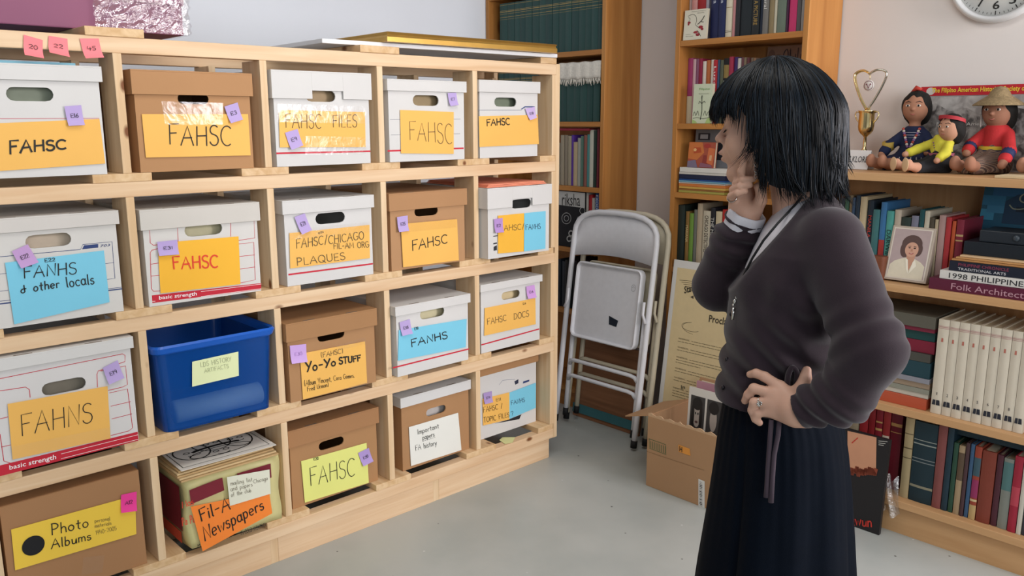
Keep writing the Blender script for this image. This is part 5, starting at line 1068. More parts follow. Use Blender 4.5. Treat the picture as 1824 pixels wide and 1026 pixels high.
a0_ = f_p(pcv(278, 190))+n_p*.0018; em.add([a0_, a0_+eu*.016-ev*.006, a0_+eu*.014+ev*.008], [(0, 1, 2)]); em.build('seal', mat('#514a3c', .6, .1, 40), t)
# ================================================================== carton with records
kx0, kx1, ky0, ky1, kh = 1.585, 1.862, -.76, -.417, .268
t = thing('cardboard_carton', 'open brown cardboard carton holding illustrated sleeves on the floor by the poster', 'carton', ((kx0+kx1)/2, (ky0+ky1)/2, 0))
KC = cardboard('#b08a66'); g = .004
mb = MB(); mb.box(kx0, kx0+g, ky0, ky1, .0008, kh); mb.box(kx1-g, kx1, ky0, ky1, .0008, kh); mb.box(kx0+g, kx1-g, ky0, ky0+g, .0008, kh); mb.box(kx0+g, kx1-g, ky1-g, ky1, .0008, kh); mb.box(kx0+g, kx1-g, ky0+g, ky1-g, .0008, .006)
fx = kx0-.0006; fq = lambda px: atX(px[0], px[1], fx)
mb.build('body', KC, t)
mb = MB(); mb.prism([(kx0+g, ky1-.001, kh), (kx1-g, ky1-.001, kh), (kx1-.03, ky1+.115, kh-.035), (kx0+.012, ky1+.115, kh-.035)], (0, 0, .004)); mb.build('flap', KC, t)
mb = MB(); mb.prism([(kx1-.001, ky0+.04, kh), (kx1-.001, ky1, kh), (kx1-.012+.03, ky1-.02, kh+.09), (kx1-.012+.03, ky0+.06, kh+.09)], (-.004, 0, 0)); mb.build('flap', KC, t)
mb = MB(); N = 30; pts = [(kx0+.001, ky1-(ky1-ky0)*i/N, kh+.008+.004*math.sin(i*1.7)+random.uniform(0, .004)) for i in range(N+1)]
mb.prism([(kx0+.001, ky0, kh-.002), (kx0+.001, ky1, kh-.002)]+pts, (.003, 0, 0)); mb.build('torn_edge', mat('#c7a582', .8, .1, 60), t)
mb = MB(); fq2 = lambda px: fq(px)+np.array([-.0005, 0, 0])
ribbon(mb, [fq2(pcv(*p)) for p in ((120, 730), (183, 752), (185, 790), (122, 766), (120, 730))], .0018, nx)
for k in range(9): x_ = 126+7*k; ribbon(mb, [fq2(pcv(x_, 735+.35*(x_-120)+2)), fq2(pcv(x_, 762+.38*(x_-120)))], .0022, nx)
mb.build('green_print', mat('#3f6b46', .6, .05), t)
mb = MB(); mb.add([fq2(pcv(*p)) for p in ((232, 752), (275, 768), (278, 795), (234, 780))], [(3, 2, 1, 0)]); os_ = mb.build('orange_sticker', paper('#e59a45'), t)
mb = MB(); print_text(mb, 'H', [fq2(pcv(*p))+np.array([-.0006, 0, 0]) for p in ((237, 777), (247, 781), (247, 762), (237, 757))], 0, .0008, nx, .02); mb.build('lettering', INK, os_)
mb = MB(); mb.add([fq2(pcv(*p)) for p in ((308, 882), (332, 892), (332, 1005), (308, 992))], [(3, 2, 1, 0)]); bl = mb.build('barcode_label', paper('#dddcd8'), t)
mb = MB()
for k in range(16): y_ = 893+6*k; ribbon(mb, [fq2(pcv(313, y_))+np.array([-.0006, 0, 0]), fq2(pcv(322, y_+4))+np.array([-.0006, 0, 0])], random.choice([.001, .002, .0028]), nx)
mb.build('bars', INK, bl)
mb = MB(); ribbon(mb, [fq2(pcv(112, 778)), fq2(pcv(330, 850))], .0012, nx); mb.build('crease', mat('#8c6b4c', .8, 0), t)
# sleeves in the carton
def art6(t, S):
    multi(t, S, [('#3c3a3a', [(.05, .58), (.34, .58), (.34, .93), (.05, .93)]), ('#3c3a3a', [(.38, .58), (.67, .58), (.67, .93), (.38, .93)]), ('#3c3a3a', [(.71, .58), (.96, .58), (.96, .93), (.71, .93)]), ('#a79c93', ellp(.19, .75, .075, .11)), ('#a79c93', ellp(.52, .75, .07, .11)), ('#1e1c1d', ellp(.19, .86, .1, .06)), ('#1e1c1d', ellp(.52, .86, .1, .06)), ('#1e1c1d', ellp(.11, .74, .03, .13)), ('#1e1c1d', ellp(.27, .74, .03, .13)), ('#2a2829', ellp(.165, .77, .012, .012)), ('#2a2829', ellp(.215, .77, .012, .012)), ('#5a4340', ellp(.19, .69, .03, .012))], 'photo_strip')
    strokes(t, S, [(.0012, ellp(.16, .42, .06, .09)+[ellp(.16, .42, .06, .09)[0]]), (.0012, [(.1, .33), (.06, .2), (.2, .1), (.4, .2), (.62, .14), (.8, .25), (.95, .1)]), (.0012, ellp(.5, .3, .22, .14)+[ellp(.5, .3, .22, .14)[0]]), (.001, [(.3, .3), (.45, .36), (.6, .32), (.7, .38)]), (.001, [(.14, .44), (.16, .4), (.19, .44)])], '#55504c', 'ink_drawing')
yl = atX(*pcv(258, 620), 1.63)[1]; zt = atX(*pcv(262, 535), 1.63)[2]
face_out('record_sleeve', 'white sleeve with black and white photographs standing in the cardboard carton', 'sleeve', 1.63, yl, max(yl-.30, ky0+.01), .008, zt, .006, '#d5d0c8', .02, art6)
face_out('record_sleeve', 'pink sleeve standing behind the white photograph sleeve in the cardboard carton', 'sleeve', 1.668, yl-.004, max(yl-.30, ky0+.01), .008, zt+.014, .006, '#b98a98', .02, lambda t, S: None)
face_out('record_sleeve', 'cream sleeve standing at the back of the cardboard carton', 'sleeve', 1.70, yl-.002, max(yl-.30, ky0+.01), .008, zt+.006, .006, '#d8cdb8', .02, lambda t, S: None)
# ================================================================== black album leaning on the low bookcase
acv = C(1500, 520, 2.2315); A0 = np.array([1.828, -1.172, .0008])
t = thing('record_album', 'black album cover with a peach square and red script leaning on the low bookcase', 'album', (1.835, -1.02, 0))
AH, AW, AL = .318, .315, .022
S = lambda u, v, w_=0.0: np.array([A0[0]+AL*v+w_, A0[1]+AW*(1-u), A0[2]+AH*v])
MB().prism([S(0, 0), S(1, 0), S(1, 1), S(0, 1)], (.014, 0, 0)).build('cover', mat('#211f21', .45, .06, 10), t)
n_a = np.array([-AH, 0, AL]); n_a /= np.linalg.norm(n_a); fa_ = lambda px: atP(px[0], px[1], S(0, 0), n_a)+n_a*.0008
sq = [fa_(acv(*p)) for p in ((135, 722), (22, 700), (22, 552), (137, 578))]
mb = MB().add([sq[1], sq[0], sq[3], sq[2]], [(0, 1, 2, 3)]); mb.build('peach_square', mat('#c99272', .5, .1, 12), t)
mb = MB(); ribbon(mb, [fa_(acv(40, 600))+n_a*.001, fa_(acv(63, 580))+n_a*.001], .003, n_a); mb.build('red_stroke', mat('#c0392f', .5, .05), t); mb = MB(); stroke_text(mb, 'Hawun', [fa_(acv(*p)) for p in ((5, 925), (118, 932), (118, 892), (5, 880))], .0045, 0, .001, n_a, .06); mb.build('red_script', mat('#c0392f', .5, .05), t)
mb = MB(); bp_ = [fa_(acv(x_, 712+10*math.sin(x_*.5)+random.uniform(-4, 8))) + n_a*.0006 for x_ in range(30, 136, 5)]
for a, b in zip(bp_[:-1], bp_[1:]): ribbon(mb, [a, b], .012, n_a)
mb.build('rust_edge', mat('#8d4430', .6, .2, 60), t)
mb = MB()
for y_ in (592, 600, 607): ribbon(mb, [fa_(acv(146, y_))+n_a*.0004, fa_(acv(180-(y_-592), y_+3))+n_a*.0004], .0022, n_a)
mb.build('small_lettering', mat('#b9b6b0', .5, 0), t)
# crumpled clear plastic behind the album, hanging over the shelf edge
N = 12; V = []; mb = MB()
for j in range(N+1):
    for i in range(N+1):
        u, v = i/N, j/N; V.append((1.858+.006*math.sin(9*u+5*v), -1.165-.055*u*(1-.3*v), .07+.125*v+.01*math.sin(8*u)))
mb.add(V, [(j*(N+1)+i, j*(N+1)+i+1, (j+1)*(N+1)+i+1, (j+1)*(N+1)+i) for j in range(N) for i in range(N)], 0, True); mb.build('plastic_sleeve', clear_film('plastic_sleeve', shine=.3, rough=.25, bscale=40, bstr=.8), t)
# ================================================================== top of the low bookcase
SZ = LW[0]
tcv = C(1480, 0, 3.206)
def bx_(px, X): return atX(*tcv(*px), X)
# trophy
TX = 2.13; c0 = bx_((187, 900), TX); ty = c0[1]; sc_ = .92
t = thing('trophy', 'small gold trophy cup with a heart shaped ribbon loop on black base', 'trophy', (TX, ty, SZ))
GLD = mat('#e6d098', .2, .03, 10, metal=1.0, key='gld'); SLV = mat('#d6d2c2', .15, .03, 10, metal=1.0, key='slv')
zb0 = SZ+.0006; MB().box(TX-.028, TX+.028, ty-.028, ty+.028, zb0, zb0+.036).build('base', mat('#131314', .25, .02, spec=.6), t, .002)
zq = lambda y: bx_((187, y), TX)[2]
z_foot, z_bowl0, z_rim, z_top = zb0+.036, zq(770), zq(632), zq(400)
prof = [(0, z_foot), (.021, z_foot), (.021, z_foot+.003), (.013, z_foot+.008), (.006, z_foot+.014), (.009, z_foot+.019), (.011, z_foot+.024), (.006, z_foot+.03), (.005, z_bowl0-.008), (.009, z_bowl0-.003), (.018, z_bowl0+.005), (.024, z_bowl0+.015), (.026, z_bowl0+.028), (.025, z_rim-.012), (.028, z_rim-.003), (.030, z_rim), (.027, z_rim), (.023, z_rim-.012), (.010, z_rim-.004), (.008, z_rim+.008), (0, z_rim+.01)]
MB().lathe([(r, z-SZ) for r, z in prof], (TX, ty, SZ), 32).build('cup', GLD, t)
for s in (-1, 1): MB().tube([(TX, ty+s*.026, z_rim-.006), (TX, ty+s*.037, z_rim-.004), (TX, ty+s*.041, z_rim-.012), (TX, ty+s*.036, z_rim-.028), (TX, ty+s*.027, z_rim-.038), (TX, ty+s*.022, z_bowl0+.012)], .0022, 8).build('handle', GLD, t)
zl0 = z_rim+.006; hl = z_top-zl0; hp = [(-.004, 0), (-.022, .25), (-.042, .62), (-.050, .86), (-.040, .96), (-.022, .985), (-.006, .93), (0, .90), (.006, .93), (.022, .985), (.042, .97), (.052, .87), (.042, .60), (.022, .25), (.004, 0)]
for nm_, seg_, m_ in (('ribbon_loop', hp[:8], GLD), ('ribbon_loop', hp[7:], SLV)):
    pts = smooth_path([(TX-.004*math.sin(i*1.1), ty-a*1.05, zl0+b*hl) for i, (a, b) in enumerate(seg_)])
    MB().tube(pts, [(.0085, .0042)]*len(pts), 10, flat=(1, .0, 0)).build(nm_, m_, t)
cm = np.array([TX-.002, ty+.001, zl0+hl*.60])
MB().lathe([(0, .002), (.018, .002), (.0185, 0), (.0185, -.003), (0, -.003)], cm, 26, 0, (-1, 0, 0), (0, 1, 0)).build('medallion', mat('#d9d2cc', .4, .05), t)
mb = MB(); ribbon(mb, [cm+np.array([-.0028, .015*math.cos(a), .015*math.sin(a)]) for a in np.linspace(0, 2*PI, 22)], .0016, nx)
for s in (-1, 1): mb.tube([cm+np.array([-.003, 0, -.010]), cm+np.array([-.003, s*.006, .006])], .0008, 5); mb.add([cm+np.array([-.003, s*.003, -.001]), cm+np.array([-.003, s*.010, .003]), cm+np.array([-.003, s*.006, .008])], [(0, 1, 2)])
mb.build('emblem', mat('#7d4450', .5, .1), t)
MB().tube([(TX, ty, zl0+hl*.9), (TX, ty, zl0+hl*.72)], .001, 6).build('hanger', GLD, t)
# tent card FOLKLORE
FX = 2.03; yl, yr = bx_((48, 910), FX)[1], bx_((212, 910), FX)[1]; zt = bx_((150, 860), FX)[2]
t = thing('tent_card', 'white folded card reading FOLKLORE in front of the trophy', 'sign', (FX, (yl+yr)/2, SZ))
S = lambda u, v, w_=0.0: np.array([FX+.022*v+w_, yl+(yr-yl)*u, SZ+.0008+(zt-SZ)*v])
MB().prism([S(0, 0), S(1, 0), S(1, 1), S(0, 1)], (.0008, 0, 0)).build('card', paper('#dcd9d6'), t)
MB().prism([S(0, 0, .05), S(1, 0, .05), S(1, 1, .0006), S(0, 1, .0006)], (-.0008, 0, 0)).build('back_fold', paper('#dcd9d6'), t)
words_on(t, S, [('FOLKLORE', (.1, .94, .36, .68), '#1c1b1c')])
# banner
XB_ = 2.205; yl = bx_((508, 520), XB_)[1]; zt = bx_((510, 497), XB_)[2]; z_r0 = bx_((520, 550), XB_)[2]
t = thing('banner_board', 'printed board headed The Filipino American Historical Society, behind the dolls', 'banner', (XB_, yl-.3, SZ))
S = lambda u, v, w_=0.0: np.array([XB_+.012*v+w_, yl-.62*u, SZ+.0008+(zt-SZ)*v])
MB().prism([S(0, 0), S(1, 0), S(1, 1), S(0, 1)], (.005, 0, 0)).build('board', mat('#98918d', .5, .12, 9, key='bb2'), t)
vr_ = 1-(zt-z_r0)/(zt-SZ)
poly(t, S, [(0, vr_), (1, vr_), (1, 1), (0, 1)], '#b8202b', .0008, 'red_header')
xw = (bx_((570, 515), XB_)[1], bx_((1103, 500), XB_)[1]); u0 = (yl-xw[0])/.62; u1 = (yl-xw[1])/.62
words_on(t, S, [('The Filipino American Historical Society of Chicago', (u0, u0+(u1-u0)*1.22, vr_+(1-vr_)*.18, vr_+(1-vr_)*.84), '#e0bf3c')], 'lettering', .002, .022)
poly(t, S, ellp(.05, vr_+(1-vr_)*.5, .022, (1-vr_)*.4), '#c9c3bd', .0016, 'round_emblem')
def photo_grain(name, c0, c1, sc):
    m = bpy.data.materials.new(name); m.use_nodes = True; nt = m.node_tree; b = nt.nodes['Principled BSDF']; b.inputs['Roughness'].default_value = .4
    tc = nt.nodes.new('ShaderNodeTexCoord'); nz = nt.nodes.new('ShaderNodeTexNoise'); nz.inputs['Scale'].default_value = sc; nz.inputs['Detail'].default_value = 4; nz.inputs['Distortion'].default_value = .7
    cr = nt.nodes.new('ShaderNodeValToRGB'); cr.color_ramp.elements[0].position = .38; cr.color_ramp.elements[1].position = .62; cr.color_ramp.elements[0].color = (*srgb(c0), 1); cr.color_ramp.elements[1].color = (*srgb(c1), 1)
    nt.links.new(tc.outputs['Object'], nz.inputs['Vector']); nt.links.new(nz.outputs['Fac'], cr.inputs[0]); nt.links.new(cr.outputs[0], b.inputs['Base Color']); return m
pm = MB(); pm.add([S(u, v, -.0007) for u, v in ((0, .02), (1, .02), (1, vr_-.01), (0, vr_-.01))], [(0, 1, 2, 3)]); pm.build('crowd_photograph', photo_grain('crowd_picture', '#4d4846', '#a8a29d', 38), t)
pm = MB(); pm.add([S(u, v, -.0010) for u, v in [(0, .72), (.08, .80), (.16, .70), (.24, .74), (.3, .66), (.42, .76), (.55, .7), (.7, .78), (.85, .72), (1, .76), (1, vr_-.012), (0, vr_-.012)]], [tuple(range(12))]); pm.build('picture_sky', photo_grain('picture_pale', '#8f8985', '#b9b4af', 22), t)
words_on(t, S, [('Filipinos in America', (.1, .36, .52, .57), '#d8d4cf')], 'small_lettering', .003)
# wall clock
kc = np.array([XW, -1.2255, 1.762]); R0 = .146
t = thing('wall_clock', 'round white wall clock high on the wall above the dolls', 'clock', kc)
ax = (-1, 0, 0)
MB().lathe([(0, .0), (R0-.004, .001), (R0, .012), (R0-.002, .026), (R0-.010, .034), (R0-.018, .033), (R0-.021, .022), (R0-.0215, .012)], kc, 64, 0, ax, (0, 1, 0)).build('rim', mat('#d3d3d2', .3, .02, spec=.5), t)
MB().lathe([(0, .0135), (R0-.0213, .0135), (R0-.0213, .011)], kc, 64, 0, ax, (0, 1, 0)).build('dial', mat('#dadad6', .5, .02), t)
mb = MB(); tilt = math.radians(0)
for h_ in range(1, 13):
    a = 2*PI*h_/12; c_ = kc+np.array([-.0145, -.092*math.sin(a), .092*math.cos(a)]); w_ = .010 if h_ < 10 else .018; hh = .0125
    print_text(mb, str(h_), [c_+np.array([0, w_ if h_ != 1 else .004, -hh]), c_+np.array([0, -w_ if h_ != 1 else -.004, -hh]), c_+np.array([0, -w_ if h_ != 1 else -.004, hh]), c_+np.array([0, w_ if h_ != 1 else .004, hh])], 0, .0004, nx, .012)
for i in range(60):
    a = 2*PI*i/60; r0, r1 = (.110, .120) if i % 5 == 0 else (.114, .119); e = np.array([0, -math.sin(a), math.cos(a)])
    ribbon(mb, [kc+np.array([-.0145, 0, 0])+e*r0, kc+np.array([-.0145, 0, 0])+e*r1], .0028 if i % 5 == 0 else .0012, nx)
mb.build('numerals', INK, t)
def hand(nm, a, l, w_, lift):
    e = np.array([0, -math.sin(a), math.cos(a)]); s = np.array([0, math.cos(a), math.sin(a)]); o_ = kc+np.array([-lift, 0, 0])
    MB().prism([o_-e*.015+s*w_, o_-e*.015-s*w_, o_+e*l-s*w_*.5, o_+e*l+s*w_*.5], (-.0012, 0, 0)).build(nm, INK, t)
hand('minute_hand', 2*PI*23.6/60, .095, .003, .018); hand('hour_hand', 2*PI*(10.4/12), .06, .004, .0165)
# flat book on the shelf front right
yl = atX(*tcv(945, 1000), 1.90)[1]
o = MB().box(1.885, 2.0, -1.62, yl, SZ+.0006, SZ+.008).build('book', mat('#cdb892', .6, .08), None, .001); recenter(o); tag(o, 'thin cream book lying flat at the shelf edge in front of the dolls', 'book')
# ================================================================== smooth surfaces (signed distance -> surface nets)
def sdf_mesh(f, lo, hi, h, B=8):
    lo = np.asarray(lo, float); n = np.ceil((np.asarray(hi, float)-lo)/h/B).astype(int); N = n*B+1
    val = np.ones(N, np.float32)
    bi = np.stack(np.meshgrid(*[np.arange(k) for k in n], indexing='ij'), -1).reshape(-1, 3)
    cen = lo+(bi*B+B/2)*h; dc = f(cen); keep = np.abs(dc) < B*h*1.05
    ins = bi[(dc < 0) & ~keep]
    for b in ins: val[b[0]*B:b[0]*B+B+1, b[1]*B:b[1]*B+B+1, b[2]*B:b[2]*B+B+1] = -1
    off = np.stack(np.meshgrid(*[np.arange(B+1)]*3, indexing='ij'), -1).reshape(-1, 3)
    kb = bi[keep]
    for s in range(0, len(kb), 400):
        q = kb[s:s+400]; idx = (q[:, None, :]*B+off[None]).reshape(-1, 3)
        val[idx[:, 0], idx[:, 1], idx[:, 2]] = f(lo+idx*h)
    neg = val < 0
    c = [neg[i:N[0]-1+i, j:N[1]-1+j, k:N[2]-1+k] for i in (0, 1) for j in (0, 1) for k in (0, 1)]
    s_any = c[0].copy(); s_all = c[0].copy()
    for q in c[1:]: s_any |= q; s_all &= q
    cells = np.argwhere(s_any & ~s_all)
    vid = -np.ones(np.array(N)-1, np.int32); vid[cells[:, 0], cells[:, 1], cells[:, 2]] = np.arange(len(cells))
    acc = np.zeros((len(cells), 3)); cnt = np.zeros(len(cells))
    cor = [np.array((i, j, k)) for i in (0, 1) for j in (0, 1) for k in (0, 1)]
    for a in range(8):
        for b in range(a+1, 8):
            if np.abs(cor[a]-cor[b]).sum() != 1: continue
            ia, ib = cells+cor[a], cells+cor[b]
            va, vb = val[ia[:, 0], ia[:, 1], ia[:, 2]], val[ib[:, 0], ib[:, 1], ib[:, 2]]
            m_ = (va < 0) != (vb < 0); t = np.where(m_, va/(va-vb+1e-20), 0)[:, None]
            acc += np.where(m_[:, None], cor[a]+(cor[b]-cor[a])*t, 0); cnt += m_
    V = lo+(cells+acc/cnt[:, None])*h
    F = []
    for ax in range(3):
        o = [0, 0, 0]; o[ax] = 1; u, w_ = (ax+1) % 3, (ax+2) % 3
        A = neg[:N[0]-o[0], :N[1]-o[1], :N[2]-o[2]]; Bq = neg[o[0]:, o[1]:, o[2]:]
        e = np.argwhere(A != Bq)
        e = e[(e[:, u] > 0) & (e[:, w_] > 0) & (e[:, u] < N[u]-1) & (e[:, w_] < N[w_]-1)]
        du = np.zeros(3, int); du[u] = 1; dw = np.zeros(3, int); dw[w_] = 1
        g_ = lambda q: vid[q[:, 0], q[:, 1], q[:, 2]]
        quad = np.stack([g_(e-du-dw), g_(e-dw), g_(e), g_(e-du)], 1)
        fl = A[e[:, 0], e[:, 1], e[:, 2]]
        quad[~fl] = quad[~fl][:, ::-1]; F.append(quad)
    F = np.concatenate(F); F = F[(F >= 0).all(1)]
    return V, F
def mesh_obj(name, V, F, mats, parent=None, mi=None, smooth=True):
    me = bpy.data.meshes.new(name); me.from_pydata(V.tolist(), [], F.tolist())
    for m_ in (mats if isinstance(mats, (list, tuple)) else [mats]): me.materials.append(m_)
    if mi is not None: me.polygons.foreach_set('material_index', np.asarray(mi, np.int32))
    me.polygons.foreach_set('use_smooth', [smooth]*len(F)); me.update()
    o = bpy.data.objects.new(name, me); COL.objects.link(o)
    if parent is not None: o.parent = parent
    return o
def cone(p, a, b, ra, rb):
    a, b = np.asarray(a, float), np.asarray(b, float); ab = b-a; q = p-a
    t = np.clip(q@ab/(ab@ab+1e-12), 0, 1); d = q-t[:, None]*ab
    return np.sqrt((d*d).sum(1))-(ra+(rb-ra)*t)
def elli(p, c, r, R=None):
    q = p-np.asarray(c, float)
    if R is not None: q = q@np.asarray(R).T
    r = np.asarray(r, float); k0 = np.sqrt(((q/r)**2).sum(1)); k1 = np.sqrt(((q/(r*r))**2).sum(1))+1e-9
    return np.where(k0 < 1e-6, -r.min(), k0*(k0-1)/k1)
def smin(a, b, k): h_ = np.clip(.5+.5*(b-a)/k, 0, 1); return b+(a-b)*h_-k*h_*(1-h_)
def smax(a, b, k): return -smin(-a, -b, k)
def chain(p, pts, rs, k=.004):
    d = None
    for i in range(len(pts)-1):
        e = cone(p, pts[i], pts[i+1], rs[i], rs[i+1]); d = e if d is None else smin(d, e, k)
    return d
# ================================================================== person
PY = YAW+math.radians(17.4)
RL = np.array([math.cos(PY), -math.sin(PY), 0]); AL_ = np.array([math.sin(PY), math.cos(PY), 0]); D0 = 1.62
def loc(px, py, a=0.0):
    """pixel at a distance a beyond the person's middle plane -> person's own axes (right, away, up)"""
    o, d = ray(px, py); t = (D0+a)/(d@AL_); q = o+d*t
    return np.array([(q-CAM)@RL-R0_, a, q[2]])
R0_ = 0.0; R0_ = loc(1390, 600)[0]
pw = CAM+RL*R0_+AL_*D0; pw[2] = 0
person = thing('person', 'person with black bob hair in plum cardigan, hand on hip and hand at chin', 'person', pw)
person.rotation_euler = (0, 0, -PY)
SKIN = mat('#c49a84', .5, .05, 14, .05, spec=.35, bscale=260, key='skin'); _b = SKIN.node_tree.nodes['Principled BSDF']
_b.inputs['Subsurface Weight'].default_value = .12; _b.inputs['Subsurface Radius'].default_value = (.012, .005, .003)
PLUM = mat('#2b2127', .85, .10, 40, .12, spec=.12, bscale=900, key='plum', sheen=.19)
DENIM = mat('#050b15', .8, .12, 30, .12, spec=.07, bscale=700, key='skirt', sheen=.0)
HAIRM = mat('#070a0e', .45, .25, 60, spec=.2, key='hair'); SHIRT = mat('#c9c6cb', .85, .03, 40, .1, key='shirt')
# --- torso outline (pixel rows: front, back, half width)
TS = [(340, 1398, 1474, .046), (362, 1386, 1496, .075), (385, 1370, 1514, .112), (410, 1352, 1524, .142), (440, 1337, 1526, .158), (490, 1315, 1520, .158), (540, 1301, 1510, .150), (600, 1294, 1500, .138), (650, 1287, 1494, .134), (700, 1279, 1492, .144), (748, 1273, 1502, .152), (800, 1268, 1508, .160)]
tz = []; tc_ = []; tr = []; tw_ = []
for y, a, b, hw in TS:
    A, B_ = loc(a, y), loc(b, y); tz.append((A[2]+B_[2])/2); tc_.append((A[0]+B_[0])/2); tr.append((B_[0]-A[0])/2); tw_.append(hw)
tz, tc_, tr, tw_ = [np.array(q)[::-1] for q in (tz, tc_, tr, tw_)]
def torso(p, off=0.0, ztop=9, zbot=-9):
    z = p[:, 2]; rc = np.interp(z, tz, tc_); rx = np.interp(z, tz, tr)+off; ry = np.interp(z, tz, tw_)+off
    k = ((np.abs(p[:, 0]-rc)/rx)**2.25+(np.abs(p[:, 1])/ry)**2.25)**(1/2.25)
    d = (k-1)*np.minimum(rx, ry)*.92
    return np.maximum(np.maximum(d, z-ztop), zbot-z)
Ls, Le, Lw = loc(1478, 430, -.122), loc(1551, 622, -.205), loc(1424, 730, -.182)
Rs, Re, Rw = loc(1448, 425, .12), loc(1281, 508, .035), loc(1330, 384, .0)
# --- head frame
HC = loc(1387, 205); psi, pit_ = math.radians(11), math.radians(7)
hf = np.array([-math.cos(psi)*math.cos(pit_), math.sin(psi)*math.cos(pit_), -math.sin(pit_)]); hs_ = np.array([-math.sin(psi), -math.cos(psi), 0]); hu = np.cross(hf, hs_)
if hu[2] < 0: hu = -hu
HR = np.stack([hf, hs_, hu])          # rows: forward, toward camera, up
HSC = 1.0
def head(p):
    q = (p-HC)@HR.T; m = q.copy(); m[:, 1] = np.abs(m[:, 1])
    d = elli(q, (.002, 0, .006), (.086, .070, .076))
    d = smin(d, elli(q, (.034, 0, -.040), (.058, .056, .070)), .03)
    d = smin(d, cone(m, (-.004, .052, -.060), (.067, .015, -.095), .020, .019), .02)
    d = smin(d, elli(q, (.081, 0, -.0975), (.020, .024, .0195)), .014)
    d = smin(d, elli(m, (.055, .035, -.044), (.033, .028, .032)), .02)
    d = smin(d, elli(q, (.076, 0, .012), (.018, .050, .018)), .02)
    d = smax(d, -elli(m, (.0985, .033, -.014), (.016, .016, .011)), .012)
    d = smin(d, elli(m, (.0735, .031, -.013), (.0145, .0165, .0115)), .004)
    d = smin(d, cone(q, (.087, 0, -.003), (.1105, 0, -.0295), .0048, .0076), .008)
    d = smin(d, elli(m, (.0995, .0085, -.0335), (.0085, .0062, .0055)), .005)
    d = smin(d, elli(q, (.088, 0, -.059), (.0185, .027, .020)), .014)
    d = smin(d, elli(q, (.1040, 0, -.0560), (.0080, .019, .0055)), .004)
    d = smin(d, elli(q, (.1005, 0, -.0680), (.0080, .017, .0062)), .004)
    d = smax(d, -elli(q, (.111, 0, -.0620), (.010, .024, .0012)), .003)
    d = smin(d, elli(m, (-.004, .072, -.018), (.017, .007, .029)), .006)
    return d
# --- left hand on the hip (pixel + distance)
dep = lambda px, py, g_=.012: -(np.interp(loc(px, py)[2], tz, tw_)*max(0., 1-abs((loc(px, py)[0]-np.interp(loc(px, py)[2], tz, tc_))/np.interp(loc(px, py)[2], tz, tr))**2.25)**(1/2.25))-g_
def lh(px, py, g_=.010): return loc(px, py, dep(px, py, g_))
LH = {'wrist': loc(1416, 731, -.182), 'k': [lh(1391, 690, .014), lh(1380, 702, .018), lh(1372, 716, .018), lh(1370, 732, .014)]}
LF = [[LH['k'][0], lh(1362, 671, .012), lh(1347, 665, .010), lh(1336, 667, .007)],
      [LH['k'][1], lh(1343, 692, .017), lh(1333, 703, .013), lh(1327, 714, .007)],
      [LH['k'][2], lh(1344, 717, .020), lh(1340, 731, .016), lh(1344, 744, .009)],
      [LH['k'][3], lh(1350, 736, .017), lh(1346, 746, .014), lh(1353, 753, .009)]]
LR = [[.0098, .0088, .0080, .0066], [.0100, .0090, .0080, .0066], [.0096, .0088, .0078, .0066], [.0086, .0078, .0072, .0060]]
LT = [loc(1418, 716, -.172), loc(1426, 694, -.158), loc(1434, 674, -.148), loc(1437, 660, -.142)]; LTR = [.015, .0125, .0105, .0080]
def lhand(p):
    d = cone(p, LH['wrist']+np.array([.02, 0, -.004]), LH['wrist'], .024, .022)
    pal = None
    for i, k in enumerate(LH['k']):
        b = LH['wrist']+np.array([0, .0, .012-.009*i]); e = cone(p, b, k, .0135, .0112); pal = e if pal is None else smin(pal, e, .012)
    d = smin(d, pal, .014)
    th = chain(p, LT, LTR); d = smin(d, th, .012)
    fi = None
    for a, r in zip(LF, LR):
        e = chain(p, a, r, .003); fi = e if fi is None else np.minimum(fi, e)
    return smin(d, fi, .005)
# --- right hand at the chin
RWp = loc(1327, 378, .0); RK = [loc(1331, 332, .004), loc(1323, 338, .004), loc(1316, 346, .002), loc(1309, 356, -.004)]
RF = [[RK[0], loc(1322, 322, -.026), loc(1321, 305, -.046), loc(1325, 290, -.054)],
      [RK[1], loc(1312, 327, -.020), loc(1324, 320, -.046), loc(1342, 319, -.048)],
      [RK[2], loc(1306, 338, -.026), loc(1318, 332, -.048), loc(1336, 330, -.050)],
      [RK[3], loc(1302, 350, -.030), loc(1313, 344, -.050), loc(1328, 341, -.052)]]
RR = [[.0092, .0080, .0070, .0060], [.0094, .0078, .0066, .0055], [.0090, .0074, .0064, .0053], [.0082, .0068, .0060, .0050]]
RTh = [loc(1347, 372, -.012), loc(1355, 357, -.026), loc(1356, 343, -.036), loc(1350, 332, -.040)]; RTR = [.013, .0110, .0094, .0076]
def rhand(p):
    d = cone(p, Rw+np.array([0, 0, -.02]), RWp, .024, .023); pal = None
    for i, k in enumerate(RK):
        b = RWp+np.array([.014-.010*i, 0, .004]); e = cone(p, b, k, .014, .0112); pal = e if pal is None else smin(pal, e, .012)
    d = smin(d, pal, .014); d = smin(d, chain(p, RTh, RTR), .010); fi = None
    for a, r in zip(RF, RR):
        e = chain(p, a, r, .003); fi = e if fi is None else np.minimum(fi, e)
    return smin(d, fi, .005)
HIPZ = .80; hipc = np.interp(HIPZ, tz, tc_)
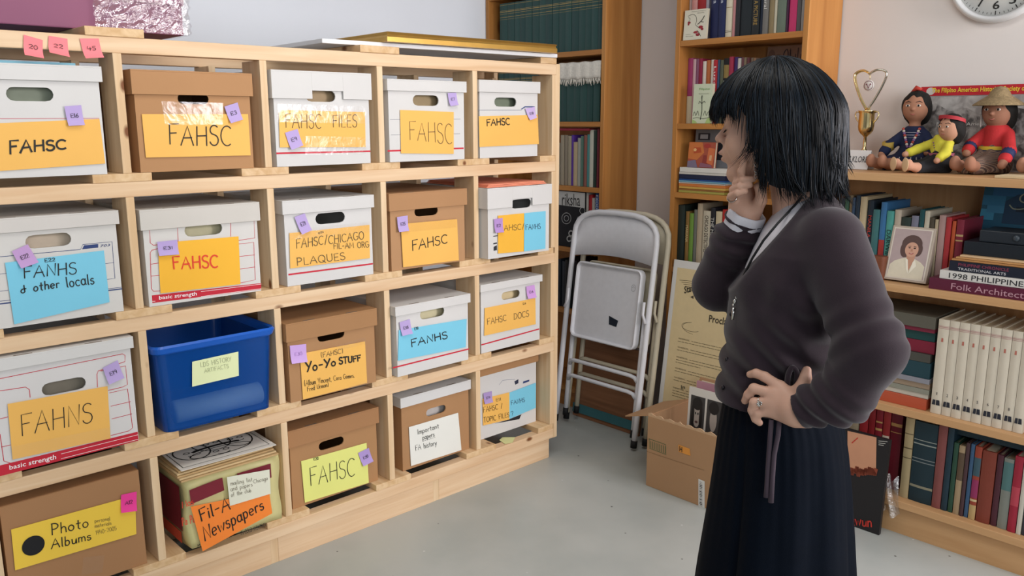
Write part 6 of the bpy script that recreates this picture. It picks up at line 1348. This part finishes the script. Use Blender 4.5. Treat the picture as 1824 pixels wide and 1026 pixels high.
def body(p):
    d = torso(p, -.024, ztop=loc(1436, 372)[2], zbot=HIPZ-.03)
    d = smin(d, cone(p, loc(1418, 318), loc(1436, 392), .047, .056), .03)
    for s, S_, E_, W_ in ((-1, Ls, Le, Lw), (1, Rs, Re, Rw)):
        d = smin(d, chain(p, [S_, E_]+([loc(1503, 706, -.196)] if s < 0 else [(E_+W_)/2])+[W_], [.043, .034, .028, .021], .01), .02)
    for s in (-1, 1):
        d = smin(d, chain(p, [(hipc, s*.058, HIPZ-.03), (hipc-.005, s*.066, .42), (hipc+.012, s*.07, .075)], [.064, .048, .034], .01), .03)
        d = smin(d, cone(p, (hipc+.012, s*.07, .045), (hipc-.13, s*.08, .030), .032, .024), .015)
    d = smin(d, head(p), .02)
    d = smin(d, lhand(p), .008); d = smin(d, rhand(p), .008)
    return np.maximum(d, .006-p[:, 2])
V, F = sdf_mesh(body, (-.22, -.26, 0), (.25, .20, 1.435), .0024)
mesh_obj('body', V, F, SKIN, person)
# --- cardigan
yl_ = lambda *q: np.array([loc(*c)[[0, 2]] for c in q])
NA = loc(1441, 346); NB = loc(1313, 492)
def vneck(p):      # > 0 on the open side of the neckline
    ex = NB[[0, 2]]-NA[[0, 2]]; nn_ = np.array([ex[1], -ex[0]]); nn_ /= np.linalg.norm(nn_)
    q = p[:, [0, 2]]-NA[[0, 2]]; d = q@nn_
    t = np.clip(q@ex/(ex@ex), 0, 1); return d-.003*np.sin(PI*t)
if vneck(np.array([loc(1330, 400)]))[0] < 0:
    _v = vneck; vneck = lambda p: -_v(p)+.020*0
waist = loc(1400, 655); hipp = loc(1402, 690)
def folds(p):
    a = p[:, 0]-Ls[0]; z = p[:, 2]
    f1 = np.sin((z*1.0+p[:, 0]*.62)*105+2.2*np.sin(p[:, 0]*22))*np.exp(-((z-waist[2])/.09)**2)
    f2 = np.sin((z*.8+p[:, 0]*1.1)*62+1.5*np.sin(z*25))*np.exp(-((z-waist[2]-.14)/.10)**2)*.5
    f3 = np.sin(np.sqrt((p[:, 0]-Ls[0]+.02)**2+(z-Ls[2]+.10)**2)*120)*np.exp(-(((p[:, 0]-Ls[0]+.05)/.07)**2+((z-Ls[2]+.15)/.08)**2))
    return .0055*f1+.0042*f2+.0035*f3
def sleeve(p, S_, E_, W_, rs, ph):
    M_ = (E_+W_)/2 if S_[1] > 0 else Lm
    up = chain(p, [S_, E_], rs[:2]); fo = chain(p, [E_, M_, W_], [rs[1], (rs[1]+rs[2])/2+.003, rs[2]], .02)
    d = smin(up, fo, .022)
    ax_ = (W_-E_)/np.linalg.norm(W_-E_); t = (p-E_)@ax_/np.linalg.norm(W_-E_)
    tw2 = p@np.cross(ax_, (.3, .5, .8))
    d = d-.0052*np.sin(t*34+ph+38*tw2)*np.clip((t-.30)*1.8, 0, 1)*np.clip((1.02-t)*9, 0, 1)
    u_ = (E_-S_)/np.linalg.norm(E_-S_); s_ = (p-S_)@u_/np.linalg.norm(E_-S_)
    d = d-.0030*np.sin(s_*30+ph+30*(p@np.cross(u_, (.2, .6, .7))))*np.exp(-((s_-.85)/.22)**2)
    return d, t
HEM = loc(1330, 742, -.14)[2]
Lm = loc(1503, 704, -.196)
def cardigan(p):
    d = torso(p, .003)-folds(p)
    d = smin(d, elli(p, loc(1408, 470, -.015)+np.array([-.055, 0, -.02]), (.052, .11, .062)), .03)
    hemz = HEM+.008*np.sin(p[:, 0]*9+1)-.004*np.cos(p[:, 0]*30)
    d = np.maximum(d, hemz-p[:, 2])
    d = smax(d, -(-vneck(p)) if False else vneck(p), .004)
    a, t1 = sleeve(p, Ls, Le, Lw, [.058, .052, .0325], 0.0)
    b, t2 = sleeve(p, Rs, Re, Rw, [.056, .047, .036], 1.3)
    axL = (Lw-Lm)/np.linalg.norm(Lw-Lm); a = smax(a, (p-Lw)@axL-.002, .004); b = np.maximum(b, (t2-.937)*.16)
    d = smin(d, a, .014); d = smin(d, b, .010)
    return d
V, F = sdf_mesh(cardigan, (-.24, -.30, .60), (.27, .22, 1.33), .0028)
card = mesh_obj('cardigan', V, F, PLUM, person)
def shirt(p):
    d = torso(p, -.006, zbot=loc(1320, 600)[2]); d = np.maximum(d, p[:, 2]-loc(1400, 362)[2]-.35*(p[:, 0]-loc(1400, 362)[0]))
    cc = cone(p, Rw+(Re-Rw)*.12, Rw+(Re-Rw)*-.045, .0325, .0325); ax_ = (Rw-Re)/np.linalg.norm(Rw-Re)
    return d
V, F = sdf_mesh(shirt, (-.22, -.2, .85), (.2, .2, 1.33), .004)
mesh_obj('shirt', V, F, SHIRT, person)
ax_ = (Rw-Re)/np.linalg.norm(Rw-Re); cu_ = MB(); c0_ = Rw-ax_*.004; uu = np.cross(ax_, (0, 1, 0)); uu /= np.linalg.norm(uu); vv_ = np.cross(ax_, uu)
rings = [[c0_+ax_*h_+(uu*math.cos(2*PI*j/32)+vv_*math.sin(2*PI*j/32))*(r_+.0012*math.sin(j*1.3)) for j in range(32)] for h_, r_ in ((-.02, .0345), (.004, .0345), (.010, .0335), (.010, .030), (-.02, .029))]
cu_.add([p for r in rings for p in r], [(i*32+j, i*32+(j+1) % 32, (i+1)*32+(j+1) % 32, (i+1)*32+j) for i in range(4) for j in range(32)], 0, True)
def pbuild(mb, name, m_, parent=person):
    me = bpy.data.meshes.new(name); me.from_pydata(mb.v, [], mb.f); ms = m_ if isinstance(m_, (list, tuple)) else [m_]
    for q in ms: me.materials.append(q)
    me.polygons.foreach_set('use_smooth', mb.sm); me.polygons.foreach_set('material_index', mb.m); me.update()
    o = bpy.data.objects.new(name, me); COL.objects.link(o); o.parent = parent; return o
pbuild(cu_, 'shirt_cuff', SHIRT)
# --- skirt
SK = [(690, 1292, 1480, .132), (735, 1284, 1498, .148), (760, 1279, 1504, .156), (800, 1274, 1509, .162), (860, 1266, 1513, .170), (940, 1254, 1516, .182), (1026, 1240, 1518, .194)]
rows = []
for y, a, b, hw in SK:
    A, B_ = loc(a, y), loc(b, y); rows.append(((A[2]+B_[2])/2, (A[0]+B_[0])/2, (B_[0]-A[0])/2, hw))
z_, c_, r_, w_ = rows[-1]; z2, c2, r2, w2 = rows[-2]; k = (z_-.09)/(z2-z_)
rows.append((.09, c_+(c_-c2)*k*.8, r_+(r_-r2)*k*.8, w_+(w_-w2)*k*.8))
rows = np.array(rows)[::-1]; NZ, NA_ = 90, 260; V = []
for i in range(NZ+1):
    z = rows[-1, 0]+(rows[0, 0]-rows[-1, 0])*i/NZ; c_, r_, w_ = [np.interp(z, rows[:, 0], rows[:, q]) for q in (1, 2, 3)]
    t = i/NZ; amp = .002+.017*min(1, t*1.7)
    for j in range(NA_):
        a = 2*PI*j/NA_
        fo = (math.sin(7*a+1.5*math.sin(2*a)+.9)+.45*math.sin(12*a+2*math.sin(a)+t*1.5))*amp*.5+.0007*math.sin(41*a)*max(0, 1-2*t)
        fo += -.012*min(1, t*2)*math.exp(-((a-4.15)/.05)**2)
        V.append((c_+(r_+fo)*math.cos(a), (w_+fo)*math.sin(a), z))
n0 = len(V)
for j in range(NA_): q = V[NZ*NA_+j]; c_ = rows[0, 1]; V.append((c_+(q[0]-c_)*.97, q[1]*.97, q[2]+.012))
F = [(i*NA_+j, (i+1)*NA_+j, (i+1)*NA_+(j+1) % NA_, i*NA_+(j+1) % NA_) for i in range(NZ+1) for j in range(NA_)]
mb = MB().add(V, F, 0, True); skirt = pbuild(mb, 'skirt', DENIM)
def skirt_a(px, py):
    q = loc(px, py); c_, r_, w_ = [np.interp(q[2], rows[:, 0], rows[:, k_]) for k_ in (1, 2, 3)]
    return -w_*math.sqrt(max(0, 1-((q[0]-c_)/r_)**2))-.016
mb = MB()
for pts in (((1374, 748), (1371, 790), (1368, 830), (1366, 868), (1365, 886)), ((1388, 748), (1386, 775), (1379, 810), (1376, 850), (1373, 895))):
    mb.tube([loc(x, y, skirt_a(x, y)-.006) for x, y in pts], [.0042, .0042, .004, .0042, .0048], 8)
pbuild(mb, 'drawstring', mat('#3a2f38', .8, .1, key='cord'), skirt)
# --- face details
def hp_(f, s, u): return HC+hf*f+hs_*s+hu*u
for s in (-1, 1):
    mb = MB(); 
    mb.tube([hp_(.0862, s*.018, -.0165), hp_(.0893, s*.026, -.0165), hp_(.0890, s*.035, -.0160), hp_(.0845, s*.0455, -.0150)], [.0004, .0008, .0008, .0004], 6)
    for k in range(6): q = .024+.0042*k; mb.tube([hp_(.0888-.0009*k*.4, s*q, -.0165), hp_(.0945-.0009*k, s*(q+.002), -.0205)], [.0006, .0002], 4)
    pbuild(mb, 'eyelashes', INK)
    mb = MB(); mb.tube([hp_(.094, s*.014, .006), hp_(.093, s*.028, .0105), hp_(.084, s*.046, .006)], [.0016, .0020, .0010], 6); pbuild(mb, 'eyebrow', HAIRM)
def lipsd(p):
    q = (p-HC)@HR.T
    d = np.minimum(elli(q, (.1047, 0, -.0560), (.0078, .018, .0050)), elli(q, (.1012, 0, -.0680), (.0078, .016, .0057)))
    return smax(d, -elli(q, (.111, 0, -.0620), (.010, .024, .0010)), .002)
V, F = sdf_mesh(lipsd, hp_(.10, 0, -.06)-.03, hp_(.10, 0, -.06)+.03, .0012); mesh_obj('lips', V, F, mat('#b07a70', .4, .05, 30, key='lips'), person)
# --- hair
HE = np.array([.003, 0, .008]); HRd = np.array([.1165, .097, .0935])
def uend(ph):
    a = abs(math.degrees(ph))
    return float(np.interp(a, [0, 40, 62, 73, 78, 84, 91, 112, 180], [.010, .012, .000, -.030, -.074, -.086, -.148, -.162, -.152]))
def hair_pt(ph, t, ue, r_=1.0, flick=0.0):
    """ph azimuth (0 front, + toward the camera), t 0 crown .. 1 end"""
    L0 = HRd[2]*1.45; Lt = L0+(HE[2]-ue); s = t*Lt
    cp, sp = math.cos(ph), math.sin(ph)
    if s < L0:
        th = s/L0*PI/2; sh_ = math.sin(th)*(1-.10*math.sin(2*th)*max(0, -cp-.1)); q = np.array([HRd[0]*cp*sh_, HRd[1]*sp*sh_, HRd[2]*math.cos(th)])*r_
        q[0] += -.004*math.cos(th); q[2] -= .014*max(0, -cp)*math.sin(th)
        return HE+q
    k = (s-L0)/(HE[2]+.162); back = max(0, -cp); side = abs(sp)
    rad = 1-.16*k*k*side-.10*k*k*back-.05*k*back+(.03 if cp > .75 else 0)*-k
    fl = max(0, k-.62)/.38; rad += fl*fl*(.08*back+.02*side+flick)
    fw = .010*k*side
    return HE+np.array([HRd[0]*cp*rad*r_+fw*(1 if cp > -.2 else 0), HRd[1]*sp*rad*r_, -(s-L0)-.014*back])
mb = MB(); NP_, NT = 180, 34; V = []
for j in range(NT+1):
    for i in range(NP_):
        ph = -PI+2*PI*i/NP_; q = hair_pt(ph, j/NT, uend(ph)+(.004 if abs(ph) < 1.1 else .03), .962+.010*math.sin(37*ph+3*math.sin(5*ph))*min(1, j/6))
        V.append(HC+HR.T@q)
mb.add(V, [(j*NP_+i, (j+1)*NP_+i, (j+1)*NP_+(i+1) % NP_, j*NP_+(i+1) % NP_) for j in range(NT) for i in range(NP_)], 0, True)
rs = np.random.default_rng(11)
def strand(ph0, ue, r_, wd, t0, flick, drift, curl=0.0, n=12):
    pts = []; 
    for k in range(n+1):
        t = t0+(1-t0)*k/n; q = hair_pt(ph0+drift*(t-t0)**1.5, t, ue, r_, flick)
        if k > 5: wv = (k-5)/n; q = q+np.array([.0035*wv*math.sin(9*t+ph0*7+drift*30), .0035*wv*math.cos(8*t+ph0*5+drift*20), 0])
        if curl and t > .8: q = q+np.array([curl*(t-.8)**2*25, 0, 0])
        pts.append(HC+HR.T@q)
    mb.tube(pts, [(wd*(.45+.55*math.sin(PI*min(1, .15+k/n*.7)))*(1 if k < n-2 else (n-k+.25)/3.2), wd*.55*(1 if k < n-2 else (n-k+.25)/3.2)) for k in range(n+1)], 4, rs.integers(0, 3), True)
CL = []
for i in range(190):
    ph = rs.uniform(-PI, PI); a = abs(math.degrees(ph)); up_ = 0.0
    if a > 60: up_ = abs(rs.normal(0, .014))+(rs.uniform(.025, .085) if rs.random() < .42 else 0)
    else: up_ = rs.normal(0, .006)
    CL.append((ph, up_, rs.normal(.0, .10) if a > 75 else rs.normal(0, .012), rs.normal(0, .16), rs.uniform(.985, 1.02), rs.uniform(0, 6.28), rs.normal(0, .010)))
for i in range(3600):
    ph, up_, fl_, dr_, rr_, wv_, cu_l = CL[rs.integers(len(CL))]
    p1 = ph+rs.normal(0, .05); a = abs(math.degrees(p1))
    strand(p1, uend(p1)+up_+rs.normal(0, .006), rr_+rs.normal(0, .008), rs.uniform(.0009, .0021), rs.uniform(.0, .28), fl_+rs.normal(0, .02), dr_-.9*(p1-ph)+rs.normal(0, .03), cu_l if a > 80 else 0, 14)
for i in range(90):          # flyaway ends
    ph = rs.uniform(1.2, PI+1.2); strand(ph, uend(ph)+rs.uniform(-.012, .06), rs.uniform(.99, 1.03), rs.uniform(.0006, .0012), rs.uniform(.3, .6), rs.uniform(.05, .26), rs.normal(0, .2))
for i in range(26):          # lock curling forward over the cheek
    ph = math.radians(rs.uniform(73, 82)); strand(ph, -.080+rs.normal(0, .004), rs.uniform(.97, 1.0), rs.uniform(.0007, .0016), .3, 0, rs.normal(0, .05), rs.uniform(.012, .042))
HM2 = mat('#0f1a24', .40, .2, 60, spec=.25, key='hair2'); HM3 = mat('#050507', .5, .2, 60, spec=.18, key='hair3')
pbuild(mb, 'hair', [HAIRM, HM2, HM3])
# --- earring, rings, lanyard
SIL = mat('#c9c7c2', .2, .02, metal=1.0, key='sil')
mb = MB(); e0 = loc(1345, 284, -.072); prev = None
for k in range(6):
    c_ = e0+np.array([.0006*k, -.0006*k, -.0058*k]); mb.tube([c_+np.array([.0022*math.cos(a)*(1 if k % 2 else .4), .0022*math.cos(a)*(.4 if k % 2 else 1), .0040*math.sin(a)]) for a in np.linspace(0, 2*PI, 11)[:-1]], .0007, 5, 0, closed=True)
pbuild(mb, 'earring', SIL)
def ringon(a, b, t, r):
    ax = (b-a)/np.linalg.norm(b-a); c_ = a+(b-a)*t; u_ = np.cross(ax, (0, 0, 1)); u_ /= np.linalg.norm(u_); v_ = np.cross(ax, u_)
    m_ = MB(); m_.tube([c_+(u_*math.cos(q)+v_*math.sin(q))*r for q in np.linspace(0, 2*PI, 25)[:-1]], .0011, 6, 0, closed=True)
    return m_, c_, ax, u_, v_
m_, c_, ax, u_, v_ = ringon(LF[2][0], LF[2][1], .68, .0096)
for k in range(7):
    q = 2*PI*k/7; m_.sphere(c_+np.array([0, -.0100, .001])+ax*.0036*math.cos(q)+np.array([0, 0, .0036*math.sin(q)]), .0015, 5)
    m_.tube([c_+np.array([0, -.0102, .001]), c_+np.array([0, -.0108, .001])+ax*.0052*math.cos(q)+np.array([0, 0, .0052*math.sin(q)])], .0005, 4)
pbuild(m_, 'finger_ring', SIL)
m_, c_, ax, u_, v_ = ringon(RF[3][0], RF[3][1], .75, .0088); m_.sphere(c_+np.array([0, -.009, 0]), .0022, 6); pbuild(m_, 'finger_ring', SIL)
def on_front(px, py, g_=.006):
    q = loc(px, py); z = q[2]; rc, rx, ry = np.interp(z, tz, tc_), np.interp(z, tz, tr)+g_, np.interp(z, tz, tw_)+g_
    k = min(.97, abs((q[0]-rc)/rx)); a = -ry*(1-k**2.25)**(1/2.25); q = loc(px, py, a); return q
lan = [loc(1428, 352, -.056), loc(1408, 374, -.066)]+[on_front(x, y) for x, y in ((1385, 398), (1360, 428), (1340, 460), (1326, 488), (1316, 515), (1309, 540))]
mb = MB().tube(lan, .0022, 7); lo_ = pbuild(mb, 'lanyard', mat('#121214', .6, .1, key='lan'))
mb = MB()
for k in range(9): q = on_front(1327-2.6*k, 492+6.4*k, .010); mb.sphere(q, (.0032, .0026, .0042) if k % 2 else (.0022, .002, .0028), 6)
q = on_front(1307, 548, .010); mb.tube([q, q+np.array([-.001, -.001, -.022])], [.003, .0022], 6); pbuild(mb, 'lanyard_charms', SIL, lo_)
mb = MB()
for y in (560, 600, 640, 690): 
    x = np.interp(y, [545, 600, 650, 700, 748], [1304, 1299, 1293, 1286, 1280]); q = on_front(x, y, .004); mb.sphere(q, (.004, .004, .0046), 7)
pbuild(mb, 'buttons', mat('#1e171c', .4, .05, key='btn'), card)
# loop of the cardigan tie at the waist
mb = MB(); mb.tube(smooth_path([lh(1402, 690, .012), lh(1404, 668, .018), lh(1411, 655, .020), lh(1419, 663, .018), lh(1418, 684, .012)]), .0048, 8); pbuild(mb, 'tie_loop', PLUM, card)
# shoes
for s in (-1, 1):
    mb = MB(); 
    mb.sphere((hipc-.055, s*.076, .028), (.112, .042, .0275), 14)
    pbuild(mb, 'shoe', mat('#18181a', .5, .05, key='shoe'))
# ================================================================== rag dolls
def striped():
    m = bpy.data.materials.new('striped_weave'); m.use_nodes = True; nt = m.node_tree; b = nt.nodes['Principled BSDF']; b.inputs['Roughness'].default_value = .85
    tc = nt.nodes.new('ShaderNodeTexCoord'); wv = nt.nodes.new('ShaderNodeTexWave'); wv.wave_type = 'BANDS'; wv.bands_direction = 'DIAGONAL'; wv.inputs['Scale'].default_value = 34; wv.inputs['Distortion'].default_value = .8
    cr = nt.nodes.new('ShaderNodeValToRGB'); cr.color_ramp.interpolation = 'CONSTANT'
    for p_, c_ in ((.2, '#8d7a66'), (.38, '#5a2f2c'), (.55, '#a08c74'), (.75, '#4c3a36')):
        e = cr.color_ramp.elements.new(p_); e.color = (*srgb(c_), 1)
    cr.color_ramp.elements[0].color = (*srgb('#5c4238'), 1); cr.color_ramp.elements[-1].color = (*srgb('#7a3a36'), 1)
    nt.links.new(tc.outputs['Object'], wv.inputs['Vector']); nt.links.new(wv.outputs['Fac'], cr.inputs[0]); nt.links.new(cr.outputs[0], b.inputs['Base Color']); return m
def doll(label, base, fdir, sc, look):
    f = np.array([fdir[0], fdir[1], 0.0]); f /= np.linalg.norm(f); s = np.array([-f[1], f[0], 0]); B0 = np.asarray(base, float)
    t = thing('rag_doll', label, 'doll', B0, 'rag dolls on the low bookcase')
    T = lambda q: np.asarray(q, float)*sc           # local metres: (forward, side, up)
    M = np.stack([f, s, [0, 0, 1]])
    hz = look.get('hz', .205); tilt = look.get('tilt', 0); SKN = mat(look.get('skin', '#a8755a'), .8, .06, 50, .1, key='dollskin')
    hc = np.array([-.005, tilt, hz]); feet = look.get('feet', ((.135, .03, .028), (.13, -.028, .028))); hands = look.get('hands', ((.06, .075, .05), (.06, -.075, .05)))
    def bd(p):
        d = cone(p, (-.01, 0, .045), (-.012, 0, .125), .040, .030)
        d = smin(d, cone(p, (-.010, tilt*.3, .12), hc, .016, .02), .01)
        d = smin(d, elli(p, hc, (.040, .043, .050)), .008)
        for k in range(2):
            sg = 1 if k == 0 else -1
            d = smin(d, chain(p, [(-.01, sg*.034, .118), np.array(hands[k])*.5+np.array([-.005, sg*.03, .055]), hands[k]], [.014, .013, .012], .006), .01)
            ft = np.array(feet[k]); d = smin(d, chain(p, [(.0, sg*.024, .03), ft*.75+np.array([0, 0, .0]), ft], [.024, .019, .016], .006), .012)
            d = smin(d, elli(p, ft+np.array([.006, 0, .006]), (.017, .015, .022)), .006)
        d = smin(d, elli(p, hc+np.array([.041, 0, -.006]), (.006, .006, .005)), .006)
        return np.maximum(d, .0015-p[:, 2])
    def put(V, F, nm, m_, par=t):
        W = (V*sc)@M; return mesh_obj(nm, W, F, m_, par)
    V, F = sdf_mesh(bd, (-.08, -.14, 0), (.20, .14, .29), .003); put(V, F, 'body', SKN)
    def garment(fn, nm, col, **kw):
        V, F = sdf_mesh(fn, (-.09, -.15, 0), (.2, .15, .29), .003); return put(V, F, nm, striped() if col == 'striped' else mat(col, .8, .12, kw.get('scale', 60), .2, bscale=300, key='cloth'))
    def top(p):
        d = cone(p, (-.01, 0, look.get('topz', .05)), (-.012, 0, .125), .046, .036)
        for k in range(2):
            sg = 1 if k == 0 else -1; h_ = np.array(hands[k]); e_ = h_*.5+np.array([-.005, sg*.03, .055]); w_ = e_+(h_-e_)*.62
            d = smin(d, chain(p, [(-.01, sg*.034, .118), e_, w_], [.0185, .0185, .018], .006), .010)
        return np.maximum(smax(d, (p[:, 2]-.150), .006), look.get('topz', .05)-.012-p[:, 2])
    tp = garment(top, 'top', look['top'])
    def skirtf(p):
        d = cone(p, (-.01, 0, .062), (.0, 0, .03), .046, .052)
        for k in range(2):
            ft = np.array(feet[k]); sg = 1 if k == 0 else -1; d = smin(d, chain(p, [(.0, sg*.024, .034), ft*look.get('sk', .6)], [.033, .028], .006), .02)
        return np.maximum(d, .002-p[:, 2])-.0015*np.sin(p[:, 1]*180)
    sk = garment(skirtf, 'skirt', look['skirt'])
    P_ = lambda q: (np.asarray(q, float)*sc)@M
    def small(nm, mb, m_, par=t):
        mb.v = [tuple(P_(v)) for v in mb.v]; return pbuild(mb, nm, m_, par)
    # hair
    def hr(p):
        d = elli(p, hc+np.array([-.008, 0, .006]), (.043, .048, .052))
        d = smin(d, elli(p, hc+np.array([-.028, 0, -.02]), (.024, .044, .045)), .02)
        q = p-hc; d = smax(d, elli(p, hc+np.array([.036, 0, -.016]), (.034, .0375, .046))*-1, .004)
        return d-.001*np.sin(p[:, 1]*240)
    garment(hr, 'hair', look.get('hair', '#14120f'), scale=90)
    # face
    fx_ = lambda y, z: .040*math.sqrt(max(0, 1-(y/.043)**2-(z/.050)**2))+.0012
    for sg in (-1, 1):
        eye = MB(); pup = MB(); br = MB()
        eye.sphere(hc+np.array([fx_(.017, .006)-.001, sg*.017, .006]), (.0022, .0075, .0042), 8); pup.sphere(hc+np.array([fx_(.017, .006)+.0004, sg*.017, .006]), (.0018, .0036, .0038), 8)
        br.tube([hc+np.array([fx_(.008, .018), sg*.008, .017]), hc+np.array([fx_(.018, .022), sg*.018, .0205]), hc+np.array([fx_(.027, .016), sg*.027, .016])], [.0008, .0014, .0007], 6)
        small('eye', eye, mat('#d9d0c4', .5, .02, key='ew')); small('pupil', pup, mat('#1c1411', .3, .02, key='pu')); small('eyebrow', br, mat('#2a1c16', .7, .05, key='eb'))
    mo = MB(); mo.tube([hc+np.array([fx_(.008, -.022), -.008, -.0215]), hc+np.array([fx_(0, -.025)+.0005, 0, -.0245]), hc+np.array([fx_(.008, -.022), .008, -.0215])], [.0008, .0018, .0008], 6); small('mouth', mo, mat('#b0655c', .6, .03, key='mo'))
    look.get('extra', lambda *a: None)(t, small, hc, feet, hands, tp, sk)
    return t
def band(mb, z, r0, r1, h, n=40):   # cloth band round the body
    mb.add([(-.011+r0*math.cos(2*PI*i/n), r1*math.sin(2*PI*i/n), z+hh) for hh in (0, h) for i in range(n)], [(i, (i+1) % n, n+(i+1) % n, n+i) for i in range(n)], 0, True)
def sandals(small, feet):
    for ft in feet:
        mb = MB(); mb.sphere(np.array(ft)+np.array([.024, 0, .006]), (.0035, .017, .028), 10); small('sandal', mb, mat('#c9a983', .6, .05, key='sandal'))
def ex1(t, small, hc, feet, hands, tp, sk):
    mb = MB(); rs = random.Random(3)
    for sg in (-1, 1):
        for k in range(9): mb.sphere((.030+.0016*k, sg*(.026-.0026*k), .140-.0075*k), .0048, 6, k % 3)
    for k in range(12): mb.sphere((.043+rs.uniform(0, .004), rs.uniform(-.008, .008), .072-.004*k*.5), .0032, 5, k % 3)
    small('bead_necklace', mb, [mat('#a8453a', .5, .05, key='bd'), mat('#c9bdb0', .5, .05, key='bd'), mat('#7d5a8a', .5, .05, key='bd')])
    mb = MB()
    for k in range(4): band(mb, .10+.009*k, .0385-.001*k, .0385-.001*k, .0022)
    small('white_trim', mb, mat('#a9a9b5', .7, .05, key='wt'), tp)
    for h_, sg in zip(hands, (1, -1)):
        mb = MB(); a = np.array(h_)*.5+np.array([-.005, sg*.03, .055]); mb.tube([a+np.array([0, 0, -.012]), a+np.array([.01, 0, .014])], [.0195, .0195], 14)
        small('gold_armband', mb, mat('#b89a45', .6, .1, 80, key='ga'), tp)
    mb = MB(); 
    for k in range(12): a = k/12*PI-PI/2; mb.tube([(.055+.02*math.cos(a), .07*math.sin(a), .045), (.066+.02*math.cos(a), .078*math.sin(a), .03)], .0018, 5)
    small('fringe', mb, mat('#b5b3b8', .8, .05, key='fr'), sk)
    mb = MB(); mb.tube([hc+np.array([-.01, -.02, .050]), hc+np.array([-.005, -.005, .066]), hc+np.array([0, .012, .06])], [.006, .009, .005], 8); small('hair_ribbon', mb, mat('#b5392c', .5, .05, key='rb'))
def ex2(t, small, hc, feet, hands, tp, sk):
    sandals(small, feet)
    mb = MB(); band(mb, .052, .0485, .0485, .026); small('sash', mb, mat('#9b5567', .8, .15, 60, .1, key='sash'))
    mb = MB(); n = 30; mb.add([tuple(hc+np.array([-.006+.0465*math.cos(2*PI*i/n), .0500*math.sin(2*PI*i/n), .026+h_-.012*math.cos(2*PI*i/n)*-1])) for h_ in (0, .014) for i in range(n)], [(i, (i+1) % n, n+(i+1) % n, n+i) for i in range(n)], 0, True); small('headband', mb, mat('#a83038', .7, .1, 50, key='hb'))
    mb = MB(); 
    for k in range(5): mb.sphere((.028, -.008+.004*k, .118-.010*k), .003, 5)
    small('bead_necklace', mb, mat('#6f4a6a', .5, .05, key='bd2'))
def ex3(t, small, hc, feet, hands, tp, sk):
    mb = MB(); band(mb, .070, .0478, .0478, .012); small('yellow_trim', mb, mat('#d2b23a', .7, .08, key='yt'), tp)
    mb = MB(); band(mb, .050, .0490, .0490, .021); small('navy_trim', mb, mat('#20284a', .7, .08, key='nt'), tp)
    for h_, sg in zip(hands, (1, -1)):
        mb = MB(); a = np.array(h_)*.5+np.array([-.005, sg*.03, .055]); e_ = np.array(h_); mb.tube([a, a+(e_-a)*.45], [.0198, .0198], 14)
        small('navy_sleeve_band', mb, mat('#232b52', .7, .25, 160, key='ns'), tp)
    prof = [(.072, -.022), (.070, -.018), (.050, -.004), (.032, .008), (.026, .020), (.016, .032), (0, .036), (0, .030), (.014, .027), (.022, .016), (.03, .004), (.05, -.008), (.072, -.022)]
    mb = MB(); mb.lathe([(r, h_) for r, h_ in prof], hc+np.array([0, 0, .040]), 36); h_o = small('straw_hat', mb, mat('#8f7a58', .8, .35, 90, .5, bscale=220, key='straw'))
    mb = MB(); mb.lathe([(0, .02), (.003, .016), (.003, -.016), (0, -.02)], hc+np.array([.0, -.047, -.028]), 8); small('earring', mb, mat('#d9d6d0', .4, .02, key='er'))
SZ_ = SZ+.0007
doll('rag doll in navy beaded costume sitting beside the trophy', (2.135, -1.045, SZ_), (-.97, -.12), .95, dict(top='#1b2545', skirt='#161d3a', extra=ex1, feet=((.108, -.100, .028), (.122, -.058, .028)), hands=((.02, .055, .06), (.05, -.085, .05)), skin='#a5755c', hz=.212))
doll('small rag doll in yellow blouse and black skirt between two larger dolls', (2.042, -1.166, SZ_), (-.93, .37), .78, dict(top='#c6bd3c', skirt='#1c1c20', extra=ex2, feet=((.15, .0, .028), (.135, -.075, .028)), hands=((.07, .055, .05), (.09, -.085, .07)), tilt=.036, hz=.175, skin='#b98a70', sk=.62))
doll('rag doll with woven straw hat, red top and striped brown skirt', (2.115, -1.296, SZ_), (-.93, .12), 1.0, dict(top='#b52a2c', skirt='striped', extra=ex3, feet=((.135, .004, .028), (.130, -.044, .028)), hands=((.10, .075, .03), (.06, -.05, .06)), skin='#9a6c55', hz=.186, sk=.7))
doll('rag doll in maroon top and green skirt at the right edge of the shelf', (2.12, -1.492, SZ_), (-.95, .25), 1.0, dict(top='#7d2a4a', skirt='#2f8a62', feet=((.13, -.045, .028), (.14, .0, .028)), hands=((.08, .045, .05), (.085, -.03, .05)), skin='#a5755c'))
